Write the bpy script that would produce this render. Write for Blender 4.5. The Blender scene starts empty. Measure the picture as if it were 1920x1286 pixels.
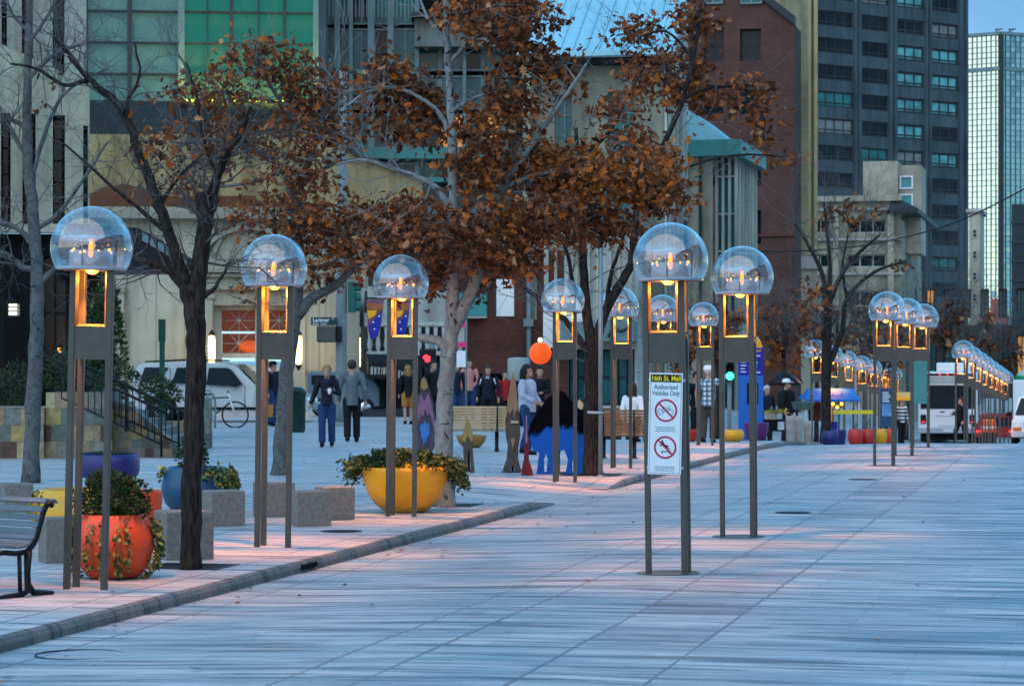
import bpy, bmesh, math, random
from mathutils import Vector, Matrix
random.seed(7)
R = math.radians
SC = bpy.context.scene
COL = SC.collection
F = 5000.0          # focal length in photograph pixels (1920 wide)
HY = 674.0          # horizon row in the photograph
CZ = 1.80           # camera height
YAW = math.atan(1100 / F)
SD = Vector((math.sin(YAW), math.cos(YAW), 0))      # direction of the street
SN = Vector((math.cos(YAW), -math.sin(YAW), 0))     # across the street, to the right

def W(px, py, D):
    return Vector(((px - 960) / F * D, D, CZ - (py - HY) / F * D))
def G(px, D, z=None):
    x = (px - 960) / F * D
    if z is None: z = gz(x, D)
    return Vector((x, D, z))
def DG(py, h=1.8):
    return F * h / (py - HY)
def S(u, v, z=0.0):
    p = SD * u + SN * v
    return Vector((p.x, p.y, z))
def sstep(a, b, x):
    t = min(1, max(0, (x - a) / (b - a)))
    return t * t * (3 - 2 * t)
def lerp_tab(tab, x):
    if x <= tab[0][0]: return tab[0][1]
    for (a, fa), (b, fb) in zip(tab, tab[1:]):
        if x <= b: return fa + (fb - fa) * (x - a) / (b - a)
    return tab[-1][1]
GT = [(0, 0), (56, 0), (61, -.06), (68, -.32), (76, -.66), (116, -1.8), (180, -2.9), (700, -5)]
def descent(u, v):
    return lerp_tab(GT, u) * sstep(-19, -10.5, v)
def gz(x, y):
    """height of the pavement at a world point"""
    u = x * SD.x + y * SD.y; v = x * SN.x + y * SN.y
    d = descent(u, v)
    if v > -6.95: d += -.10 + .07 * sstep(-6.95, -3.6, v)
    return d

# ------------------------------------------------------------------ mesh builder
class MB:
    def __init__(s): s.v = []; s.f = []; s.m = []; s.s = []
    def add(s, vs, fs, m=0, smooth=False, M=None):
        o = len(s.v)
        for p in vs:
            p = Vector(p)
            s.v.append(M @ p if M is not None else p)
        for f in fs:
            s.f.append([i + o for i in f]); s.m.append(m); s.s.append(smooth)
        return s
    def box(s, x0, x1, y0, y1, z0, z1, m=0, M=None):
        vs = [(x, y, z) for x in (x0, x1) for y in (y0, y1) for z in (z0, z1)]
        return s.add(vs, [(0, 1, 3, 2), (4, 6, 7, 5), (0, 4, 5, 1), (2, 3, 7, 6), (0, 2, 6, 4), (1, 5, 7, 3)], m, False, M)
    def quad(s, a, b, c, d, m=0, M=None):
        return s.add([a, b, c, d], [(0, 1, 2, 3)], m, False, M)
    def tube(s, pts, rad, n=8, m=0, smooth=True, cap=True, M=None, ell=None):
        pts = [Vector(p) for p in pts]
        if not isinstance(rad, (list, tuple)): rad = [rad] * len(pts)
        vs = []; fs = []
        prev = None
        for i, p in enumerate(pts):
            a = pts[max(0, i - 1)]; b = pts[min(len(pts) - 1, i + 1)]
            t = (b - a)
            if t.length < 1e-9: t = Vector((0, 0, 1))
            t.normalize()
            if prev is None:
                x = t.cross(Vector((0, 1, 0)) if abs(t.y) < .9 else Vector((1, 0, 0))).normalized()
            else:
                x = (prev - t * prev.dot(t))
                x = x.normalized() if x.length > 1e-6 else t.orthogonal().normalized()
            prev = x
            y = t.cross(x)
            for k in range(n):
                an = 2 * math.pi * k / n
                c, q = math.cos(an), math.sin(an)
                if ell: c *= ell[0]; q *= ell[1]
                vs.append(p + (x * c + y * q) * rad[i])
        for i in range(len(pts) - 1):
            for k in range(n):
                k2 = (k + 1) % n
                fs.append((i * n + k, i * n + k2, (i + 1) * n + k2, (i + 1) * n + k))
        s.add(vs, fs, m, smooth, M)
        if cap:
            o = len(s.v) - len(vs)
            s.f.append([o + k for k in reversed(range(n))]); s.m.append(m); s.s.append(False)
            e = o + (len(pts) - 1) * n
            s.f.append([e + k for k in range(n)]); s.m.append(m); s.s.append(False)
        return s
    def lathe(s, prof, n=24, m=0, smooth=True, M=None, c=(0, 0, 0)):
        vs = []; fs = []
        for r, z in prof:
            for k in range(n):
                a = 2 * math.pi * k / n
                vs.append((c[0] + r * math.cos(a), c[1] + r * math.sin(a), c[2] + z))
        for i in range(len(prof) - 1):
            for k in range(n):
                k2 = (k + 1) % n
                fs.append((i * n + k, i * n + k2, (i + 1) * n + k2, (i + 1) * n + k))
        return s.add(vs, fs, m, smooth, M)
    def ball(s, c, r, n=10, m=0, M=None, sc=(1, 1, 1)):
        vs = []; fs = []; h = max(4, n // 2 + 1)
        for i in range(h + 1):
            t = math.pi * i / h
            for k in range(n):
                a = 2 * math.pi * k / n
                vs.append((c[0] + r * sc[0] * math.sin(t) * math.cos(a), c[1] + r * sc[1] * math.sin(t) * math.sin(a), c[2] + r * sc[2] * math.cos(t)))
        for i in range(h):
            for k in range(n):
                k2 = (k + 1) % n
                fs.append((i * n + k, (i + 1) * n + k, (i + 1) * n + k2, i * n + k2))
        return s.add(vs, fs, m, True, M)
    def prism(s, out, y0, y1, m=0, M=None, taper=None):
        """outline of (x, z) points extruded from y0 to y1"""
        n = len(out)
        vs = [(x, y0, z) for x, z in out] + [(x, y1, z) for x, z in (taper or out)]
        fs = [tuple(range(n)), tuple(range(2 * n - 1, n - 1, -1))]
        for i in range(n):
            j = (i + 1) % n
            fs.append((i, i + n, j + n, j))
        return s.add(vs, fs, m, False, M)
    def build(s, name, mats, parent=None, loc=None, mw=None, fix=True):
        me = bpy.data.meshes.new(name)
        me.from_pydata([tuple(p) for p in s.v], [], s.f)
        if not isinstance(mats, (list, tuple)): mats = [mats]
        for m in mats: me.materials.append(m)
        me.polygons.foreach_set('material_index', s.m)
        me.polygons.foreach_set('use_smooth', s.s)
        if fix:
            bm = bmesh.new(); bm.from_mesh(me)
            bmesh.ops.remove_doubles(bm, verts=bm.verts, dist=1e-5)
            bmesh.ops.recalc_face_normals(bm, faces=bm.faces)
            bm.to_mesh(me); bm.free()
        me.update()
        o = bpy.data.objects.new(name, me); COL.objects.link(o)
        if parent is not None: o.parent = parent
        if loc is not None: o.location = loc
        if mw is not None: o.matrix_local = mw
        return o

def bevel(o, w, seg=2):
    m = o.modifiers.new('Bevel', 'BEVEL'); m.width = w; m.segments = seg; m.limit_method = 'ANGLE'; m.angle_limit = R(30)
    return o
def tag(o, label=None, cat=None, group=None, kind=None):
    if label: o['label'] = label
    if cat: o['category'] = cat
    if group: o['group'] = group
    if kind: o['kind'] = kind
    return o
def thing(name, label, cat, loc=(0, 0, 0), rz=0.0, group=None):
    o = bpy.data.objects.new(name, None); COL.objects.link(o)
    o.location = loc; o.rotation_euler = (0, 0, rz); o.empty_display_size = .2
    return tag(o, label, cat, group)
def copy_tree(o, parent=None):
    c = o.copy(); COL.objects.link(c)
    if parent is not None: c.parent = parent
    for ch in o.children: copy_tree(ch, c)
    return c
SROT = -YAW      # rotation that makes local +y run along the street

# ------------------------------------------------------------------ materials
def nd(nt, t, ins=None, **props):
    n = nt.nodes.new(t)
    for k, v in props.items(): setattr(n, k, v)
    for k, v in (ins or {}).items():
        s = n.inputs[k]
        if isinstance(v, bpy.types.NodeSocket): nt.links.new(v, s)
        else: s.default_value = v
    return n
def rgba(c): return (c[0], c[1], c[2], 1)
def mx(nt, f, a, b, mode='MIX'):
    n = nd(nt, 'ShaderNodeMix', data_type='RGBA', blend_type=mode)
    for k, v in ((0, f), (6, a), (7, b)):
        if isinstance(v, bpy.types.NodeSocket): nt.links.new(v, n.inputs[k])
        else: n.inputs[k].default_value = v if k == 0 else rgba(v)
    return n.outputs[2]
def mt(nt, op, a, b=0.0, c=0.0):
    n = nd(nt, 'ShaderNodeMath', operation=op)
    for k, v in ((0, a), (1, b), (2, c)):
        if isinstance(v, bpy.types.NodeSocket): nt.links.new(v, n.inputs[k])
        else: n.inputs[k].default_value = v
    return n.outputs[0]
def ramp(nt, f, stops):
    n = nd(nt, 'ShaderNodeValToRGB', {'Fac': f})
    e = n.color_ramp.elements
    while len(e) < len(stops): e.new(.5)
    for el, (p, c) in zip(e, stops): el.position = p; el.color = rgba(c) if len(c) == 3 else c
    return n.outputs['Color']
def newmat(name):
    m = bpy.data.materials.new(name); m.use_nodes = True
    nt = m.node_tree
    return m, nt, nt.nodes['Principled BSDF']
def coord(nt, scale=(1, 1, 1), out='Object', rot=(0, 0, 0)):
    tc = nd(nt, 'ShaderNodeTexCoord')
    mp = nd(nt, 'ShaderNodeMapping', {'Vector': tc.outputs[out], 'Scale': scale, 'Rotation': rot})
    return mp.outputs[0]
def pm(name, col, rough=.6, var=.25, scale=3.0, metal=0.0, bump=0.0, spec=.22, stretch=(1, 1, 1), emit=None, es=0.0, coat=0.0, stain=0.0):
    """painted / plain surface with a little uneven tone and dirt"""
    m, nt, b = newmat(name)
    v = coord(nt, tuple(scale * q for q in stretch))
    n = nd(nt, 'ShaderNodeTexNoise', {'Vector': v, 'Scale': 1.0, 'Detail': 6.0, 'Roughness': .65})
    lo = [max(0, c * (1 - var)) for c in col]; hi = [min(1, c * (1 + var)) for c in col]
    c = ramp(nt, n.outputs['Fac'], [(.3, lo), (.7, hi)])
    if stain:
        s = nd(nt, 'ShaderNodeTexNoise', {'Vector': coord(nt, (1.3, 1.3, .13)), 'Scale': 1.0, 'Detail': 6.0, 'Roughness': .65, 'Distortion': .3})
        s2 = nd(nt, 'ShaderNodeTexNoise', {'Vector': coord(nt, (.25, .25, .25)), 'Scale': 1.0, 'Detail': 5.0})
        c = mx(nt, stain, c, ramp(nt, s.outputs['Fac'], [(.34, (.45, .43, .40)), (.58, (1, 1, 1))]), 'MULTIPLY')
        c = mx(nt, stain, c, ramp(nt, s2.outputs['Fac'], [(.36, (.68, .68, .68)), (.6, (1.05, 1.05, 1.05))]), 'MULTIPLY')
    nt.links.new(c, b.inputs['Base Color'])
    b.inputs['Roughness'].default_value = rough; b.inputs['Metallic'].default_value = metal
    b.inputs['Specular IOR Level'].default_value = spec
    b.inputs['Coat Weight'].default_value = coat
    if bump:
        bp = nd(nt, 'ShaderNodeBump', {'Height': n.outputs['Fac'], 'Strength': bump, 'Distance': .02})
        nt.links.new(bp.outputs[0], b.inputs['Normal'])
    if emit:
        b.inputs['Emission Color'].default_value = rgba(emit); b.inputs['Emission Strength'].default_value = es
    return m
def em(name, col, s):
    m, nt, b = newmat(name)
    b.inputs['Base Color'].default_value = rgba(col)
    b.inputs['Emission Color'].default_value = rgba(col); b.inputs['Emission Strength'].default_value = s
    return m
def glass_dark(name, col=(.010, .018, .022), rough=.10, var=.5, scale=.35):
    m = pm(name, col, rough, var, scale, spec=.22)
    return m
def brick(name, c1, c2, mortar, bw=.22, rh=.075, ms=.01, rough=.85, axis='xz'):
    m, nt, b = newmat(name)
    tc = nd(nt, 'ShaderNodeTexCoord')
    sp = nd(nt, 'ShaderNodeSeparateXYZ', {0: tc.outputs['Object']})
    xy = mt(nt, 'ADD', sp.outputs[0], sp.outputs[1])
    cb = nd(nt, 'ShaderNodeCombineXYZ', {0: xy, 1: sp.outputs[2]})
    t = nd(nt, 'ShaderNodeTexBrick', {'Vector': cb.outputs[0], 'Color1': rgba(c1), 'Color2': rgba(c2), 'Mortar': rgba(mortar), 'Scale': 1.0,
                                      'Mortar Size': ms, 'Brick Width': bw, 'Row Height': rh})
    n = nd(nt, 'ShaderNodeTexNoise', {'Vector': tc.outputs['Object'], 'Scale': .7, 'Detail': 6.0})
    c = mx(nt, .45, t.outputs['Color'], ramp(nt, n.outputs['Fac'], [(.3, [q * .6 for q in c1]), (.7, [min(1, q * 1.35) for q in c2])]))
    nt.links.new(c, b.inputs['Base Color']); b.inputs['Roughness'].default_value = rough; b.inputs['Specular IOR Level'].default_value = .12
    bp = nd(nt, 'ShaderNodeBump', {'Height': t.outputs['Fac'], 'Strength': .3, 'Distance': -.01})
    nt.links.new(bp.outputs[0], b.inputs['Normal'])
    return m

def paver(name, base, alt, joint, lines=(), bw=1.25, rh=.42, warm=None, band=None):
    m, nt, b = newmat(name)
    tc = nd(nt, 'ShaderNodeTexCoord')
    sp = nd(nt, 'ShaderNodeSeparateXYZ', {0: tc.outputs['Object']})
    v, u = sp.outputs[0], sp.outputs[1]
    wob = nd(nt, 'ShaderNodeTexNoise', {'Vector': tc.outputs['Object'], 'Scale': .8, 'Detail': 2.0})
    uw = mt(nt, 'ADD', u, mt(nt, 'MULTIPLY', mt(nt, 'SUBTRACT', wob.outputs['Fac'], .5), .10))
    cb = nd(nt, 'ShaderNodeCombineXYZ', {0: v, 1: uw})
    t = nd(nt, 'ShaderNodeTexBrick', {'Vector': cb.outputs[0], 'Color1': rgba(base), 'Color2': rgba(alt), 'Mortar': rgba(joint), 'Scale': 1.0,
                                      'Mortar Size': .007, 'Mortar Smooth': .5, 'Brick Width': bw, 'Row Height': rh, 'Bias': -.1})
    # long soft streaks across the street: stones of slightly different granite and wear
    s1 = nd(nt, 'ShaderNodeTexNoise', {'Vector': coord(nt, (.65, 4.6, 1)), 'Scale': 1.0, 'Detail': 5.0, 'Roughness': .6})
    s2 = nd(nt, 'ShaderNodeTexNoise', {'Vector': coord(nt, (.16, .16, 1)), 'Scale': 1.0, 'Detail': 4.0, 'Roughness': .6})
    s3 = nd(nt, 'ShaderNodeTexNoise', {'Vector': coord(nt, (60, 60, 60)), 'Scale': 1.0, 'Detail': 3.0})
    s4 = nd(nt, 'ShaderNodeTexNoise', {'Vector': coord(nt, (.5, 4.6, 1)), 'Scale': 1.0, 'Detail': 4.0, 'Distortion': .5})
    c = mx(nt, .58, t.outputs['Color'], ramp(nt, s1.outputs['Fac'], [(.30, (base[0] * .40, base[1] * .50, base[2] * .56)), (.47, base), (.56, (alt[0] * 1.08, alt[1] * .95, alt[2] * .96)), (.70, [min(1, q * 1.35) for q in alt])]))
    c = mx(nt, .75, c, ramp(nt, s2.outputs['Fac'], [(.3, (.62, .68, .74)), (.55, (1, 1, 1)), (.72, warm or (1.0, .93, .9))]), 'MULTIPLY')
    c = mx(nt, .35, c, ramp(nt, s3.outputs['Fac'], [(.3, (.6, .6, .6)), (.7, (1, 1, 1))]), 'MULTIPLY')
    crack = ramp(nt, s4.outputs['Fac'], [(.34, (.28, .40, .44)), (.46, (1, 1, 1))])
    c = mx(nt, .9, c, crack, 'MULTIPLY')
    s5 = nd(nt, 'ShaderNodeTexNoise', {'Vector': coord(nt, (.8, 10, 1)), 'Scale': 1.0, 'Detail': 3.0, 'Distortion': .3})
    c = mx(nt, .8, c, ramp(nt, s5.outputs['Fac'], [(.385, (.16, .27, .31)), (.415, (1, 1, 1))]), 'MULTIPLY')
    if band:
        ins = mt(nt, 'MULTIPLY', mt(nt, 'GREATER_THAN', v, band[0]), mt(nt, 'LESS_THAN', v, band[1]))
        q = mt(nt, 'DIVIDE', uw, .95)
        wn = nd(nt, 'ShaderNodeTexWhiteNoise', {'W': mt(nt, 'FLOOR', q)}, noise_dimensions='1D')
        slab = ramp(nt, wn.outputs['Value'], [(.0, (.70, .74, .78)), (.5, (1, 1, 1)), (1, (1.25, 1.12, 1.08))])
        c = mx(nt, ins, c, slab, 'MULTIPLY')
        c = mx(nt, mt(nt, 'MULTIPLY', mt(nt, 'MULTIPLY', ins, mt(nt, 'LESS_THAN', mt(nt, 'FRACT', q), .03)), .8), c, (.09, .11, .13))
    vo = nd(nt, 'ShaderNodeTexVoronoi', {'Vector': coord(nt, (1.1, 1.1, 1.1)), 'Scale': 1.0, 'Randomness': 1.0})
    c = mx(nt, mt(nt, 'MULTIPLY', mt(nt, 'LESS_THAN', vo.outputs['Distance'], .045), .6), c, (.10, .11, .12))
    dist = None
    for L in lines:
        d = mt(nt, 'ABSOLUTE', mt(nt, 'SUBTRACT', mt(nt, 'ADD', v, mt(nt, 'MULTIPLY', mt(nt, 'SUBTRACT', wob.outputs['Fac'], .5), .03)), L))
        dist = d if dist is None else mt(nt, 'MINIMUM', dist, d)
    if dist is not None:
        brk = nd(nt, 'ShaderNodeTexNoise', {'Vector': coord(nt, (1, .5, 1)), 'Scale': 1.0, 'Detail': 4.0})
        wd = mt(nt, 'MULTIPLY', brk.outputs['Fac'], .024)
        k = mt(nt, 'LESS_THAN', dist, wd)
        c = mx(nt, mt(nt, 'MULTIPLY', k, .85), c, (.09, .11, .13))
    nt.links.new(c, b.inputs['Base Color'])
    r = mt(nt, 'ADD', .42, mt(nt, 'MULTIPLY', s1.outputs['Fac'], .3))
    b.inputs['Specular IOR Level'].default_value = .35
    nt.links.new(r, b.inputs['Roughness'])
    h = mt(nt, 'ADD', mt(nt, 'MULTIPLY', t.outputs['Fac'], -.5), mt(nt, 'MULTIPLY', s3.outputs['Fac'], .3))
    bp = nd(nt, 'ShaderNodeBump', {'Height': h, 'Strength': .25, 'Distance': .01})
    nt.links.new(bp.outputs[0], b.inputs['Normal'])
    return m

def bark(name, c1, c2, marks=None, vs=1.0):
    m, nt, b = newmat(name)
    if marks:
        n1 = nd(nt, 'ShaderNodeTexNoise', {'Vector': coord(nt, (7, 7, 30)), 'Scale': 1.0, 'Detail': 4.0})
        n2 = nd(nt, 'ShaderNodeTexNoise', {'Vector': coord(nt, (9, 9, 6)), 'Scale': 1.0, 'Detail': 3.0, 'Distortion': 1.2})
        c = ramp(nt, n2.outputs['Fac'], [(.3, c1), (.65, c2)])
        c = mx(nt, 1.0, c, ramp(nt, n1.outputs['Fac'], [(.31, marks), (.37, (1, 1, 1))]), 'MULTIPLY')
        n3 = nd(nt, 'ShaderNodeTexNoise', {'Vector': coord(nt, (4, 4, 3)), 'Scale': 1.0, 'Detail': 5.0, 'Distortion': 2.0})
        c = mx(nt, 1.0, c, ramp(nt, n3.outputs['Fac'], [(.33, marks), (.37, (1, 1, 1))]), 'MULTIPLY')
        h = n2.outputs['Fac']
    else:
        n1 = nd(nt, 'ShaderNodeTexNoise', {'Vector': coord(nt, (38, 38, 7)), 'Scale': 1.0, 'Detail': 6.0, 'Distortion': .6})
        c = ramp(nt, n1.outputs['Fac'], [(.35, c1), (.62, c2)])
        h = n1.outputs['Fac']
    nt.links.new(c, b.inputs['Base Color']); b.inputs['Roughness'].default_value = .9; b.inputs['Specular IOR Level'].default_value = .1
    bp = nd(nt, 'ShaderNodeBump', {'Height': h, 'Strength': .7, 'Distance': .02})
    nt.links.new(bp.outputs[0], b.inputs['Normal'])
    return m

def thin_glass(name, tint, milk, reflect):
    m = bpy.data.materials.new(name); m.use_nodes = True
    nt = m.node_tree; nt.nodes.clear()
    lw = nd(nt, 'ShaderNodeLayerWeight', {'Blend': .5})
    f = mt(nt, 'ADD', reflect, mt(nt, 'MULTIPLY', mt(nt, 'POWER', lw.outputs['Facing'], 3.0), .6))
    tr = nd(nt, 'ShaderNodeBsdfTransparent', {'Color': rgba(tint)})
    gl = nd(nt, 'ShaderNodeBsdfGlossy', {'Color': (1, 1, 1, 1), 'Roughness': .03})
    nz = nd(nt, 'ShaderNodeTexNoise', {'Vector': coord(nt, (5, 5, 9)), 'Scale': 1.0, 'Detail': 5.0})
    df = nd(nt, 'ShaderNodeBsdfDiffuse', {'Color': (.75, .78, .8, 1)})
    a = nd(nt, 'ShaderNodeMixShader', {0: mt(nt, 'MULTIPLY', nz.outputs['Fac'], milk), 1: tr.outputs[0], 2: df.outputs[0]})
    s = nd(nt, 'ShaderNodeMixShader', {0: f, 1: a.outputs[0], 2: gl.outputs[0]})
    o = nd(nt, 'ShaderNodeOutputMaterial', {0: s.outputs[0]})
    return m

def text_mesh(body, size, width=None):
    cu = bpy.data.curves.new('text', 'FONT'); cu.body = body; cu.size = size; cu.align_x = 'CENTER'; cu.align_y = 'CENTER'
    cu.offset = size * .018; cu.extrude = 0.0; cu.resolution_u = 2
    o = bpy.data.objects.new('text', cu); COL.objects.link(o)
    dg = bpy.context.evaluated_depsgraph_get()
    me = bpy.data.meshes.new_from_object(o.evaluated_get(dg))
    vs = [v.co.copy() for v in me.vertices]; fs = [tuple(p.vertices) for p in me.polygons]
    bpy.data.objects.remove(o); bpy.data.curves.remove(cu); bpy.data.meshes.remove(me)
    if width and vs:
        w = max(v.x for v in vs) - min(v.x for v in vs)
        for v in vs: v.x *= width / w
    return vs, fs
def put_text(mb, body, size, x, y, z, m=0, width=None, M=None):
    """text lying in the xz plane facing -y"""
    vs, fs = text_mesh(body, size, width)
    mb.add([(x + v.x, y, z + v.y) for v in vs], fs, m, False, M)

# ------------------------------------------------------------------ camera, world, sun
cam = bpy.data.cameras.new('camera'); co = bpy.data.objects.new('camera', cam); COL.objects.link(co)
co.location = (0, 0, CZ); co.rotation_euler = (R(90), 0, 0)
cam.sensor_width = 36; cam.lens = F / 1920 * 36
cam.shift_y = 31 / 1920
cam.clip_start = .5; cam.clip_end = 6000
cam.dof.use_dof = True; cam.dof.focus_distance = 24.0; cam.dof.aperture_fstop = 8.0
SC.camera = co
w = bpy.data.worlds.new('World'); SC.world = w; w.use_nodes = True
nt = w.node_tree; bg = nt.nodes['Background']
SUN_EL, SUN_AZ = 30.0, 205.0     # low sun behind the camera, a little to the left
sky = nd(nt, 'ShaderNodeTexSky', sky_type='NISHITA', sun_disc=False, sun_elevation=R(SUN_EL), sun_rotation=R(SUN_AZ), air_density=.8, dust_density=.05, ozone_density=2.0, altitude=2500)
tc = nd(nt, 'ShaderNodeTexCoord')
mp = nd(nt, 'ShaderNodeMapping', {'Vector': tc.outputs['Generated'], 'Scale': (2.2, 2.2, 5.0)})
cl = nd(nt, 'ShaderNodeTexNoise', {'Vector': mp.outputs[0], 'Scale': 1.6, 'Detail': 7.0, 'Roughness': .58})
cf = ramp(nt, cl.outputs['Fac'], [(.48, (0, 0, 0)), (.68, (1, 1, 1))])
cw = nd(nt, 'ShaderNodeHueSaturation', {'Saturation': .5, 'Value': 1.5, 'Color': sky.outputs[0]})
skyc = mx(nt, mt(nt, 'MULTIPLY', cf, .55), sky.outputs[0], (1, 1, 1))
nt.links.new(cw.outputs[0], skyc.node.inputs[7])
dz = nd(nt, 'ShaderNodeSeparateXYZ', {0: tc.outputs['Generated']}).outputs[2]
sky_dim = nd(nt, 'ShaderNodeMapRange', {'Value': dz, 'From Min': .12, 'From Max': .46, 'To Min': .15, 'To Max': 1.0}, interpolation_type='SMOOTHSTEP').outputs[0]   # added dimming of the low sky towards the horizon
skyc = mx(nt, mt(nt, 'SUBTRACT', 1.0, sky_dim), skyc, (1, 1, 1))
lav = nd(nt, 'ShaderNodeMix', {6: (0, 0, 0, 1), 7: (2.2, .92, 1.0, 1), 0: 1.0}, data_type='RGBA', blend_type='MULTIPLY')
nt.links.new(skyc.node.inputs[6].links[0].from_socket, lav.inputs[6]); nt.links.new(lav.outputs[2], skyc.node.inputs[7])
skyb = nd(nt, 'ShaderNodeVectorMath', {0: skyc, 3: sky_dim}, operation='SCALE').outputs[0]
skyt = mx(nt, 1.0, skyb, (.36, 1.14, 1.16), 'MULTIPLY')
nt.links.new(skyt, bg.inputs['Color'])
bg.inputs['Strength'].default_value = .15
sl = bpy.data.lights.new('sun', 'SUN'); so = bpy.data.objects.new('sun', sl); COL.objects.link(so)
sl.energy = .8; sl.angle = R(140); sl.color = (1, .70, .40)
az = R(SUN_AZ)
sdir = Vector((math.sin(az) * math.cos(R(SUN_EL)), math.cos(az) * math.cos(R(SUN_EL)), math.sin(R(12))))
so.rotation_euler = (-sdir).to_track_quat('-Z', 'Y').to_euler()
SC.view_settings.view_transform = 'Standard'; SC.view_settings.look = 'None'; SC.view_settings.gamma = 1.0
SC.view_settings.exposure = 1.86
SC.render.engine = 'CYCLES'
SC.cycles.use_denoising = True
SC.cycles.max_bounces = 6; SC.cycles.transparent_max_bounces = 24; SC.cycles.caustics_reflective = False; SC.cycles.caustics_refractive = False
SC.cycles.sample_clamp_indirect = 4.0
SC.render.use_motion_blur = False

# ------------------------------------------------------------------ shared materials
M = {}
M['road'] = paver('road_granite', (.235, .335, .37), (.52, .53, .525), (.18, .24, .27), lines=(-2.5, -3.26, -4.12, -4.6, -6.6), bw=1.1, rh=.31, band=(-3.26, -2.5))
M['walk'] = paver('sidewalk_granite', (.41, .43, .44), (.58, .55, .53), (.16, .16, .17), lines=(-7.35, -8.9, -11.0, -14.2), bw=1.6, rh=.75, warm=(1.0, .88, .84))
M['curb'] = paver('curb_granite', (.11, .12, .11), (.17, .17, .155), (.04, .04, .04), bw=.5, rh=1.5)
M['bronze'] = pm('bronze_paint', (.062, .060, .050), .45, .2, 6, spec=.4)
M['dome'] = thin_glass('dome_glass', (.95, .96, .97), .05, .17)
M['drum'] = thin_glass('drum_glass', (.72, .74, .78), .6, .10)
M['plate'] = pm('reflector_metal', (.22, .24, .27), .25, .2, 8, metal=.6)
M['rim'] = pm('dome_rim', (.42, .45, .5), .3, .1, 8)
M['bulb'] = em('lamp_bulb', (1, .16, .012), 1.5)
M['glow'] = em('lamp_glow', (1, .30, .04), 1.8)
M['light_catcher'] = pm('light_catcher_paint', (.046, .040, .030), .5, .1, 8)
M['black'] = pm('black_iron', (.008, .009, .010), .5, .3, 8, spec=.2)
M['dark'] = pm('dark_matte', (.010, .011, .012), .9, .3, 2, spec=.05)
M['green_metal'] = pm('green_paint', (.02, .11, .075), .4, .2, 6)
M['grey_metal'] = pm('grey_green_metal', (.16, .20, .20), .45, .2, 3)
M['white'] = pm('white_paint', (.75, .76, .77), .5, .06, 3)
M['glass'] = glass_dark('dark_glass')
M['teal_glass'] = glass_dark('teal_glass', (.03, .13, .13), .08)
M['cream'] = pm('cream_stone', (.42, .39, .29), .85, .16, 1.2, bump=.15, stain=.6)
M['birch'] = bark('birch_bark', (.13, .15, .145), (.27, .29, .275), (.12, .12, .12))
M['birch_far'] = bark('grey_bark', (.06, .068, .068), (.125, .135, .13), (.3, .3, .3))
M['bark'] = bark('dark_bark', (.011, .009, .008), (.042, .036, .031))
M['twig'] = pm('twig_bark', (.10, .095, .09), .8, .3, 5)
M['twig_pale'] = pm('pale_twig', (.20, .205, .20), .8, .3, 5)
M['concrete'] = pm('exposed_concrete', (.19, .175, .155), .9, .3, 25, bump=.3)
# ------------------------------------------------------------------ ground
def sheet(name, us, vs, zf, mat, kind='structure'):
    mb = MB(); idx = {}
    for i, u in enumerate(us):
        for j, v in enumerate(vs):
            idx[i, j] = len(mb.v); mb.v.append(Vector((v, u, zf(u, v))))
    for i in range(len(us) - 1):
        for j in range(len(vs) - 1):
            mb.f.append([idx[i, j], idx[i, j + 1], idx[i + 1, j + 1], idx[i + 1, j]]); mb.m.append(0); mb.s.append(True)
    o = mb.build(name, mat, fix=False); o.rotation_euler = (0, 0, SROT)
    return tag(o, kind=kind)
def zroad(u, v): return lerp_tab(GT, u) * sstep(-19, -10.5, v) - .10 + .07 * sstep(-6.95, -3.6, v)
us = [-500, -100, -20, 0] + [4 * i for i in range(1, 14)] + [54, 55.5, 57, 58.5, 60, 61, 62, 64, 66, 68, 70, 73, 76, 80, 88, 96, 106, 116, 130, 150, 180, 240, 340, 500, 700, 2500]
sheet('road', us, [-9, -6.97, -6.6, -6.2, -5.8, -5.2, -4.6, -4.1, -3.6, -2, 2, 6, 12, 25, 60, 200, 1500], zroad, M['road'])
RAMP0, RAMP1 = 34.3, 38.2
def zwalk(u, v):
    z = descent(u, v)
    k = min(1, max(0, (u - RAMP0 + 1.4) / 1.4)) * min(1, max(0, (RAMP1 + 1.4 - u) / 1.4)) * sstep(-8.6, -7.3, v)
    return z - .086 * k
us2 = sorted(set(us + [32.88, 33.3, 33.8, 34.28, 39.62, 34.5, 35, 36, 37, 38, 38.4, 38.7, 39.2, 62.5, 65, 67]))
sheet('sidewalk', us2, [-1500, -300, -120, -70, -45, -32, -25, -20, -19, -17.5, -16, -14.5, -13, -11.5, -10.5, -9.5, -8.6, -8.2, -7.8, -7.3, -7.27], zwalk, M['walk'])
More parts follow.
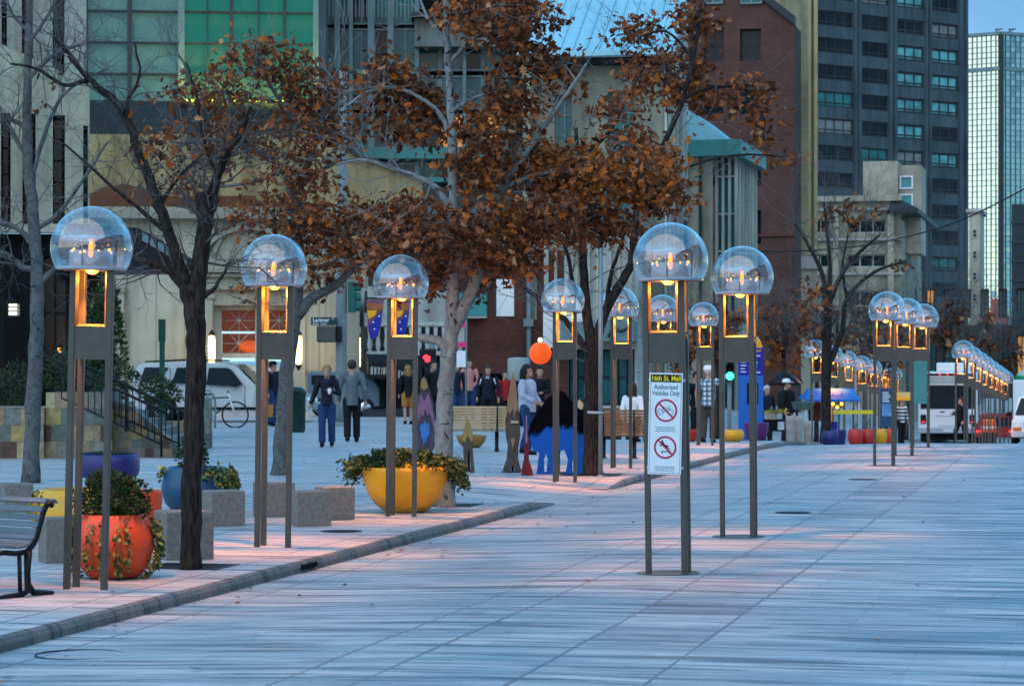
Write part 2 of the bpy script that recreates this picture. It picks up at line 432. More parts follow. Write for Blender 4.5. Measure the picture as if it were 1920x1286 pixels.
def curb(u0, u1, label):
    mb = MB(); n = max(2, int((u1 - u0) / 1.4)); segs = []
    dip = lambda u: -.085 if (abs(u - RAMP0) < .02 or abs(u - RAMP1) < .02) else 0
    for i in range(n):
        a = u0 + (u1 - u0) * i / n; b = u0 + (u1 - u0) * (i + 1) / n - .008
        za, zb = descent(a, -7) + dip(a), descent(b, -7) + dip(b + .008)
        o = random.uniform(-.004, .004)
        vs = []
        for (u, z) in ((a, za), (b, zb)):
            zr = -.25 + z
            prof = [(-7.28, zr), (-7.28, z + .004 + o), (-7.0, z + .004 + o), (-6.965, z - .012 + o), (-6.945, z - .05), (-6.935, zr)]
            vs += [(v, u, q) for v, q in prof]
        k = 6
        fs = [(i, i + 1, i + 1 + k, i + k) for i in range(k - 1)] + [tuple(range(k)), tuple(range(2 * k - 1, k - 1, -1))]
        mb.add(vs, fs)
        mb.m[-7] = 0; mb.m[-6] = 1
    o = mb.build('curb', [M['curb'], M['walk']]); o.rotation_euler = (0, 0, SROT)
    return tag(o, kind='structure')
curb(8, RAMP0, ''); curb(RAMP1, 330, '')
rp = [RAMP0 - .2, RAMP0, RAMP0 + .3, 35.5, 36.5, 37.5, RAMP1 - .3, RAMP1, RAMP1 + .2]
rs = sheet('kerb_ramp', rp, [-7.34, -7.27, -7.1, -6.96, -6.9], lambda u, v: -.082 + (-.012) * sstep(-7.34, -6.95, v) - .003, M['walk'])
# manhole covers in the paving
def cover(px, py, r, label, h=1.83, mat=None):
    D = DG(py, h); p = G(px, D)
    mb = MB(); mb.lathe([(0, .004), (r * .86, .004), (r * .88, .001), (r * .93, .001), (r * .95, .006), (r, .006), (r, -.03)], 28)
    for k in range(-4, 5):
        hw = math.sqrt(max(0, (r * .8) ** 2 - (k * r * .18) ** 2))
        mb.box(-hw, hw, k * r * .18 - .012, k * r * .18 + .012, .004, .008)
    if mat: mb = MB(); mb.lathe([(r * .97, -.03), (r * .97, .005), (r, .005), (r, -.03)], 36)
    o = mb.build('manhole_cover', M['black'], loc=p)
    o.rotation_euler.z = SROT
    tag(o, label, 'manhole cover', 'round covers set in the paving')
cover(1487, 961, .22, 'round iron cover in the road between the second and third kerbless lamps')
cover(1617, 899, .22, 'small iron cover in the road just in front of the far row of road lamps')
cover(640, 996, .22, 'iron cover in the pavement right of the concrete seat blocks', 1.8)
cover(150, 1208, .29, 'wide granite filled cover with thin iron rim in the road at lower left', mat='road')
# storm drain opening in the kerb
mb = MB(); mb.box(-.012, .012, -.22, .22, -.075, -.03)
uu = 0; p = W(606, 1060, DG(1060, 1.85)); 
o = mb.build('drain_inlet', M['dark'], loc=(0, 0, 0)); v_ = p.x * SN.x + p.y * SN.y; u_ = p.x * SD.x + p.y * SD.y
q = S(u_, -6.937, 0); o.location = q; o.rotation_euler.z = SROT
tag(o, 'dark slot of a storm drain inlet in the granite kerb', 'drain')

# ------------------------------------------------------------------ globe lamps
HW = .18; PO = .05
def make_lamp(sgn):
    root = thing('globe_lamp', 'x', 'street lamp')
    root.rotation_euler.z = SROT
    def post(x, y):
        mb = MB(); mb.box(x - PO / 2, x + PO / 2, y - PO / 2, y + PO / 2, -.02, 2.5)
        o = bevel(mb.build('post', M['bronze'], root), .006); return o
    xa = HW - PO / 2
    post(-xa, 0); post(xa, 0); post(sgn * xa, .2)
    mb = MB()
    f = .5
    mb.add([(-xa + PO * f, -.017, 1.80), (xa - PO * f, -.017, 1.80), (sgn * xa, .2 - PO * f, 1.80), (-sgn * xa * .8, .016, 1.80),
            (-xa + PO * f, -.017, 2.06), (xa - PO * f, -.017, 2.06), (sgn * xa, .2 - PO * f, 2.06), (-sgn * xa * .8, .016, 2.06)],
           [(0, 1, 5, 4), (0, 4, 7, 3), (3, 7, 6, 2), (1, 2, 6, 5), (4, 5, 6, 7), (0, 3, 2, 1)])
    mb.build('box_panel', M['bronze'], root)
    # added wedges and strips round the opening, shaped to catch the lamp light
    h0, h1 = 2.062, 2.492; e = PO / 2 + .002
    for s_ in (-1, 1):
        xi = s_ * (xa - PO / 2 - .001); xo = xi - s_ * .021
        mb = MB(); mb.add([(xi, -.026, h0), (xo, -.003, h0), (xi, .024, h0), (xi, -.026, h1), (xo, -.003, h1), (xi, .024, h1)], [(0, 1, 4, 3), (1, 2, 5, 4), (0, 2, 1), (3, 4, 5)]); mb.build('light_catcher', M['light_catcher'], root)
    xw = xa - PO / 2 - .002
    mb = MB(); mb.add([(-xw, -.022, 2.0605), (xw, -.022, 2.0605), (xw, .014, 2.078), (-xw, .014, 2.078), (xw, .014, 2.0605), (-xw, .014, 2.0605)], [(0, 1, 2, 3), (3, 2, 4, 5), (0, 3, 5), (1, 4, 2), (0, 5, 4, 1)]); mb.build('light_catcher', M['light_catcher'], root)
    mb = MB(); mb.box(sgn * xa - PO / 2 + .004, sgn * xa + PO / 2 - .004, .2 - e - .003, .2 - e, h0, h1); mb.build('light_catcher', M['light_catcher'], root)
    mb = MB(); mb.lathe([(.001, 2.497), (.26, 2.497)], 28, c=(sgn * .05, .1, 0)); mb.build('underplate', M['light_catcher'], root)
    cx, cy = sgn * .05, .1
    mb = MB(); c = (cx, cy, 2.5)
    mb.lathe([(.001, -.0), (.262, 0), (.276, .006), (.281, .016), (.277, .026), (.262, .030), (.001, .03)], 32, c=c)
    mb.build('rim', M['rim'], root)
    Rr = .325; cz = 2.5 + .180
    prof = []
    for i in range(15):
        t = -.575 + (math.pi / 2 + .575) * i / 14
        prof.append((max(.0005, Rr * math.cos(t)), cz + Rr * math.sin(t)))
    mb = MB(); mb.lathe(prof, 36, c=(cx, cy, 0)); mb.build('glass_dome', M['dome'], root)
    mb = MB(); mb.lathe([(.175, 2.53), (.175, 2.655), (.165, 2.66)], 28, c=(cx, cy, 0)); drum = mb.build('lens_drum', M['drum'], root)
    mb = MB(); mb.lathe([(.001, 2.725), (.10, 2.728), (.215, 2.742), (.232, 2.752), (.225, 2.765), (.06, 2.775), (.001, 2.778)], 30, c=(cx, cy, 0))
    for k in range(3):
        a = k * 2.1 + .5; mb.tube([(cx + .19 * math.cos(a), cy + .19 * math.sin(a), 2.53), (cx + .2 * math.cos(a), cy + .2 * math.sin(a), 2.745)], .006, 5)
    mb.build('reflector', M['plate'], root)
    mb = MB(); mb.lathe([(.001, 2.60), (.016, 2.61), (.021, 2.64), (.017, 2.69), (.008, 2.73), (.001, 2.742)], 12, c=(cx, cy - .02, 0)); mb.build('bulb', M['bulb'], root)
    for k in range(7):  # ring of small glowing beads round the drum top
        mb = MB(); a = -math.pi / 2 + (k - 3) * .72; mb.ball((cx + .155 * math.cos(a), cy + .155 * math.sin(a), 2.645 + .008 * (k % 3)), .0095 + .003 * (k % 2), 6)
        mb.build('glow_bead', M['glow'], drum)
    mb = MB(); mb.lathe([(.001, 2.470), (.03, 2.474), (.048, 2.488), (.05, 2.4995)], 14, c=(cx * .6, cy * .7, 0)); mb.build('downlight', M['glow'], root)
    if sgn > 0:
        mb = MB(); mb.lathe([(.001, .003), (.25, .003), (.255, .006), (.275, .006), (.28, -.02)], 32, c=(0, .08, 0)); mb.build('base_plate', M['bronze'], root)
    return root
LP = {-1: make_lamp(-1), 1: make_lamp(1)}
used = {-1: False, 1: False}
LAMPS = [   # px of base, s px height, lean, row, label
 (160, 20.9, .024, -1, 'globe lamp standing in front of the orange ivy pot and the slatted bench'),
 (511, 25.6, .012, -1, 'globe lamp beside the concrete seat blocks, left of the yellow bowl'),
 (752, 30.6, .008, -1, 'globe lamp standing just in front of the yellow bowl planter'),
 (1059, 39.6, 0, -1, 'globe lamp in front of the blue bison cutout'),
 (1165, 44.2, 0, -1, 'globe lamp in front of the brown bench, right of the dark trunk'),
 (1246, 49.5, 0, -1, 'globe lamp seen through the frame of the lamp that carries the sign'),
 (1322, 56.0, 0, -1, 'globe lamp standing in front of the man in a plaid shirt'),
 (1250, 22.8, -.012, 1, 'tall globe lamp with the white traffic sign fixed to its posts'),
 (1383, 27.5, -.006, 1, 'globe lamp without a sign on the open road, second behind the sign'),
 (1657, 46.0, 0, 1, 'first of three overlapping globe lamps on the road in front of the bus'),
 (1694, 50.9, 0, 1, 'middle one of three overlapping globe lamps on the road before the bus'),
 (1726, 55.8, 0, 1, 'globe lamp with a teal sign panel on its posts, left of the bus'),
]
far_l = ['leftmost of the far globe lamps beside the blue tent', 'second far globe lamp from the left before the blue tent', 'third far globe lamp from the left before the blue tent',
         'fourth far globe lamp, at the right end of the blue tent', 'fifth far globe lamp, between blue tent and the triple lamps', 'sixth far globe lamp, seen behind the triple lamps',
         'seventh far globe lamp, seen behind the middle triple lamp']
far_r = ['nearest of the lamps lined up beside the bus, over the policeman', 'second lamp of the line along the bus side', 'third lamp of the line along the bus side', 'fourth lamp of the line along the bus side',
         'fifth lamp of the line along the bus side', 'sixth lamp of the line, above the red car', 'seventh lamp of the line, above the orange barrier', 'last small lamp of the line, left of the white truck']
for i, t in enumerate(far_l):
    D = 75.5 + 4.85 * i; X = (-7.8 + .2149 * D) / .9766; LAMPS.append((960 + X / D * F, D, 0, -1, t))
for i, t in enumerate(far_r):
    D = 74.5 + 4.85 * i; X = (-3.75 + .2149 * D) / .9766; LAMPS.append((960 + X / D * F, D, 0, 1, t))
LAMP_P = []
for (px, D, lean, row, lab) in LAMPS:
    root = LP[row] if not used[row] else copy_tree(LP[row]); used[row] = True
    p = G(px, D); root.location = p; root.rotation_euler = (0, lean, SROT)
    tag(root, lab, 'street lamp', 'globe lamps along the mall')
    LAMP_P.append(root)
    ld = bpy.data.lights.new('lamp_light', 'POINT'); lo = bpy.data.objects.new('lamp_light', ld); COL.objects.link(lo)
    lo.parent = root; lo.location = (row * .02, .0, 2.43)
    ld.energy = 6; ld.color = (1, .33, .04); ld.shadow_soft_size = .03
    ld = bpy.data.lights.new('lamp_downlight', 'SPOT'); lo = bpy.data.objects.new('lamp_downlight', ld); COL.objects.link(lo)
    lo.parent = root; lo.location = (row * .02, .045, 2.45); ld.energy = (66 if row < 0 else 46) if D < 65 else 34; ld.color = (1, .30, .045); ld.shadow_soft_size = .03; ld.spot_size = R(92); ld.spot_blend = .7
# ------------------------------------------------------------------ buildings
class Fr:
    """frame of a facade: origin on the ray of px at depth D, x to the right, y away, yaw = turn of y towards the right"""
    def __init__(s, px, D, yaw=YAW, zg=None):
        a = (px - 960) / F * D
        s.zg = gz(a, D) if zg is None else zg
        s.O = Vector((a, D, s.zg)); s.yaw = yaw
        s.ax = Vector((math.cos(yaw), -math.sin(yaw), 0)); s.ay = Vector((math.sin(yaw), math.cos(yaw), 0))
    def x(s, px, y=0):
        O = s.O + s.ay * y; a = (px - 960) / F
        return (O.x - O.y * a) / (s.ax.y * a - s.ax.x)
    def z(s, px, py, y=0):
        O = s.O + s.ay * y; t = O.y + s.x(px, y) * s.ax.y
        return CZ - (py - HY) / F * t - s.zg
    def p(s, px, py, y=0): return (s.x(px, y), s.z(px, py, y))
    def y(s, px, x):
        """local y where the ray of px meets the plane of constant x"""
        O = s.O + s.ax * x; a = (px - 960) / F
        return (O.x - O.y * a) / (s.ay.y * a - s.ay.x)
    def zs(s, px, py, x):
        O = s.O + s.ax * x; t = O.y + s.y(px, x) * s.ay.y
        return CZ - (py - HY) / F * t - s.zg
    def root(s, name, label, cat, group=None):
        return thing(name, label, cat, s.O, -s.yaw, group)

def wall_open(mb, x0, x1, z0, z1, ops, dep, m=0, y=0.0, mr=None):
    xs = sorted(set([x0, x1] + [q for o in ops for q in o[:2]])); zs = sorted(set([z0, z1] + [q for o in ops for q in o[2:4]]))
    xs = [q for q in xs if x0 - 1e-6 <= q <= x1 + 1e-6]; zs = [q for q in zs if z0 - 1e-6 <= q <= z1 + 1e-6]
    for i in range(len(xs) - 1):
        for j in range(len(zs) - 1):
            cx = (xs[i] + xs[i + 1]) / 2; cz = (zs[j] + zs[j + 1]) / 2
            if any(o[0] < cx < o[1] and o[2] < cz < o[3] for o in ops): continue
            mb.quad((xs[i], y, zs[j]), (xs[i + 1], y, zs[j]), (xs[i + 1], y, zs[j + 1]), (xs[i], y, zs[j + 1]), m)
    for o in ops:
        a, b, c, d = o[:4]; k = m if mr is None else mr
        mb.quad((a, y, c), (a, y + dep, c), (a, y + dep, d), (a, y, d), k); mb.quad((b, y, c), (b, y, d), (b, y + dep, d), (b, y + dep, c), k)
        mb.quad((a, y, d), (a, y + dep, d), (b, y + dep, d), (b, y, d), k); mb.quad((a, y, c), (b, y, c), (b, y + dep, c), (a, y + dep, c), k)
def window(parent, x0, x1, z0, z1, y, nx=1, nz=1, fm=None, gm=None, fw=.06, xs=None, zs=None, sill=0, name='window'):
    mb = MB(); t = fw
    for a, b in ((x0, x0 + t), (x1 - t, x1)): mb.box(a, b, y - .05, y + .03, z0, z1)
    for a, b in ((z0, z0 + t), (z1 - t, z1)): mb.box(x0 + t, x1 - t, y - .048, y + .03, a, b)
    for q in (xs or [i / nx for i in range(1, nx)]):
        c = x0 + (x1 - x0) * q; mb.box(c - t * .4, c + t * .4, y - .035, y + .02, z0 + t, z1 - t)
    for q in (zs or [i / nz for i in range(1, nz)]):
        c = z0 + (z1 - z0) * q; mb.box(x0 + t, x1 - t, y - .03, y + .02, c - t * .35, c + t * .35)
    f = mb.build(name, fm or M['dark'], parent)
    mb = MB(); mb.box(x0 + .01, x1 - .01, y + .035, y + .06, z0 + .01, z1 - .01); mb.build('pane', gm or M['glass'], f)
    if sill:
        mb = MB(); mb.box(x0 - .12, x1 + .12, y - .35, y - .06, z0 - sill, z0); mb.build('sill', M['sill'], f)
    return f
def solid(root, name, mat, x0, x1, y0, y1, z0, z1, bv=0):
    mb = MB(); mb.box(x0, x1, y0, y1, z0, z1); o = mb.build(name, mat, root)
    if bv: bevel(o, bv)
    return o
M['sill'] = pm('sill_stone', (.35, .34, .30), .8, .15, 2)
M['cream_green'] = pm('pale_green_stone', (.38, .39, .29), .85, .16, .8, bump=.1, stain=.75)
M['pale_wall'] = pm('pale_panel', (.44, .46, .40), .8, .12, .7, stain=.75)
M['beige'] = pm('beige_stucco', (.36, .28, .13), .9, .14, .5, stain=.75)
M['rust'] = pm('rust_band', (.13, .045, .018), .8, .3, 1.2)
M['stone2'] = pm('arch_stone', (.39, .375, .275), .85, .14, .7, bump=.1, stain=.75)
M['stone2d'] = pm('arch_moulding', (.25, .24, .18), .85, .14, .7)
M['steel_teal'] = pm('teal_grey_steel', (.13, .20, .20), .5, .2, .8)
M['brick'] = brick('brown_brick', (.066, .029, .022), (.098, .044, .034), (.12, .09, .08), .34, .11, .012)
M['brick_dark'] = brick('dark_brick', (.07, .026, .018), (.12, .045, .03), (.07, .045, .04), .3, .10, .012)
M['tower'] = pm('dark_tower_stone', (.062, .092, .104), .75, .2, .15, stain=.75)
M['coping'] = pm('dark_coping', (.03, .036, .04), .6, .2, 1)
M['roofblue'] = pm('pale_blue_roof', (.26, .52, .60), .4, .12, .6, metal=.1)
M['teal'] = pm('teal_paint', (.05, .23, .21), .5, .15, .8)
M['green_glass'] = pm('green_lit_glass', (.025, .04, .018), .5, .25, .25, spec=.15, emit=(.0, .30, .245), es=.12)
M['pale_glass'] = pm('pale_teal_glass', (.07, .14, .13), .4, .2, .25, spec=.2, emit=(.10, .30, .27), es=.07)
M['warm_lit'] = pm('lit_room', (.25, .12, .05), .8, .8, .9, emit=(1, .45, .12), es=.16)
M['red_lit'] = pm('red_lit_room', (.06, .018, .012), .6, .8, 1.5, emit=(.8, .12, .03), es=.03)
M['sconce'] = em('sconce_glass', (1, .62, .20), 1.7)
M['lantern'] = em('lantern_glass', (.85, 1, .72), .45)
M['white_wall'] = pm('white_wall', (.72, .72, .68), .85, .1, .6)

# 1 pale building with tall slot windows, far left
f = Fr(0, 60, R(-11)); r = f.root('slot_window_building', 'pale green stone building with tall dark slot windows behind the far left tree', 'building')
mb = MB(); ops = []
for a, b, t in ((-60, -38, 150), (2, 20, 176), (42, 67, 190), (99, 122, 216), (156, 165, 236)):
    ops.append((f.x(a), f.x(b), f.z(a, 420), f.z(a, t)))
wall_open(mb, f.x(-260), f.x(168), f.z(0, 428), f.z(100, 216) + .02, ops, .8)
# sloping parapet above
top = [(f.x(-260), f.z(-260, 30)), (f.x(0), f.z(0, 82)), (f.x(90), f.z(90, 122)), (f.x(168), f.z(168, 165))]
zc = f.z(100, 216) + .02
for (xa, za), (xb, zb) in zip(top, top[1:]):
    mb.quad((xa, 0, zc), (xb, 0, zc), (xb, 0, zb), (xa, 0, za)); mb.quad((xa, 0, za), (xb, 0, zb), (xb, 1.2, zb), (xa, 1.2, za))
mb.quad((f.x(168), 0, f.z(0, 428)), (f.x(168), 8, f.z(0, 428)), (f.x(168), 8, f.z(168, 165)), (f.x(168), 0, f.z(168, 165)))
mb.build('wall', M['cream_green'], r)
mb = MB(); up = []
for a, b, t in ((3, 13, 80), (41, 62, 112), (99, 121, 128)): up.append((f.x(a, 2), f.x(b, 2), f.z(a, t + 40, 2), f.z(a, -80, 2)))
wall_open(mb, f.x(-260, 2), f.x(162, 2), f.z(0, 230, 2), f.z(0, -90, 2), up, .8, 0, 2)
mb.build('upper_wall', pm('white_green_stone', (.36, .38, .31), .85, .14, .8, stain=.75), r)
for o in ops: window(r, o[0], o[1], o[2], o[3], .7, 1, 5, M['dark'], M['glass'], .05)
for o in up: window(r, o[0], o[1], o[2], o[3], 2.7, 1, 4, M['dark'], M['glass'], .05)
solid(r, 'cornice', M['cream_green'], f.x(-260), f.x(168), -.25, .3, f.z(0, 436), f.z(0, 426))
# dark shop front underneath
mb = MB()
wall_open(mb, f.x(-260), f.x(215), 0, f.z(0, 437), [(f.x(-150), f.x(8), .2, f.z(0, 470)), (f.x(80), f.x(130), .2, f.z(0, 480)), (f.x(142), f.x(200), .2, f.z(0, 480))], .6, 0, .3)
mb.build('shop_front', M['dark'], r)
for a, b in ((-150, 8), (80, 130), (142, 200)): window(r, f.x(a), f.x(b), .2, f.z(0, 475), .85, 2, 3, M['black'], M['glass'], .06)
mb = MB(); mb.prism([f.p(120, 432), f.p(245, 440), f.p(346, 498), f.p(346, 514), f.p(120, 516)], -3.2, .25); mb.build('canopy', M['black'], r)
for k in range(6):
    a = 252 + k * 14; ya = 441 + (a - 245) * .575
    mb = MB(); mb.prism([f.p(a, ya + 3), f.p(a + 11, ya + 9), f.p(a + 11, ya + 24), f.p(a, ya + 18)], -3.24, -3.2); mb.build('canopy_panel', M['steel_teal'], r)
# lantern and small light
def lantern(px, py, D, wp, hp, label, mat):
    p = W(px, py, D); t = thing('wall_lantern', label, 'lantern', p)
    w_, h_ = wp / F * D / 2, hp / F * D / 2
    mb = MB(); mb.box(-w_ * .85, w_ * .85, -w_ * .85, w_ * .85, -h_, h_); mb.build('lamp_glass', mat, t)
    mb = MB()
    for sx in (-1, 1):
        for sy in (-1, 1): mb.box(sx * w_ - .015, sx * w_ + .015, sy * w_ - .015, sy * w_ + .015, -h_, h_)
    for z in (-h_, -h_ * .2, h_ * .45): mb.box(-w_ - .01, w_ + .01, -w_ - .01, -w_ + .01, z - .012, z + .012)
    mb.lathe([(w_ * 1.7, h_), (w_ * 1.2, h_ + .05), (.03, h_ + w_ * 1.3), (.001, h_ + w_ * 1.4)], 4)
    mb.lathe([(w_ * 1.3, -h_ - .04), (w_ * 1.3, -h_), (.001, -h_)], 4)
    mb.box(-.02, .02, w_, w_ + .25, h_ * .6, h_ * .6 + .04)
    mb.build('cage', M['black'], t)
    return t
lantern(26, 581, 59.6, 19, 22, 'glowing white lantern on the dark shop front at far left', M['lantern'])
lantern(112, 657, 59.6, 9, 9, 'tiny yellow lit lantern in the dark shop front beside the nearest globe lamp', M['glow'])

# 2 stone building with the arched pediment
f = Fr(215, 92, R(-5), 0.0); r = f.root('arched_stone_building', 'grey cream stone building with arched pediment behind the silver car', 'building')
X0, X1 = f.x(160), f.x(690)
door = (f.x(400), f.x(556), 0.0, f.z(400, 572))
mb = MB(); wall_open(mb, X0, X1, -.3, f.z(300, 388), [door], .9)
mb.quad((X1, 0, -.3), (X1, 12, -.3), (X1, 12, f.z(300, 388)), (X1, 0, f.z(300, 388)))
mb.build('wall', M['stone2'], r)
# arch and swept pediment mouldings
def ring(cx, cz, r0, r1, a0, a1, y0, y1, n=18):
    mb = MB(); vs = []; fs = []
    for i in range(n + 1):
        a = R(a0 + (a1 - a0) * i / n)
        for rr in (r0, r1):
            for yy in (y0, y1): vs.append((cx + rr * math.cos(a), yy, cz + rr * math.sin(a)))
    for i in range(n):
        b = i * 4; c = b + 4
        fs += [(b, c, c + 2, b + 2), (b + 2, c + 2, c + 3, b + 3), (b + 1, b + 3, c + 3, c + 1), (b, b + 1, c + 1, c)]
    fs += [(0, 2, 3, 1), (n * 4, n * 4 + 1, n * 4 + 3, n * 4 + 2)]
    mb.add(vs, fs); return mb
cx, cz = f.p(468, 486)
u_ = 92 / F
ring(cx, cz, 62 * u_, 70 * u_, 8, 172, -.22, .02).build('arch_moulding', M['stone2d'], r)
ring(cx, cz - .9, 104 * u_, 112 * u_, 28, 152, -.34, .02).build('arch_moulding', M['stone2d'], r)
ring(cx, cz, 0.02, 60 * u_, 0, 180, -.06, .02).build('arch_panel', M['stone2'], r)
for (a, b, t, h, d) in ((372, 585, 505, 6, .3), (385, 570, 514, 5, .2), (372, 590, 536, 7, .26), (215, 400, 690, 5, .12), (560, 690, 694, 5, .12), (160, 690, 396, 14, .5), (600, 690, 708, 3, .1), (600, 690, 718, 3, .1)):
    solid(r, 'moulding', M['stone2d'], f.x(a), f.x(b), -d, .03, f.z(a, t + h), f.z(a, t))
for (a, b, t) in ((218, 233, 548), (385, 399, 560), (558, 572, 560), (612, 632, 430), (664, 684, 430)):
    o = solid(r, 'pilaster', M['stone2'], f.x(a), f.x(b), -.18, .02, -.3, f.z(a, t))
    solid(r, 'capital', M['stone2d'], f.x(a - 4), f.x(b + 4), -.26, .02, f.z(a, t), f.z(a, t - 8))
for a in (292, 345, 598, 645): solid(r, 'panel_joint', M['stone2d'], f.x(a), f.x(a + 1.6), -.015, .02, 0, f.z(a, 500))
mb = MB()  # white door frame with two big glazed leaves and a transom
d0, d1, dz = door[0], door[1], door[3]
for a, b in ((d0, d0 + .28), (f.x(478), f.x(500)), (d1 - .3, d1)): mb.box(a, b, .45, .7, 0, dz)
for pa in (572, 662, 686): mb.box(d0, d1, .47, .68, f.z(400, pa + 9), f.z(400, pa))
fr = mb.build('entrance_frame', M['pale_wall'], r)
for (a, b) in ((416, 479), (499, 548)):
    for (t, bt) in ((580, 621), (625, 663)):
        x0, x1, z0, z1 = f.x(a), f.x(b), f.z(a, bt), f.z(a, t)
        mb = MB(); mb.box(x0, x1, .55, .6, z0, z1)
        w_ = mb.build('entrance_pane', M['red_lit'], r)
        mb = MB(); n = .018
        cxx, czz = (x0 + x1) / 2, (z0 + z1) / 2
        for k in range(4):
            an = k * math.pi / 4; L = min((x1 - x0) / 2 / max(.01, abs(math.cos(an))), (z1 - z0) / 2 / max(.01, abs(math.sin(an))))
            mb.tube([(cxx - L * math.cos(an), .53, czz - L * math.sin(an)), (cxx + L * math.cos(an), .53, czz + L * math.sin(an))], n, 4)
        mb.ball((cxx, .53, czz), .07, 8); mb.build('muntin', M['pale_wall'], w_)
    solid(r, 'entrance_pane', M['glass'], f.x(a), f.x(b), .55, .6, .1, f.z(a, 696))
mb = MB(); o = f.p(468, 650); mb.ball((o[0], .5, o[1]), .42, 10, sc=(1, .1, .55)); mb.build('window_ornament', pm('orange_ornament', (.5, .06, .01), .6, .6, 4, emit=(1, .2, .03), es=.06), r)
def sconce(px, py, D, label):
    t = thing('wall_sconce', label, 'wall lamp', W(px, py, D)); t['group'] = 'wall lamps on the stone building'
    mb = MB(); mb.lathe([(.001, -.5), (.09, -.48), (.115, -.3), (.12, .3), (.10, .47), (.001, .5)], 14); mb.build('lamp_tube', M['sconce'], t)
    mb = MB(); mb.lathe([(.06, .5), (.12, .52), (.10, .58), (.001, .7)], 10); mb.box(-.03, .03, .1, .5, .5, .56); mb.build('top_cap', M['black'], t)
    mb = MB(); mb.lathe([(.001, -.72), (.05, -.66), (.11, -.55), (.1, -.5)], 10); mb.box(-.03, .03, .1, .5, -.56, -.5); mb.build('bracket', M['black'], t)
    ld = bpy.data.lights.new('sconce_light', 'POINT'); lo = bpy.data.objects.new('sconce_light', ld); COL.objects.link(lo); lo.parent = t
    lo.location = (0, -.3, 0); ld.energy = 11; ld.color = (1, .6, .25); ld.shadow_soft_size = .12
sconce(560, 656, 91.3, 'tall glowing wall lamp right of the stone building entrance')
sconce(672, 660, 90.6, 'tall glowing wall lamp at the right corner of the stone building')
sconce(397, 656, 91.3, 'glowing wall lamp left of the stone building entrance, behind the dark trunk')

# 3 beige gabled upper wall with the rust coloured band
f = Fr(160, 96, R(-5), 0); r = f.root('beige_gabled_building', 'beige stucco wall with low gables and rust brown band above the stone arch', 'building')
mb = MB(); mb.prism([f.p(150, 400), f.p(792, 400), f.p(792, 338), f.p(735, 318), f.p(676, 299), f.p(640, 277), f.p(621, 264), f.p(560, 252), f.p(150, 252)], 0, 6); mb.build('wall', M['beige'], r)
mb = MB(); mb.prism([f.p(160, 404), f.p(160, 378), f.p(196, 356), f.p(235, 350), f.p(275, 358), f.p(310, 372), f.p(480, 372), f.p(480, 404)], -1.4, -.003); mb.build('band', M['rust'], r)
mb = MB(); mb.prism([f.p(480, 404), f.p(480, 380), f.p(700, 388), f.p(700, 404)], -.9, -.003); mb.build('band', M['rust'], r)
mb = MB()
for (a, b), (c, d) in (((621, 264), (676, 299)), ((676, 299), (792, 338))):
    (x0, z0), (x1, z1) = f.p(a, b), f.p(c, d); mb.add([(x0, -.2, z0), (x1, -.2, z1), (x1, .5, z1), (x0, .5, z0), (x0, -.2, z0 + .14), (x1, -.2, z1 + .14), (x1, .5, z1 + .14), (x0, .5, z0 + .14)], [(0, 1, 5, 4), (4, 5, 6, 7), (0, 3, 2, 1), (1, 2, 6, 5), (0, 4, 7, 3)])
mb.build('coping', M['coping'], r)

# 4 green glass pavilion
f = Fr(160, 101, R(-6), 0); r = f.root('green_glass_building', 'green lit glass curtain wall building at upper left with teal mullions', 'building')
zt = f.z(160, -90)
mb = MB(); mb.box(f.x(150), f.x(594), .6, 8, 3, zt + .3); mb.build('core', M['dark'], r)
solid(r, 'spandrel', pm('dark_teal_spandrel', (.006, .022, .026), .4, .3, .5), f.x(150), f.x(594), -.1, .6, f.z(160, 262), f.z(160, 190))
cols = [162, 243, 335]; cols2 = [345, 389, 434, 485, 532, 592]
rows = [190, 138, 79, 20, -39, -90]
def panes(cs, mat):
    for a, b in zip(cs, cs[1:]):
        for c, d in zip(rows, rows[1:]):
            mb = MB(); q = random.uniform(-.015, .015)
            mb.add([(f.x(a), .2 + q, f.z(a, c)), (f.x(b), .2 - q, f.z(a, c)), (f.x(b), .2 - q, f.z(a, d)), (f.x(a), .2 + q * .4, f.z(a, d))], [(0, 1, 2, 3)])
            mb.build('pane', mat, r)
mb = MB(); mb.box(f.x(348), f.x(590), -.02, .12, f.z(160, 189), f.z(160, 185)); mb.build('added_glow_strip', em('yellow_glow_strip', (.62, .75, .06), .5), r)  # added glowing strip for the yellow light low in the glass
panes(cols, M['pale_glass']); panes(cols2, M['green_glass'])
for a, w_ in ((162, 5), (243, 8), (340, 12), (389, 3), (434, 7), (485, 3), (534, 6), (592, 10)):
    solid(r, 'mullion', M['steel_teal'] if w_ > 9 else M['coping'], f.x(a - w_ / 2), f.x(a + w_ / 2), -.15, .25, f.z(160, 190), zt)
for b in rows[:-1]: solid(r, 'transom', M['coping'], f.x(150), f.x(594), -.08, .22, f.z(160, b + 2), f.z(160, b - 1.5))
for i, px in enumerate((372, 412, 460, 508, 560)):  # added lamps in front imitate the yellow glow inside the glass
    t = thing('added_flood', ('%s added yellow flood light at the foot of the green glass wall' % ('first second third fourth fifth'.split()[i])), 'flood light', W(px, 188, 100.6), group='added flood lights under the green glass')
    mb = MB(); mb.box(-.15, .15, -.12, .12, -.1, .02); mb.box(-.03, .03, .1, .32, -.08, -.02); mb.build('housing', M['black'], t)
    ld = bpy.data.lights.new('flood', 'AREA'); lo = bpy.data.objects.new('flood', ld); COL.objects.link(lo); lo.parent = t
    ld.size = .3; ld.energy = 17; ld.color = (.95, .85, .06); lo.location = (0, 0, .05); lo.rotation_euler = (R(155), 0, 0)

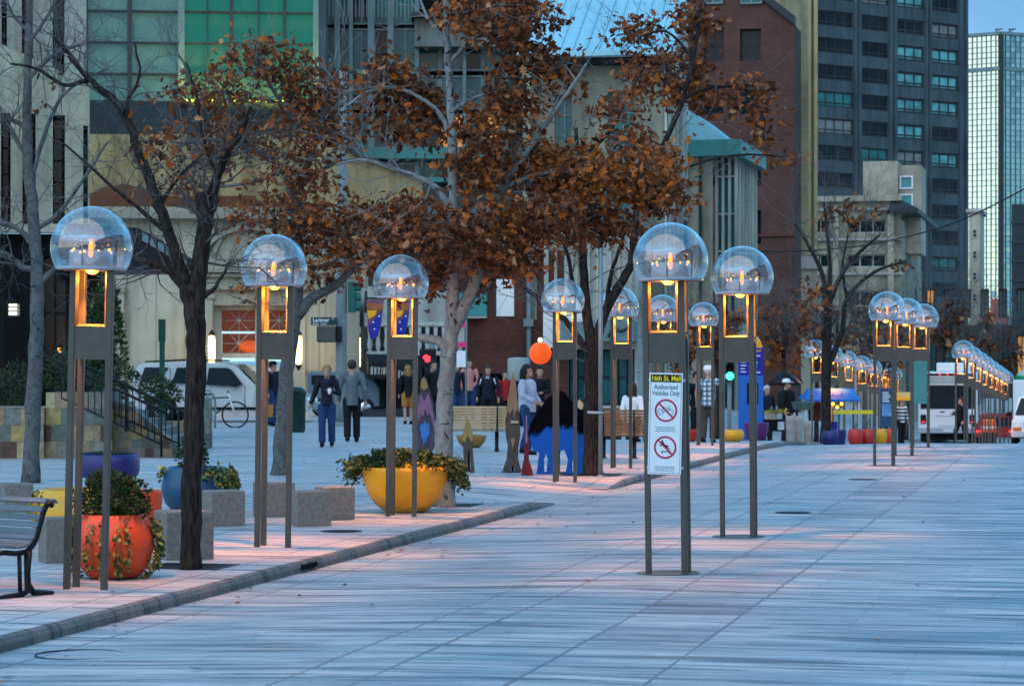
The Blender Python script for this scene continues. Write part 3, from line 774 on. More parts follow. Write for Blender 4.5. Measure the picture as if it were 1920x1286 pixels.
# 5 teal steel framed building
f = Fr(592, 106, R(-1), 0); r = f.root('steel_frame_building', 'grey teal steel framed glass building behind the white birch tree', 'building')
zt = f.z(592, -90)
solid(r, 'core', M['dark'], f.x(592), f.x(1010), 1.6, 9, 0, zt)
for a, b in ((594, 612), (628, 638), (655, 662), (690, 702), (727, 738), (778, 786), (868, 874), (940, 952), (990, 1004)):
    solid(r, 'column', M['steel_teal'], f.x(a), f.x(b), -.3, .5, 0, zt if b < 790 else f.z(592, 92))
xs = [612, 655, 700, 738, 782, 825, 870, 905, 945, 992]
zr = [(-90, -30), (-22, 45), (52, 132), (140, 205), (212, 278), (300, 335), (345, 392), (410, 520)]
for i, (a, b) in enumerate(zip(xs, xs[1:])):
    for j, (t, bt) in enumerate(zr):
        if a >= 780 and bt < 95: continue
        g = M['teal_glass'] if (i * 5 + j * 3) % 4 else M['glass']
        if j == 4 and a in (825, 905): g = M['warm_lit']
        window(r, f.x(a), f.x(b), f.z(600, bt), f.z(600, t), .3 + .02 * (i % 3), 1 + (i % 2), 1, M['steel_teal'], g, .08)
solid(r, 'parapet', pm('grey_parapet', (.19, .215, .20), .8, .15, .6, stain=.75), f.x(778), f.x(1008), -.9, .1, f.z(592, 92), f.z(592, 40))
solid(r, 'parapet_cap', M['coping'], f.x(772), f.x(1012), -1.5, .3, f.z(592, 40), f.z(592, 32))
for (a, b, t, h, d) in ((612, 1005, 280, 20, .8), (690, 905, 336, 8, 1.0), (780, 910, 393, 10, .6), (612, 782, 134, 6, .3)):
    solid(r, 'ledge', M['teal'] if t < 390 else M['steel_teal'], f.x(a), f.x(b), -d, .28, f.z(592, t + h), f.z(592, t))
# railing on the open deck
mb = MB()
for k in range(24):
    a = f.x(612 + k * 7); mb.box(a, a + .03, -1.0, -.96, f.z(592, 38), f.z(592, -8))
mb.box(f.x(610), f.x(782), -1.02, -.94, f.z(592, -4), f.z(592, -10)); mb.build('railing', M['steel_teal'], r)

# 6 building with the pale blue standing seam roof
f = Fr(1000, 102, YAW, 0); r = f.root('blue_roof_building', 'cream building with pale blue standing seam metal roof behind the orange leaves', 'building')
xa, xb = f.x(985), f.x(1246)
zw = f.z(1100, 112)
win = [(1040, 1072, 178, 290), (1140, 1192, 172, 292), (1060, 1100, 330, 420), (1130, 1180, 330, 420)]
ops = [(f.x(a), f.x(b), f.z(a, bt), f.z(a, t)) for a, b, t, bt in win]
mb = MB(); wall_open(mb, xa, xb, 0, zw, ops, .4)
mb.quad((xa, 0, 0), (xa, 9, 0), (xa, 9, zw), (xa, 0, zw)); mb.build('wall', pm('greenish_cream', (.22, .22, .165), .85, .15, .8, stain=.75), r)
for o in ops: window(r, *o, .35, 2, 3, M['steel_teal'], M['teal_glass'], .07)
# glazed side
mb = MB()
for k in range(5):
    y0 = k * 1.0; mb.box(xb - .08, xb + .08, y0, y0 + .12, 0, zw - .4)
for z in (2.8, 4.6, 6.4, 8.2, 10.0): mb.box(xb - .05, xb + .06, 0, 4.1, z, z + .12)
mb.box(xb - .06, xb + .1, 0, 4.1, zw - .4, zw)
mb.build('side_frame', M['pale_wall'], r)
mb = MB(); mb.box(xb - .05, xb - .02, .12, 4.0, 0, zw - .4); mb.build('side_glazing', M['teal_glass'], r)
# roof: slope rising away from the eave
ze = f.z(1100, 100); ex0, ex1 = f.x(970, -.8), f.x(1262, -.8)
run, rise = 5.2, 3.9
mb = MB(); mb.add([(ex0, -.8, ze), (ex1, -.8, ze), (ex1, run, ze + rise), (ex0, run, ze + rise), (ex0, -.8, ze - .25), (ex1, -.8, ze - .25), (ex1, run, ze + rise - .25), (ex0, run, ze + rise - .25)],
       [(0, 1, 2, 3), (0, 4, 5, 1), (1, 5, 6, 2), (3, 2, 6, 7), (4, 7, 6, 5), (0, 3, 7, 4)])
rf = mb.build('roof', M['roofblue'], r)
k = ex0 + .1
while k < ex1:
    mb = MB(); mb.add([(k, -.8, ze + .002), (k + .05, -.8, ze + .002), (k + .05, -.8, ze + .07), (k, -.8, ze + .07), (k, run, ze + rise + .002), (k + .05, run, ze + rise + .002), (k + .05, run, ze + rise + .07), (k, run, ze + rise + .07)],
           [(0, 1, 2, 3), (0, 3, 7, 4), (1, 5, 6, 2), (3, 2, 6, 7), (4, 7, 6, 5)]); mb.build('seam', M['roofblue'], rf); k += .5
solid(r, 'gutter', M['roofblue'], ex0, ex1, -.95, -.8, ze - .22, ze - .02)
solid(r, 'soffit', M['dark'], xa, xb, -.8, .0, ze - .5, ze - .26)
solid(r, 'wing', M['stone2'], f.x(985), f.x(1000), -.5, .5, 0, f.z(990, 130))
solid(r, 'rear_block', M['pale_wall'], f.x(1010, 12), f.x(1250, 12), 12, 18, 8, f.z(1010, -20, 12))
# pale panelled lower front
f2 = Fr(1000, 99, YAW, 0); r = f2.root('panelled_front', 'pale grey green panelled shop front with ribs behind the fifth globe lamp', 'building')
mb = MB(); wall_open(mb, f2.x(1000), f2.x(1196), 0, f2.z(1100, 440), [(f2.x(1062), f2.x(1096), .1, f2.z(1062, 655)), (f2.x(1100), f2.x(1150), .1, f2.z(1062, 655)), (f2.x(1154), f2.x(1190), .1, f2.z(1062, 655))], .5)
mb.quad((f2.x(1196), 0, 0), (f2.x(1196), 3, 0), (f2.x(1196), 3, f2.z(1100, 440)), (f2.x(1196), 0, f2.z(1100, 440)))
mb.build('wall', M['pale_wall'], r)
for a, b in ((1062, 1096), (1100, 1150), (1154, 1190)): window(r, f2.x(a), f2.x(b), .1, f2.z(1062, 655), .45, 2, 2, M['black'], M['teal_glass'], .06)
for i, px in enumerate((1003, 1022, 1041, 1060, 1080, 1100, 1120, 1140, 1160, 1180)):
    solid(r, 'rib', M['pale_wall'] if i % 2 else M['cream_green'], f2.x(px), f2.x(px + (8 if i % 2 else 5)), -.2, .02, f2.z(px, 600), f2.z(px, 440))
solid(r, 'fascia', M['steel_teal'], f2.x(1060), f2.x(1196), -1.0, .02, f2.z(1062, 640), f2.z(1062, 604))
solid(r, 'sign_board', M['white_wall'], f2.x(1022), f2.x(1096), -.35, -.2, f2.z(1022, 652), f2.z(1022, 552))
mb = MB(); mb.tube([(f2.x(1150), -1.06, f2.z(1150, 632)), (f2.x(1160), -1.06, f2.z(1150, 612)), (f2.x(1172), -1.06, f2.z(1150, 622)), (f2.x(1186), -1.06, f2.z(1150, 616))], .05, 6); mb.build('sign_stroke', M['coping'], r)

# 7 teal canopy with columns
f = Fr(1280, 120, YAW); r = f.root('teal_canopy_building', 'glass entrance with teal canopy and round cream columns in front of the brick building', 'building')
zc0, zc1 = f.z(1280, 293), f.z(1280, 263)
mb = MB(); mb.box(f.x(1262), f.x(1388), 0, 9.5, zc0, zc1); o = mb.build('canopy', M['teal'], r)
mb = MB(); mb.prism([(f.x(1262, 2), zc1), (f.x(1372, 2), zc1), (f.x(1300, 2), f.z(1300, 212, 2)), (f.x(1262, 2), f.z(1262, 190, 2))], 2, 8.5); mb.build('roof', M['roofblue'], r)
for px in (1300, 1326):
    mb = MB(); mb.lathe([(.26, -1), (.26, zc0 - .5), (.32, zc0 - .4), (.32, zc0)], 16, c=(f.x(px, 1), 1, 0)); mb.build('column', M['cream'], r)
mb = MB()
for px in (1344, 1356, 1368, 1380): mb.box(f.x(px, 1.5) - .06, f.x(px, 1.5) + .06, 1.4, 1.6, -1, zc0)
for py in (330, 400, 470, 540, 610): mb.box(f.x(1344, 1.5), f.x(1380, 1.5), 1.42, 1.58, f.z(1350, py + 3, 1.5), f.z(1350, py, 1.5))
for k in range(6): mb.box(f.x(1380, 1.5) - .05, f.x(1380, 1.5) + .07, 2.6 + k * 1.2, 2.7 + k * 1.2, -1, zc0)
mb.build('glazing_frame', M['pale_wall'], r)
solid(r, 'glazing', M['teal_glass'], f.x(1344, 1.5), f.x(1380, 1.5) - .04, 1.66, 9, -1, zc0 - .01)
solid(r, 'rear_glazing', M['teal_glass'], f.x(1262, 4), f.x(1346, 4) - .6, 4, 4.2, -1, zc0 - .01)

# 8 brown brick building and the cream building beside it
f = Fr(1300, 138, YAW, -2.0); r = f.root('brown_brick_building', 'brown brick building with square dark windows and sloping parapet', 'building')
B = f.x(1490)
win = [(1320, 1357, 55, 115), (1387, 1427, 55, 115), (1320, 1356, -30, 9), (1389, 1430, -30, 9), (1320, 1357, 160, 216), (1387, 1427, 160, 216), (1390, 1427, 290, 350), (1388, 1427, 395, 458), (1392, 1428, 480, 530), (1320, 1357, 290, 350)]
ops = [(f.x(a), f.x(b), f.z(a, bt), f.z(a, t)) for a, b, t, bt in win]
zt = f.z(1490, 47)
mb = MB(); wall_open(mb, f.x(1190), B, 0, zt, [o for o in ops if o[3] < zt], .5)
zq = f.z(1425, -50)
rest = [o for o in ops if o[3] >= zt]
mb2 = [(f.x(1190), zt), (B, zt), (f.x(1424), f.z(1424, -4)), (f.x(1424), zq), (f.x(1190), zq)]
mb.add([(x, .0, z) for x, z in mb2], [(0, 1, 2, 3, 4)])
mb.quad((B, 0, 0), (B, 3, 0), (B, 3, zt), (B, 0, zt)); mb.build('wall', M['brick'], r)
for o in ops:
    if o[3] < zt: window(r, *o, .45, 1, 2, M['coping'], M['glass'], .07)
    else: window(r, *o, -.09, 2, 2, M['steel_teal'], M['teal_glass'], .09)
(x0, z0), (x1, z1) = (f.x(1424), f.z(1424, -4)), (B, zt)
mb = MB(); mb.add([(x0, -.25, z0), (x1, -.25, z1), (x1, .6, z1), (x0, .6, z0), (x0, -.25, z0 + .45), (x1, -.25, z1 + .45), (x1, .6, z1 + .45), (x0, .6, z0 + .45)], [(0, 1, 5, 4), (4, 5, 6, 7), (0, 3, 2, 1), (1, 2, 6, 5), (0, 4, 7, 3)]); mb.build('coping', M['coping'], r)
for t in (565, 440): solid(r, 'string_course', M['brick_dark'], f.x(1300), B, -.12, .02, f.z(1300, t + 5), f.z(1300, t))
f = Fr(1420, 142, R(5.5), -2.0); r = f.root('cream_pilaster_building', 'tall cream stone building with ribbed corner between brick building and dark tower', 'building')
zt = f.z(1420, -120)
mb = MB(); mb.box(f.x(1400), f.x(1516), 0, 20, 0, zt); mb.build('wall', pm('rough_cream_stone', (.27, .25, .15), .9, .25, 1.5, bump=.2, stain=.75), r)
for a, b, y in ((1516, 1521, .0), (1521.5, 1525.5, .35), (1526, 1533, -.15)):
    solid(r, 'rib', pm('ribbed_stone', (.36, .30, .16), .85, .15, .7), f.x(a), f.x(b), y, y + 3, f.z(1420, 470), zt)
solid(r, 'corner_base', M['cream'], f.x(1492), f.x(1533), -.3, 2.6, 0, f.z(1420, 505)); solid(r, 'base_cornice', M['sill'], f.x(1488), f.x(1535), -.6, 2.8, f.z(1420, 505), f.z(1420, 482))

# 9 dark tower
f = Fr(1533, 300, R(-38), -4.0); r = f.root('dark_office_tower', 'tall dark grey office tower with four columns of wide windows', 'building')
zt = f.z(1533, -170); B = f.x(1814)
colp = [(1533, 1600), (1615, 1666), (1682, 1733), (1747, 1797)]
zrow = [f.z(1533, t) for t in (18 + 50.6 * k for k in range(-3, 13))]
hgt = f.z(1533, 18) - f.z(1533, 47)
ops = [(f.x(a) + (.0 if a > 1533 else .05), f.x(b), z - hgt, z) for a, b in colp for z in zrow]
mb = MB(); wall_open(mb, f.x(1533), B, 0, zt, ops, .35)
mb.quad((B, 0, 0), (B + .9, 1.1, 0), (B + .9, 1.1, zt), (B, 0, zt)); mb.quad((B + .9, 1.1, 0), (B + .5, 22, 0), (B + .5, 22, zt), (B + .9, 1.1, zt)); mb.quad((f.x(1533), 0, zt), (B, 0, zt), (B, 16, zt), (f.x(1533), 16, zt)); mb.build('wall', M['tower'], r)
for a, b in ((1600.5, 1606), (1609, 1614.5), (1667, 1672), (1676, 1681), (1734, 1738), (1742, 1746), (1798, 1803), (1809, 1813.8)):
    solid(r, 'rib', M['tower'], f.x(a), f.x(b), -.15, .0, 0, zt)
M['blind'] = pm('window_blind', (.16, .18, .17), .7, .4, 2)
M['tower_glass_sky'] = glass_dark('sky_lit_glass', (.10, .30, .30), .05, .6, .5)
for i, o in enumerate(ops):
    c = i // len(zrow); k = i % len(zrow)
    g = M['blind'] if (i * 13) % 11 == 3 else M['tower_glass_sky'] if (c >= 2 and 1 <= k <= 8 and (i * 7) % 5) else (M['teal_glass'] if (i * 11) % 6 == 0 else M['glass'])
    window(r, *o, .22, 3 + (c == 0), 1, M['coping'], g, .16 if c < 2 else .24, zs=[.28])
for k in range(16):
    z = zrow[k] if k < len(zrow) else 0
    mb = MB(); mb.add([(B + .08, .03, z - hgt * 1.7), (B + .95, 1.09, z - hgt * 1.7), (B + .95, 1.09, z - hgt * .95), (B + .08, .03, z - hgt * .95)], [(0, 1, 2, 3)]); mb.build('side_panel', M['pale_wall'], r)

# 10 low cream building with hipped eave and roof block
f = Fr(1535, 172, YAW, -2.6); r = f.root('cream_eaved_building', 'low cream stone building with dark grey eaves in front of the dark tower', 'building')
B = f.x(1690); zt = f.z(1600, 378)
win = [(1500, 1557, 412, 438), (1587, 1661, 412, 438), (1500, 1556, 477, 502), (1587, 1661, 477, 502), (1587, 1661, 545, 575), (1500, 1556, 545, 575)]
ops = [(f.x(a), f.x(b), f.z(a, bt), f.z(a, t)) for a, b, t, bt in win]
mb = MB(); wall_open(mb, f.x(1490), B, 0, zt, ops, .5)
mb.quad((B, 0, 0), (B, 20, 0), (B, 20, zt - 1.2), (B, 0, zt - 1.2)); mb.build('wall', pm('mottled_cream', (.34, .32, .23), .9, .3, .9, bump=.2, stain=.75), r)
for i, o in enumerate(ops): window(r, *o, .4, 3, 1, M['pale_wall'], M['glass'] if i not in (1,) else M['warm_lit'] if False else M['glass'], .1)
for a, b in ((1563, 1573), (1665, 1676)): solid(r, 'pilaster', M['cream'], f.x(a), f.x(b), -.25, .02, 0, zt - .3)
for t in (392, 448, 512): solid(r, 'string_course', M['sill'], f.x(1490), B + .2, -.3, .02, f.z(1535, t + 4), f.z(1535, t))
mb = MB(); zE = f.z(1690, 392)
mb.add([(f.x(1668), -.9, zE), (B + 1.1, -.9, zE), (B + 1.1, 22, zE), (B - .6, 22, zE + .9), (f.x(1668), .6, zE + .5), (B - .6, .6, zE + .9), (f.x(1668), -.9, zE - .3), (B + 1.1, -.9, zE - .3), (B + 1.1, 22, zE - .3), (B - .6, 22, zE - .3)],
       [(0, 1, 5, 4), (1, 2, 3, 5), (0, 6, 7, 1), (1, 7, 8, 2), (6, 9, 8, 7), (2, 8, 9, 3), (0, 4, 6)]); mb.build('eave', M['coping'], r)
solid(r, 'cornice', M['cream'], f.x(1490), f.x(1690), -.4, 1, zt, zt + .35)
x0, x1 = f.x(1618, 4), f.x(1683, 4)
solid(r, 'roof_block', M['cream'], x0, x1, 4, 9, zt - 1, f.z(1618, 303, 4))
solid(r, 'roof_block', M['cream'], x1, f.x(1726, 4), 4.5, 9.5, zt - 3.2, f.z(1700, 309, 4))
for t, b in ((330, 355), (364, 388)): window(r, f.x(1687, 4.5), f.x(1712, 4.5), f.z(1690, b, 4.5), f.z(1690, t, 4.5), 4.44, 1, 1, M['white'], M['tower_glass_sky'], .1)

# 11 mirror glass tower at the right edge
M['mirror'] = pm('mirror_glass', (.66, .88, .80), .03, .06, .06, metal=1.0)
f = Fr(1876, 420, R(-28), -5); r = f.root('mirror_glass_tower', 'pale mirror glass tower at the right edge reflecting the clouds', 'building')
zt = f.z(1876, 66); zm = f.z(1876, 129)
x1 = f.x(1960)
def curtain(xa, xb, y, nx, name):
    mb = MB(); n = 66
    for i in range(nx):
        for k in range(n):
            q = random.uniform(-.006, .006); e = random.uniform(-.022, .022)
            a, b = xa + (xb - xa) * i / nx, xa + (xb - xa) * (i + 1) / nx; c, d = zt * k / n, zt * (k + 1) / n
            mb.quad((a, y + q, c), (b, y - q, c), (b, y - q + e, d), (a, y + q + e, d))
    g = mb.build(name, M['mirror'], r, fix=False)
    mb = MB()
    for i in range(nx + 1): a = xa + (xb - xa) * i / nx; mb.box(a - .05, a + .05, y - .16, y + .1, 0, zt)
    for k in range(n + 1): mb.box(xa, xb, y - .15, y + .08, zt * k / n - .05, zt * k / n + .05)
    mb.box(xa, xb, y - .4, y + .1, zm - .3, zm + .3); mb.box(xa, xb, y - .5, y + .2, zt, zt + .5)
    fr = mb.build('curtain_frame', M['steel_teal'], g)
    return g, fr
curtain(0, x1, 0, 9, 'right_face')
g, fr = curtain(-9, 0, 0, 11, 'left_face')
for o in (g, ): o.rotation_euler.z = R(-65)
solid(r, 'corner_post', M['coping'], -.25, .25, -.5, .3, 0, zt)
solid(r, 'core', M['dark'], 2, x1, 1.5, 20, 0, zt - 1)
for i, px in enumerate((1868, 1893)):
    t = thing('roof_crane', ('left small davit crane on top of the mirror glass tower', 'right small davit crane on top of the mirror glass tower')[i], 'davit', W(px, 64, 421), group='cranes on the glass tower')
    mb = MB(); mb.tube([(0, 0, -.4), (0, 0, .7)], .1, 6); mb.tube([(-.2, 0, .7), (1.0, 0, .75)], .09, 6); mb.tube([(0, 0, .2), (.6, 0, .7)], .06, 5); mb.build('davit_arm', M['coping'], t)
# dark slab, cream sliver and red house beyond
f = Fr(1897, 250, YAW, -4); r = f.root('dark_slab_building', 'near black building at the right edge below the mirror glass tower', 'building')
solid(r, 'wall', pm('black_slab', (.012, .03, .035), .4, .3, .1), 0, f.x(2010), 0, 12, 0, f.z(1897, 383))
for k in range(7): solid(r, 'ledge', M['coping'], -.05, f.x(2010), -.15, 0, f.z(1897, 420 + 36 * k), f.z(1897, 416 + 36 * k))
f = Fr(1817, 270, YAW, -4); r = f.root('cream_sliver_building', 'narrow cream building seen between dark tower and mirror tower', 'building')
solid(r, 'wall', M['cream'], 0, f.x(1838), 0, 10, 0, f.z(1817, 398)); solid(r, 'cornice', M['sill'], -.3, f.x(1838) + .3, -.4, 10, f.z(1817, 398), f.z(1817, 393))
for t in (430, 470, 510, 550): window(r, f.x(1823), f.x(1832), f.z(1820, t + 16), f.z(1820, t), -.06, 1, 2, M['sill'], M['glass'], .1)
f = Fr(1838, 230, YAW, -3.8); r = f.root('red_house', 'small red brick house with stepped gable under the mirror tower', 'building')
mb = MB(); mb.prism([f.p(1838, 700), f.p(1886, 700), f.p(1886, 588), f.p(1878, 588), f.p(1878, 575), f.p(1870, 575), f.p(1870, 560), f.p(1858, 560), f.p(1858, 585), f.p(1838, 588)], 0, 8); mb.build('wall', M['brick_red'] if 'brick_red' in M else pm('red_plaster', (.35, .10, .07), .9, .2, .8), r)
window(r, f.x(1846), f.x(1856), f.z(1846, 625), f.z(1846, 603), -.06, 1, 2, M['sill'], M['glass'], .08)
window(r, f.x(1866), f.x(1876), f.z(1846, 625), f.z(1846, 603), -.06, 1, 2, M['sill'], M['glass'], .08)

# 12 brick shop behind the benches
f = Fr(866, 99, R(4), 0); r = f.root('brick_shop', 'dark brick shop wall with white panel behind the orange sphere', 'building')
ops = [(f.x(876), f.x(905), 0, f.z(880, 700)), (f.x(912), f.x(948), 0, f.z(880, 700))]
mb = MB(); wall_open(mb, f.x(786), f.x(1064), -.3, f.z(900, 470), ops, .6)
mb.quad((f.x(1064), 0, 0), (f.x(1064), 5, 0), (f.x(1064), 5, f.z(900, 470)), (f.x(1064), 0, f.z(900, 470))); mb.build('wall', M['brick_dark'], r)
for o in ops: window(r, *o, .5, 2, 1, M['black'], M['glass'], .08, name='shop_window')
solid(r, 'white_panel', M['white_wall'], f.x(931), f.x(964), -.08, .02, f.z(931, 593), f.z(931, 524))
solid(r, 'sign_band', M['teal'], f.x(786), f.x(914), -.5, -.003, f.z(790, 593), f.z(790, 548))
solid(r, 'fascia', M['coping'], f.x(786), f.x(914), -.55, -.003, f.z(790, 548), f.z(790, 543)); solid(r, 'fascia', M['sill'], f.x(786), f.x(914), -.55, -.003, f.z(790, 597), f.z(790, 593.5))
mb = MB(); mb.tube([(f.x(992), -.2, 0), (f.x(992), -.2, f.z(992, 470))], .09, 8); mb.tube([(f.x(999), -.2, f.z(992, 600)), (f.x(999), -.2, f.z(992, 470))], .06, 8); mb.box(f.x(983), f.x(1001), -.4, 0, f.z(992, 612), f.z(992, 598)); mb.build('downpipe', M['grey_metal'], r)
for i, px in enumerate((812, 847)):
    t = thing('gooseneck_lamp', ('blue white lamp over the teal sign band, left of the birch', 'blue white lamp over the teal sign band, behind the birch fork')[i], 'wall lamp', W(px - 6, 538, 96.6), group='lamps over the teal sign')
    mb = MB(); mb.tube([(0, 1.6, .1), (0, 1, .35), (0, .3, .3), (0, 0, .05)], .03, 6); mb.lathe([(.02, .1), (.12, .06), (.28, -.06)], 12); mb.build('shade', M['black'], t)
    mb = MB(); mb.ball((0, 0, -.06), .2, 8, sc=(1, 1, .4)); mb.build('bulb', em('blue_bulb%d' % i, (.35, .75, 1), 5), t)

# 13 awning shops
f = Fr(690, 84, R(-9), 0); r = f.root('awning_shop_row', 'shop front with black lettered awnings and white balusters behind the woman', 'building')
zt = f.z(700, 535)
bays = [(686, 728), (734, 782), (790, 832)]
ops = [(f.x(a), f.x(b), .25, f.z(a, 690)) for a, b in bays]
mb = MB(); wall_open(mb, f.x(676), f.x(870), -.2, f.z(700, 612), ops, .6); mb.build('wall', pm('dark_shop_stone', (.06, .055, .048), .9, .3, 1.0), r)  # dark stone for the shop wall
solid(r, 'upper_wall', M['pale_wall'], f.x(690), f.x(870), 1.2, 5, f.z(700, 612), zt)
solid(r, 'side_wall', M['stone2d'], f.x(676), f.x(678), .61, 6, -.2, f.z(700, 560))
mb = MB(); k = f.x(692)
while k < f.x(865): mb.lathe([(.05, 0), (.09, .2), (.05, .42), (.08, .75), (.06, .8)], 8, c=(k, -.25, f.z(700, 658))); k += .26
mb.box(f.x(686), f.x(868), -.4, -.1, f.z(700, 660) - .1, f.z(700, 658)); mb.box(f.x(686), f.x(868), -.38, -.12, f.z(700, 658) + .8, f.z(700, 658) + .92); mb.build('balustrade', M['pale_wall'], r)
for i, ((a, b), o) in enumerate(zip(bays, ops)):
    window(r, *o, .5, 3, 1, M['coping'], M['glass'] if i else M['teal_glass'], .07, name='shop_window')
    dz = -.12 * i
    z1 = f.z(a, 655) + dz; z0 = f.z(a, 680) + dz; xa_, xb_ = f.x(a - 2), f.x(b + 2)
    mb = MB(); mb.add([(xa_, 0, z1), (xb_, 0, z1), (xb_, -1.1, z0), (xa_, -1.1, z0), (xb_, -1.1, z0 - .5), (xa_, -1.1, z0 - .5), (xa_, 0, z0 - .5), (xb_, 0, z0 - .5)], [(0, 1, 2, 3), (3, 2, 4, 5), (0, 3, 5, 6), (1, 7, 4, 2)])
    aw = mb.build('awning', M['black'], r)
    mb = MB(); q = (xa_ + xb_) / 2 - .32
    while q < (xa_ + xb_) / 2 + .3:
        w_ = random.choice((.05, .07, .03)); hh = random.choice((.2, .22, .18)); mb.box(q, q + w_, -1.112, -1.103, z0 - .36, z0 - .36 + hh); mb.box(q, q + w_ + .04, -1.112, -1.103, z0 - .36 + hh, z0 - .34 + hh); q += w_ + random.choice((.04, .05, .03))
    mb.build('lettering', M['sill'], aw)
solid(r, 'stall_riser', M['coping'], f.x(680), f.x(836), -.25, .02, -.2, .24)
t = thing('round_sign', 'dark round blade sign on the corner above the awnings', 'sign', W(686, 566, 82)); mb = MB(); mb.lathe([(.001, -.04), (.36, -.04), (.38, 0), (.36, .04), (.001, .04)], 24, M=Matrix.Rotation(R(90), 4, 'Y') @ Matrix.Scale(.95, 4)); mb.build('disc', M['coping'], t); mb = MB(); mb.tube([(0, 0, 0), (0, 2.6, 0)], .03, 6); mb.build('bracket', M['black'], t)

# 14 dark blocks that close the street level behind the far trees
f = Fr(1190, 150, YAW); r = f.root('dark_corner_block', 'dark street level shop block with lit windows behind the plaid shirt man', 'building')
mb = MB(); ops = [(f.x(a), f.x(a + 26), 1.0, 3.6) for a in (1200, 1240, 1282, 1324, 1366, 1408, 1450)]
wall_open(mb, f.x(1190), f.x(1496), -.5, f.z(1190, 560), ops, .6); mb.build('wall', pm('dark_wall', (.045, .04, .036), .9, .3, .6, stain=.75), r)  # plain dark wall tone with streaks
for i, o in enumerate(ops): window(r, *o, .5, 2, 2, M['coping'], M['warm_lit'] if i in (0, 5, 6) else M['teal_glass'], .08, name='shop_window')
solid(r, 'fascia', M['steel_teal'], f.x(1195), f.x(1494), -.5, -.003, 3.8, 4.4)
f = Fr(1490, 150, YAW); r = f.root('pale_column_front', 'pale yellow shop front with columns behind the black umbrella', 'building')
mb = MB(); ops = [(f.x(a), f.x(a + 12), .3, 5) for a in (1502, 1522, 1542, 1562)]
wall_open(mb, f.x(1488), f.x(1585), -.5, f.z(1490, 640), ops, .6); mb.build('wall', M['beige'], r)
for o in ops: window(r, *o, .5, 1, 3, M['pale_wall'], M['glass'], .1)
for a in (1497, 1516, 1536, 1557): 
    mb = MB(); mb.lathe([(.22, -.5), (.2, 5.2), (.28, 5.4), (.28, 5.6)], 12, c=(f.x(a), -.5, 0)); mb.build('column', M['cream'], r)
f = Fr(1585, 185, YAW); r = f.root('dark_street_block', 'long dark building front closing the street behind the bus', 'building')
mb = MB(); ops = [(f.x(a), f.x(a + 20), .6, 3.8) for a in range(1600, 2000, 34)] + [(f.x(a), f.x(a + 16), 5, 7) for a in range(1600, 2000, 34)]
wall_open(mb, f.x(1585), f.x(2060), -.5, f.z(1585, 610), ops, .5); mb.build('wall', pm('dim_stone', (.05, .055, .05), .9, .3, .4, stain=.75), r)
for i, o in enumerate(ops): window(r, *o, .42, 2, 2, M['coping'], M['warm_lit'] if i % 7 == 2 else M['teal_glass'], .09)

# 15 the sides of the street that stand outside the picture and close off its low sky
def off_block(name, label, u, v, rot, w_, h_, mat, nx=6, nz=6):
    o = S(u, v, -.3); r = thing(name, label, 'building', o, rot)
    ops = []
    for i in range(nx):
        for j in range(nz):
            cx = -w_ / 2 + w_ * (i + .5) / nx; z = 1.0 + (h_ - 2) * j / nz; ops.append((cx - w_ / nx * .3, cx + w_ / nx * .3, z, z + (h_ - 2) / nz * .62))
    mb = MB(); wall_open(mb, -w_ / 2, w_ / 2, 0, h_, ops, .4)
    mb.quad((-w_ / 2, 0, 0), (-w_ / 2, 14, 0), (-w_ / 2, 14, h_), (-w_ / 2, 0, h_)); mb.quad((w_ / 2, 0, 0), (w_ / 2, 14, 0), (w_ / 2, 14, h_), (w_ / 2, 0, h_)); mb.quad((-w_ / 2, 0, h_), (w_ / 2, 0, h_), (w_ / 2, 14, h_), (-w_ / 2, 14, h_)); mb.quad((-w_ / 2, 14, 0), (w_ / 2, 14, 0), (w_ / 2, 14, h_), (-w_ / 2, 14, h_))
    mb.build('wall', mat, r)
    for q in ops: window(r, *q, .35, 2, 2, M['coping'], M['teal_glass'], .1)
off_block('stone_office', 'grey stone office block closing the street behind the viewer', -48, 0, SROT + R(180), 46, 9, M['stone2d'])
off_block('brick_warehouse', 'brown brick warehouse across the road, out of the picture to the right', 8, 17, SROT - R(90), 60, 16, M['brick'])
# ------------------------------------------------------------------ trees and plants
M['leaf_orange'] = pm('orange_oak_leaf', (.38, .105, .014), .6, .3, 9)
M['leaf_rust'] = pm('rust_oak_leaf', (.20, .058, .016), .65, .3, 9)
M['leaf_dark'] = pm('dark_oak_leaf', (.085, .032, .014), .7, .3, 9)
M['leaf_tan'] = pm('tan_oak_leaf', (.36, .17, .075), .65, .3, 9)
LEAFS = [M['leaf_orange'], M['leaf_rust'], M['leaf_dark'], M['leaf_tan']]
M['g_dark'] = pm('dark_green_leaf', (.022, .05, .018), .6, .35, 12)
M['g_mid'] = pm('mid_green_leaf', (.06, .10, .03), .6, .3, 12)
M['g_light'] = pm('yellow_green_leaf', (.22, .24, .07), .6, .3, 12)
M['g_yellow'] = pm('yellow_flower', (.7, .42, .03), .6, .2, 12)
GREENS = [M['g_dark'], M['g_mid'], M['g_light'], M['g_yellow']]
rnd = random.Random(11)
LOBE = [(0, 0), (.16, .12), (.10, .24), (.34, .38), (.16, .50), (.36, .70), (.14, .78), (0, 1.0)]
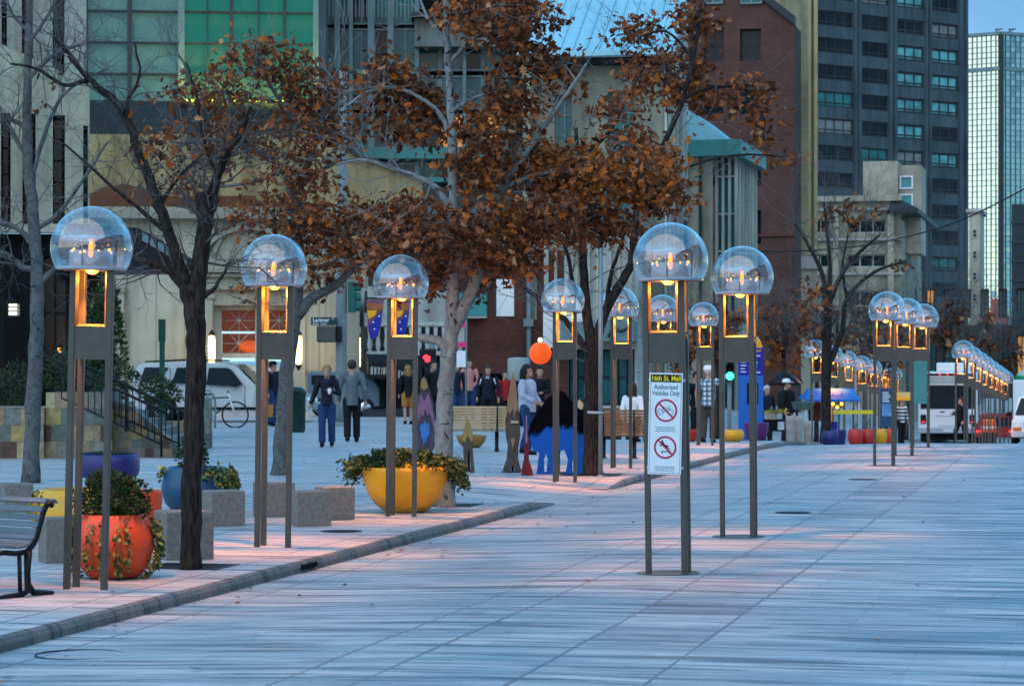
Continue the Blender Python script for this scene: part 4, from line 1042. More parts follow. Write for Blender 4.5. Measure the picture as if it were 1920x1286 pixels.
def leaf(mb, p, L, m, up=None, simple=False):
    d = Vector((rnd.gauss(0, 1), rnd.gauss(0, 1), rnd.gauss(-.35, .8)))
    if up is not None: d = d * .6 + up
    d = d.normalized() if d.length > 1e-4 else Vector((0, 0, -1))
    s = d.orthogonal().normalized(); s = Matrix.Rotation(rnd.uniform(0, 6.28), 3, d) @ s
    n = d.cross(s)
    o = len(mb.v); k = rnd.uniform(.1, .45)
    if simple:
        mb.v += [p, p + d * L * .5 + s * L * .28 + n * L * .1, p + d * L, p + d * L * .5 - s * L * .28 + n * L * .1]
        mb.f.append([o, o + 1, o + 2, o + 3]); mb.m.append(m); mb.s.append(False); return
    for x, y in LOBE: mb.v.append(p + d * (y * L) + s * (x * L) + n * (x * L * k - y * y * L * .15))
    for x, y in LOBE[1:-1]: mb.v.append(p + d * (y * L) - s * (x * L) + n * (x * L * k - y * y * L * .15))
    N = len(LOBE)
    mb.f.append([o + i for i in range(N)]); mb.m.append(m); mb.s.append(False)
    mb.f.append([o + N - 1] + [o + N + i for i in reversed(range(N - 2))] + [o]); mb.m.append(m); mb.s.append(False)
def pick(wts):
    r = rnd.random() * sum(wts)
    for i, q in enumerate(wts):
        r -= q
        if r <= 0: return i
    return len(wts) - 1
def spline(pts, n=5):
    out = []
    P = [pts[0]] + list(pts) + [pts[-1]]
    for i in range(1, len(P) - 2):
        for k in range(n):
            t = k / n; a, b, c, d = P[i - 1], P[i], P[i + 1], P[i + 2]
            out.append(.5 * ((2 * b) + (c - a) * t + (2 * a - 5 * b + 4 * c - d) * t * t + (3 * b - a - 3 * c + d) * t ** 3))
    out.append(Vector(pts[-1])); return out
def twig(mb, p, d, L, r, depth, m=0, droop=0.0):
    n = 4; pts = [p]; q = p.copy(); dd = d.copy()
    for i in range(n):
        dd = (dd + Vector((rnd.gauss(0, .22), rnd.gauss(0, .22), rnd.gauss(.06 - droop, .22)))).normalized()
        q = q + dd * L / n; pts.append(q)
    mb.tube(pts, [r * (1 - .7 * i / n) for i in range(n + 1)], 4, m, cap=False)
    if depth > 0:
        for k in range(rnd.choice((2, 3, 3))):
            i = rnd.randint(1, n); b = pts[i]
            e = (dd + Vector((rnd.gauss(0, .7), rnd.gauss(0, .7), rnd.gauss(.05, .6)))).normalized()
            twig(mb, b, e, L * rnd.uniform(.45, .75), r * .55, depth - 1, m, droop)
def tree(name, label, base, D, limbs, clusters=(), group=None, trunk_mat=None, twig_mat=None, tw=10, tl=1.0, leafL=.115, dens=1.0, cat='tree', twd=2, zbase=None):
    p0 = G(base[0], D) if zbase is None else Vector(((base[0] - 960) / F * D, D, zbase))
    r = thing(name, label, cat, p0, 0, group)
    mb = MB(); tm = MB(); paths = []
    for li, lb in enumerate(limbs):
        pts, r0, r1 = lb[:3]
        P = []
        for q in pts:
            d_ = q[2] if len(q) > 2 else 0
            v = W(q[0], q[1], D + d_) - p0
            if li == 0 and q is pts[0]: v = Vector((v.x, v.y, -.05))
            P.append(v)
        S_ = spline(P, 5); n = len(S_)
        # small irregularity
        S_ = [s + Vector((rnd.gauss(0, 1), rnd.gauss(0, 1), 0)) * (.006 if 0 < i < n - 1 else 0) for i, s in enumerate(S_)]
        a, b = r0 / F * D / 2, r1 / F * D / 2
        rad = [(a + (b - a) * i / (n - 1)) * rnd.uniform(.95, 1.06) for i in range(n)]
        if li == 0: rad[0] *= 1.25; rad[1] *= 1.08
        mb.tube(S_, rad, 12 if li == 0 else 8, 0); paths.append((S_, rad))
        k0 = 0 if li else int(n * .75)
        cnt = 0 if len(lb) > 3 else tw if li else tw // 3
        for k in range(cnt):
            i = rnd.randint(max(1, int(n * .3)) if li else k0, n - 1)
            t = (S_[i] - S_[i - 1]).normalized()
            e = (t * .7 + Vector((rnd.gauss(0, .8), rnd.gauss(0, .8), rnd.gauss(.1, .6)))).normalized()
            twig(tm, S_[i], e, tl * rnd.uniform(.5, 1.2), max(.004, min(.013, rad[i] * .3)), twd)
    mb.build('trunk', trunk_mat or M['bark'], r)
    lm = MB()
    allp = [q for S_, _ in paths for q in S_]
    for (px, py, rx, ry, de, wts) in clusters:
        c = W(px, py, D + rnd.uniform(-.6, .6)) - p0
        a, b = rx / F * D, ry / F * D
        near = min(allp, key=lambda q: (q - c).length)
        n = int(de * dens * rx * ry * 3.14 / 24); K = max(2, n // 12)
        mid = near.lerp(c, .6) + Vector((0, 0, .1)); tm.tube(spline([near, mid, c], 4), [.014, .012, .011, .010, .009, .008, .007, .006, .005][:9], 4, cap=False)
        for k in range(K):
            while True:
                u = Vector((rnd.uniform(-1, 1), rnd.uniform(-1, 1), rnd.uniform(-1, 1)))
                if u.length <= 1: break
            s = c + Vector((u.x * a, u.y * (a * .7 + .15), u.z * b))
            if rnd.random() < .6:
                m_ = c.lerp(s, .5) + Vector((0, 0, .06)); tm.tube([c, m_, s], [.007, .005, .003], 3, cap=False)
            ax = Vector((rnd.gauss(0, 1), rnd.gauss(0, 1), rnd.gauss(0, .5))).normalized()
            for j in range(n // K):
                q = s + ax * rnd.uniform(-.28, .28) + Vector((rnd.gauss(0, .09), rnd.gauss(0, .09), rnd.gauss(0, .08)))
                leaf(lm, q, leafL * rnd.uniform(.45, 1.35), pick(wts))
    if tm.v: tm.build('twigs', twig_mat or M['twig'], r, fix=False)
    if lm.v: lm.build('crown', LEAFS, r, fix=False)
    return r
OR = (6, 4, 1.6, 1.0); RU = (1.6, 5, 3.4, .8); DK = (.6, 4, 5, .7)
GT_ = 'street trees on the pavement'
tree('street_tree', 'bare grey barked tree at the far left edge', (57, 905), 39.0, [
    ([(57, 905), (64, 720), (70, 560), (66, 440), (54, 330), (50, 220), (52, 110), (56, -20), (60, -140)], 32, 9),
    ([(72, 535), (90, 515), (120, 492), (190, 470, -1)], 14, 5), ([(62, 505), (40, 500), (15, 478), (-20, 470)], 14, 7), ([(56, 455), (40, 435), (15, 420), (-25, 415)], 12, 6),
    ([(52, 300), (30, 260), (10, 225), (-20, 200)], 9, 4), ([(50, 240), (20, 225), (-10, 232)], 10, 5), ([(52, 150), (75, 125), (110, 98), (150, 85)], 10, 5), ([(60, 330), (100, 210), (140, 160), (200, 130, 1)], 9, 3), ([(54, 80), (90, 30), (120, -30)], 8, 3), ([(52, 60), (20, 20), (0, -40)], 8, 3), ([(66, 430), (110, 400), (160, 330), (200, 270, 1)], 10, 4)],
    [(90, 148, 12, 10, .8, RU), (76, 205, 8, 8, .8, RU)], GT_, M['birch_far'], M['twig'], 12, 1.1, twd=3)
tree('street_tree', 'dark trunked tree with pruned stub between the first two globe lamps', (356, 1066), 22.9, [
    ([(356, 1066), (361, 900), (366, 740), (368, 640), (362, 575), (352, 530)], 38, 37),
    ([(352, 545), (340, 510), (318, 440), (292, 370), (262, 290), (243, 235), (215, 190), (180, 160), (150, 130), (128, 100), (100, 70)], 25, 6),
    ([(366, 600), (372, 520), (380, 460), (384, 420), (378, 360)], 34, 28), ([(380, 440), (396, 390), (408, 330), (430, 280), (455, 240), (470, 200)], 24, 7),
    ([(345, 540), (310, 505), (270, 490), (235, 483, .4)], 16, 9), ([(243, 235), (240, 190), (262, 140), (250, 80)], 9, 3), ([(318, 440), (270, 400), (200, 340), (120, 270)], 10, 4), ([(165, 150), (120, 160), (70, 130), (20, 120)], 9, 4),
    ([(408, 330), (380, 260), (370, 180), (350, 120)], 9, 3), ([(300, 390), (330, 340), (380, 290)], 9, 3), ([(378, 560), (410, 530), (430, 490)], 10, 4)],
    [(430, 240, 40, 30, .5, RU), (330, 250, 50, 30, .4, RU)], GT_, M['bark'], M['twig'], 10, .62, leafL=.09, twd=3)
tree('street_tree', 'grey mottled tree with rust leaves behind the second globe lamp', (525, 890), 41.6, [
    ([(525, 890), (531, 790), (540, 680), (552, 590), (558, 500), (557, 430), (556, 370)], 32, 20),
    ([(556, 375), (535, 325), (500, 295), (450, 272), (390, 262), (330, 275)], 16, 5), ([(556, 372), (572, 325), (592, 265), (610, 190), (620, 110)], 16, 5), ([(552, 600), (585, 560), (630, 535), (665, 500), (700, 470), (740, 440)], 22, 7),
    ([(560, 350), (600, 320), (660, 300), (740, 310)], 9, 4), ([(590, 265), (540, 210), (500, 150), (470, 90)], 9, 3), ([(610, 480), (660, 470), (690, 495), (640, 480)], 7, 3), ([(530, 320), (480, 340), (400, 350), (330, 330)], 8, 3)],
    [(478, 112, 52, 48, 1.1, RU), (556, 150, 55, 62, 1.1, RU), (420, 175, 85, 38, .9, RU), (330, 185, 55, 26, .5, RU), (610, 185, 50, 62, 1.2, RU), (420, 250, 95, 42, 1.0, DK), (545, 255, 95, 45, 1.0, RU), (300, 268, 55, 30, .5, DK),
     (350, 330, 95, 45, .45, DK), (565, 330, 85, 36, .8, RU), (640, 440, 118, 66, 1.4, RU), (520, 405, 110, 36, 1.1, RU), (725, 430, 90, 60, 1.2, RU), (620, 525, 55, 24, .8, DK), (470, 550, 22, 16, 1.0, DK), (770, 400, 60, 46, 1.1, DK), (650, 250, 45, 40, .7, RU)], GT_, M['birch_far'], M['twig_pale'], 10, 1.1)
tree('street_tree', 'white birch with orange oak leaves right of the yellow bowl', (838, 950), 32.6, [
    ([(838, 950), (833, 830), (836, 720), (845, 640), (848, 560), (850, 450), (850, 330), (846, 210), (840, 110), (836, 0), (834, -90)], 36, 8),
    ([(846, 625), (872, 570), (890, 530), (902, 470), (912, 410), (930, 360), (965, 320), (1005, 260), (1060, 180), (1100, 120)], 27, 5),
    ([(843, 255), (825, 215), (790, 185), (740, 165), (690, 172), (650, 200)], 10, 4), ([(847, 390), (820, 355), (790, 335), (740, 318), (680, 300), (630, 310)], 14, 4), ([(840, 660), (822, 640), (800, 635), (784, 632)], 20, 14, 0), ([(906, 445), (930, 408), (945, 385)], 12, 8),
    ([(930, 360), (1000, 330), (1080, 320), (1180, 330), (1260, 350)], 12, 4), ([(840, 120), (880, 80), (940, 40), (1000, 30)], 9, 3), ([(846, 210), (900, 180), (960, 170)], 9, 3), ([(912, 420), (960, 440), (1030, 420)], 9, 3), ([(838, 80), (800, 30), (780, -30)], 8, 3), ([(848, 480), (800, 470), (750, 500)], 8, 3)],
    [(760, 185, 72, 74, 1.0, RU), (722, 130, 40, 40, .8, RU), (815, 235, 52, 45, .9, RU), (715, 240, 42, 34, .7, DK), (900, 30, 105, 46, 1.0, RU), (980, 85, 46, 72, 1.2, RU), (955, 195, 55, 52, 1.1, RU), (905, 255, 50, 55, 1.0, RU),
     (980, 312, 66, 50, 1.7, OR), (900, 322, 58, 34, 1.7, OR), (1060, 322, 95, 48, 1.8, OR), (1180, 330, 105, 50, 1.7, OR), (1245, 365, 55, 40, 1.5, OR), (1000, 400, 85, 50, 1.5, RU), (1105, 415, 85, 34, 1.3, RU), (945, 472, 70, 46, 1.3, RU), (850, 435, 80, 60, 1.0, DK), (765, 485, 75, 50, 1.1, DK), (905, 535, 34, 26, .9, DK), (1045, 130, 50, 40, .8, RU), (800, 540, 45, 30, .9, DK), (1000, 20, 60, 30, .8, RU)], GT_, M['birch'], M['twig_pale'], 9, .85, leafL=.112)
tree('street_tree', 'dark trunked tree right of the blue bison cutout', (1112, 892), 41.4, [
    ([(1112, 892), (1112, 800), (1112, 710), (1112, 650)], 36, 30),
    ([(1111, 660), (1100, 590), (1094, 500), (1092, 420), (1088, 330), (1080, 240)], 22, 6), ([(1106, 668), (1085, 635), (1060, 600), (1015, 565), (960, 520), (905, 490)], 14, 5), ([(1100, 590), (1075, 530), (1062, 468), (1040, 440), (1010, 430)], 9, 4),
    ([(1114, 655), (1135, 585), (1165, 530), (1185, 490), (1190, 430), (1200, 370), (1240, 280), (1280, 190), (1302, 100), (1310, 20)], 20, 6), ([(1138, 575), (1145, 520), (1160, 470), (1175, 430)], 10, 4), ([(1282, 185), (1330, 165), (1390, 165), (1425, 200), (1432, 260)], 7, 4), ([(1200, 370), (1260, 330), (1330, 300), (1400, 290), (1470, 295)], 6, 3), ([(1085, 300), (1140, 250), (1180, 180), (1210, 120)], 8, 3), ([(1300, 110), (1250, 60), (1200, 70)], 6, 3)],
    [(1200, 75, 55, 42, 1.0, RU), (1232, 148, 65, 55, 1.2, OR), (1300, 28, 48, 46, 1.1, RU), (1295, 105, 34, 48, 1.1, RU), (1160, 212, 60, 34, .8, RU), (1320, 190, 52, 32, 1.0, RU), (1390, 168, 54, 28, 1.1, RU), (1426, 228, 24, 50, 1.3, RU), (1462, 292, 36, 16, .8, OR), (1180, 275, 52, 34, 1.0, RU), (1232, 292, 44, 24, 1.0, OR), (1170, 440, 50, 30, .8, RU), (1060, 440, 50, 36, .9, RU)], GT_, M['bark'], M['twig'], 9, 1.0, leafL=.12)
tree('street_tree', 'bare dark tree with a few rust leaves left of the far lamps', (1548, 822), 70, [
    ([(1548, 822), (1549, 720), (1551, 640), (1553, 565)], 20, 16), ([(1552, 575), (1540, 510), (1515, 460), (1490, 420)], 11, 4), ([(1554, 570), (1575, 520), (1605, 480), (1650, 440)], 11, 4), ([(1553, 580), (1556, 500), (1550, 430), (1545, 380)], 10, 4), ([(1551, 690), (1580, 620), (1588, 560), (1640, 510), (1700, 490)], 12, 4), ([(1588, 560), (1580, 500), (1590, 440)], 7, 3)],
    [(1580, 400, 42, 22, .8, DK), (1625, 395, 40, 16, .6, DK), (1690, 500, 26, 16, .7, DK), (1520, 560, 36, 40, .5, RU), (1640, 640, 60, 40, .25, DK), (1560, 640, 50, 40, .3, DK)], GT_, M['bark'], M['twig'], 9, 1.7, leafL=.18, twd=3)
FG = 'trees in the distance beyond the crossing'
def far_tree(px, D, top, wpx, hpx, label, wts, de, tm, tw=10):
    b = G(px, D); by = HY + (CZ - b.z) / D * F
    limbs = [([(px, by), (px + 2, (by + top) / 2 + 20), (px + rnd.uniform(-4, 4), top + hpx)], 12 * 80 / D, 9 * 80 / D)]
    for k in range(6):
        a = rnd.uniform(-1, 1); limbs.append(([(px, top + hpx * 1.1), (px + a * wpx * .5, top + hpx * .7, rnd.uniform(-1, 1)), (px + a * wpx, top + hpx * rnd.uniform(0, .5), rnd.uniform(-2, 2))], 7 * 80 / D, 2))
    cl = [(px + rnd.uniform(-.8, .8) * wpx, top + hpx * rnd.uniform(.1, 1.2), wpx * .45, hpx * .35, de, wts) for _ in range(9)]
    return tree('distant_tree', label, (px, by), D, limbs, cl, FG, tm, M['twig'], tw, 1.6 * D / 80, leafL=.24 * D / 90, twd=2)
far_tree(1470, 92, 560, 42, 100, 'red leaved tree behind the blue information pillar', (3, 7, 3, .3), .9, M['bark'])
far_tree(1265, 86, 575, 48, 90, 'dark rust tree behind the globe lamp with the sign', (.6, 4, 6, 1.2), .9, M['bark'])
far_tree(1345, 90, 560, 46, 100, 'dark rust tree behind the plaid shirt man', (.6, 4, 6, .8), .8, M['bark'])
far_tree(1530, 108, 575, 40, 80, 'dark rust tree behind the leftmost far lamps', (.3, 3, 6, .3), .6, M['bark'])
far_tree(1620, 112, 560, 50, 90, 'grey brown tree behind the blue tent', (.1, 1.5, 5, 1.5), .45, M['birch_far'])
far_tree(1700, 125, 570, 48, 90, 'grey brown tree behind the three overlapping lamps', (.1, 1.5, 4, 2.2), .5, M['birch_far'])
far_tree(1768, 132, 545, 40, 90, 'rust brown tree behind the bus roof', (.2, 4, 4, .4), .7, M['bark'])
far_tree(1820, 138, 585, 40, 80, 'grey twiggy tree behind the line of lamps by the bus', (.05, 1, 4, 2), .5, M['birch_far'])
far_tree(1880, 145, 600, 40, 70, 'grey twiggy tree behind the white truck', (.05, 1, 4, 1.2), .5, M['birch_far'])
far_tree(1660, 100, 620, 44, 70, 'dark brown tree between blue tent and bus', (.1, 2, 6, .6), .5, M['bark'])

# shrubs and green plants
def bush(root_name, label, cat, loc, rad, n, L, wts, parent=None, up=.2, simple=True, part='foliage', off=(0, 0, 0)):
    lm = MB(); tm = MB()
    for i in range(n):
        while True:
            u = Vector((rnd.uniform(-1, 1), rnd.uniform(-1, 1), rnd.uniform(-1, 1)))
            if .25 < u.length <= 1: break
        lump = 1 + .18 * math.sin(u.x * 5 + u.z * 4 + loc[0]) + .14 * math.sin(u.y * 7 + u.z * 6)
        p = Vector((u.x * rad[0], u.y * rad[1], u.z * rad[2])) * lump + Vector(off)
        leaf(lm, p, L * rnd.uniform(.6, 1.3), pick(wts), Vector((u.x, u.y, u.z + up)) * 1.2, simple)
    for i in range(14):
        e = Vector((rnd.gauss(0, 1), rnd.gauss(0, 1), abs(rnd.gauss(.4, .6)))).normalized()
        tm.tube([Vector(off) - Vector((0, 0, rad[2])), Vector(off), Vector(off) + Vector((e.x * rad[0], e.y * rad[1], e.z * rad[2])) * .8], [.012, .009, .004], 4, cap=False)
    r = thing(root_name, label, cat, loc) if parent is None else parent
    lm.build(part, GREENS, r, fix=False); tm.build('stems', M['twig'], r, fix=False)
    return r
bush('conifer', 'dark green upright conifer behind the nearest globe lamp', 'conifer', G(196, 57, 1.2), (.36, .36, 1.55), 2600, .12, (8, 2, .3, 0), up=.6, off=(0, 0, .9))
bush('shrub', 'dark bare looking shrub behind the tile wall at far left', 'shrub', W(20, 725, 51), (.55, .4, .42), 1400, .07, (9, .6, 0, 0))
bush('shrub', 'dark low shrub behind the tile wall right of the grey tree', 'shrub', W(118, 700, 51), (.5, .4, .40), 1200, .07, (9, .8, 0, 0))
bush('shrub', 'dark shrub beside the stair railing in front of the silver car', 'shrub', W(300, 735, 56), (.42, .35, .32), 1000, .08, (8, 2, .2, 0))
bush('shrub', 'loose dark shrub at the top of the stairs under the conifer', 'shrub', W(215, 715, 56), (.55, .35, .38), 1100, .08, (8, 1, .1, 0))

# planters
PROF_BALL = [(.001, 0), (.17, 0), (.22, .02), (.29, .12), (.325, .25), (.32, .34), (.295, .44), (.268, .50), (.262, .515), (.245, .52), (.235, .50), (.23, .44), (.001, .44)]
PROF_CUP = [(.001, 0), (.17, 0), (.20, .02), (.25, .15), (.285, .32), (.295, .45), (.29, .50), (.28, .515), (.265, .51), (.26, .45), (.001, .44)]
PROF_BOWL = [(.001, 0), (.20, 0), (.26, .02), (.36, .10), (.44, .21), (.495, .36), (.515, .48), (.512, .515), (.49, .525), (.475, .50), (.46, .45), (.001, .44)]
M['soil'] = pm('dark_soil', (.02, .015, .012), .95, .4, 20, bump=.4)
def paint(name, c):
    m = pm(name, c, .42, .12, 2.5, spec=.4, coat=.06); nt = m.node_tree; b = nt.nodes['Principled BSDF']
    base = b.inputs['Base Color'].links[0].from_socket
    g = nd(nt, 'ShaderNodeTexNoise', {'Vector': coord(nt, (6, 6, 9)), 'Scale': 1.0, 'Detail': 7.0, 'Roughness': .7})
    nt.links.new(mx(nt, ramp(nt, g.outputs['Fac'], [(.52, (0, 0, 0)), (.78, (.55, .55, .55))]), base, [q * .35 + .03 for q in c]), b.inputs['Base Color'])
    return m
M['p_orange'] = paint('orange_glaze', (.62, .075, .018)); M['p_yellow'] = paint('yellow_glaze', (.80, .36, .012)); M['p_blue'] = paint('blue_glaze', (.012, .10, .30)); M['p_violet'] = paint('violet_glaze', (.02, .018, .13)); M['p_purple'] = paint('purple_glaze', (.09, .012, .11)); M['p_red'] = paint('red_glaze', (.55, .03, .02)); M['p_teal'] = paint('teal_blue_glaze', (.004, .06, .13)); M['p_lime'] = paint('mustard_glaze', (.68, .36, .02))
def pot(label, px, D, prof, w, h, mat, group, name='planter'):
    pr = max(q[0] for q in prof); ph = max(q[1] for q in prof)
    k, kz = w / 2 / pr, h / ph
    t = thing(name, label, 'planter', G(px, D), rnd.uniform(0, 6), group)
    mb = MB(); mb.lathe([(q[0] * k, q[1] * kz) for q in prof], 40); mb.build('pot', mat, t)
    mb = MB(); rr = prof[-2][0] * k * .99; z = prof[-1][1] * kz + .02; mb.lathe([(.001, z + .03), (rr * .6, z + .02), (rr, z)], 20); mb.build('soil', M['soil'], t)
    return t, z
def ivy(t, z, rim, strands, L, wts=(1.5, 3, 5, 0), fat=1.0, zpot=None, prof=None, k=1, kz=1):
    t.rotation_euler.z = 0
    mb = MB()
    for (a, w_, ln) in strands:
        a = R(a)
        for j in range(int(26 * w_ * ln * 8.0)):
            aa = a + rnd.gauss(0, .07 * w_); s = rnd.random() ** .8 * ln; zz = z - s
            rr = rim
            if prof:
                q = max(0, zz)
                rr = lerp_tab(sorted([(p_[1] * kz, p_[0] * k) for p_ in prof[:8]]), q)
            rr += rnd.uniform(.01, .055)
            leaf(mb, Vector((rr * math.cos(aa), rr * math.sin(aa), zz + rnd.gauss(0, .02))), L * rnd.uniform(.6, 1.2), pick(wts), Vector((math.cos(aa), math.sin(aa), -.5)), False)
        mb2 = None
    mb.build('ivy', GREENS, t, fix=False)
PG = 'coloured pots on the pavement'
t, z = pot('orange round pot with dark bush and trailing ivy behind the nearest globe lamp', 214, 22.0, PROF_BALL, .66, .53, M['p_orange'], PG)
bush('', '', '', (0, 0, 0), (.29, .28, .2), 2600, .05, (10, .5, 0, 0), parent=t, off=(.0, 0, z + .19), part='bush')
ivy(t, .50, .28, [(-175, 1.6, .48), (-5, 1.9, .5), (-118, .5, .42), (-98, .7, .46), (-76, .7, .46), (-64, .4, .40), (175, 1.4, .4), (10, 1.2, .4)], .055, prof=PROF_BALL, k=.66 / 2 / .325, kz=.53 / .52)
t, z = pot('yellow round pot left of and behind the orange ivy pot', 142, 25.6, PROF_BALL, .86, .56, M['p_lime'], PG)
ivy(t, .54, .33, [(-155, 1.8, .22), (170, 1.4, .2), (-140, .8, .3)], .05, (2, 3, 3, 1.5), prof=PROF_BALL, k=.8 / .65, kz=.56 / .52)
t, z = pot('shiny violet blue pot standing on the purple pot', 203, 34.0, [(.001, 0), (.27, 0), (.31, .03), (.325, .10), (.325, .22), (.31, .28), (.28, .30), (.001, .29)], .80, .30, M['p_violet'], PG)
t.location.z = .30
t, z = pot('low purple pot under the violet blue pot', 203, 34.0, PROF_CUP, .58, .30, M['p_purple'], PG)
t, z = pot('orange red pot half hidden behind the orange ivy pot bush', 266, 27.4, PROF_CUP, .42, .46, M['p_orange'], PG)
t, z = pot('deep blue round pot with conifer and yellow green ivy behind the dark trunk', 370, 31.2, PROF_BALL, .84, .55, M['p_teal'], PG)
bush('', '', '', (0, 0, 0), (.16, .16, .24), 1000, .05, (8, 3, 0, 0), parent=t, off=(-.05, 0, z + .22), part='conifer')
ivy(t, .56, .38, [(-40, 3.2, .20), (-15, 2.6, .30), (-65, 2, .12), (-170, 2.2, .12), (10, 2, .25)], .06, (1, 4, 4, .4), prof=PROF_BALL, k=.84 / .65, kz=.55 / .52)
t, z = pot('large yellow bowl with creeping juniper behind the third globe lamp', 760, 31.5, PROF_BOWL, 1.04, .54, M['p_yellow'], PG, 'bowl_planter')
bush('', '', '', (0, 0, 0), (.60, .5, .13), 3200, .06, (8, 3, .3, 0), parent=t, off=(0, 0, z + .11), part='juniper')
t.rotation_euler.z = 0
mb = MB()
for (cx_, cz_, rx_, rz_, n_) in ((-.60, .50, .12, .14, 420), (.60, .47, .12, .14, 380), (.68, .34, .07, .08, 160), (-.50, .60, .14, .08, 300), (.5, .58, .14, .07, 250), (-.1, .68, .2, .07, 300)):
    for i in range(n_): leaf(mb, Vector((cx_ + rnd.gauss(0, rx_ * .5), rnd.gauss(0, .12), cz_ + rnd.gauss(0, rz_ * .5))), .055, pick((8, 4, .4, 0)), Vector((cx_, 0, -.2)), True)
for i in range(26): leaf(mb, Vector((rnd.uniform(.02, .25), -.45 + rnd.gauss(0, .03), .57 + rnd.gauss(0, .012))), .06, 3)
mb.build('trailing_juniper', GREENS, t, fix=False)
DGp = 'coloured pots by the crossing'
for (lab, px, D, pr, w_, h_, m) in (('red pot left of the plaid shirt man', 1292, 60, PROF_CUP, .42, .27, M['p_red']), ('yellow pot left of the blue information pillar', 1374, 60, PROF_BALL, .52, .27, M['p_yellow']), ('tall purple pot in front of the blue information pillar', 1418, 61.5, PROF_CUP, .58, .42, M['p_purple']),
        ('dark violet pot under the left end of the blue tent', 1556, 64, PROF_BALL, .42, .36, M['p_violet']), ('dark blue pot under the middle of the blue tent', 1572, 66.5, PROF_CUP, .40, .42, M['p_violet']), ('left red pot in front of the yellow tape', 1604, 64.5, PROF_BALL, .38, .40, M['p_red']), ('right red pot in front of the yellow tape', 1627, 64.8, PROF_BALL, .40, .40, M['p_red']), ('yellow pot left of the middle triple lamp', 1652, 65.2, PROF_BALL, .30, .40, M['p_yellow']), ('orange red pot beside the yellow one near the triple lamps', 1668, 65.6, PROF_BALL, .32, .40, M['p_orange'])):
    t, z = pot(lab, px, D, pr, w_, h_, m, DGp)
    if px > 1590 and px < 1650: 
        tm = MB()
        for k in range(7): twig(tm, Vector((0, 0, z)), Vector((rnd.gauss(0, .5), 0, 1)).normalized(), .35, .008, 1)
        tm.build('dry_stems', M['twig_pale'], t, fix=False)
t, z = pot('mustard yellow bowl behind the slatted bench by the birch', 884, 54.5, PROF_BOWL, .62, .26, paint('dull_mustard_glaze', (.30, .17, .03)), DGp, 'bowl_planter')

def grate(px, py, w_, label):
    D = DG(py); p = G(px, D); mb = MB(); n = 9
    for k in range(n): mb.box(-w_ / 2, w_ / 2, -w_ / 2 + k * w_ / n, -w_ / 2 + (k + .6) * w_ / n, -.02, .004)
    mb.box(-w_ / 2 - .03, -w_ / 2, -w_ / 2 - .03, w_ / 2 + .03, -.02, .006); mb.box(w_ / 2, w_ / 2 + .03, -w_ / 2 - .03, w_ / 2 + .03, -.02, .006); mb.box(-w_ / 2, w_ / 2, w_ / 2 - .03, w_ / 2 + .03, -.02, .006)
    o = mb.build('tree_grate', M['black'], loc=p); o.rotation_euler.z = SROT; tag(o, label, 'tree grate')
grate(356, 1062, .62, 'dark iron grate in the paving round the foot of the near dark trunk'); grate(1112, 890, .9, 'dark iron grate in the paving at the dark trunk by the bison'); grate(838, 947, .7, 'dark iron grate round the foot of the birch')

lm = MB()
for i in range(230):
    if rnd.random() < .55: u, v = rnd.uniform(14, 58), rnd.gauss(-7.0, .5)
    else: u, v = rnd.uniform(14, 60), rnd.uniform(-14, 0)
    p = S(u, v, 0); z = gz(p.x, p.y) + .012
    if -7.35 < v < -6.9: continue
    o = len(lm.v); a = rnd.uniform(0, 6.28); L = rnd.uniform(.05, .10)
    dx, dy = Vector((math.cos(a), math.sin(a), 0)), Vector((-math.sin(a), math.cos(a), 0))
    q0 = Vector((p.x, p.y, z))
    lm.v += [q0, q0 + dx * L * .4 + dy * L * .3 + Vector((0, 0, .008)), q0 + dx * L + Vector((0, 0, .014)), q0 + dx * L * .4 - dy * L * .3 + Vector((0, 0, .006))]
    lm.f.append([o, o + 1, o + 2, o + 3]); lm.m.append(pick(DK)); lm.s.append(False)
tag(lm.build('fallen_leaves', LEAFS, fix=False), 'scattered dry brown leaves lying on the road and along the kerb', 'leaves', kind='stuff')
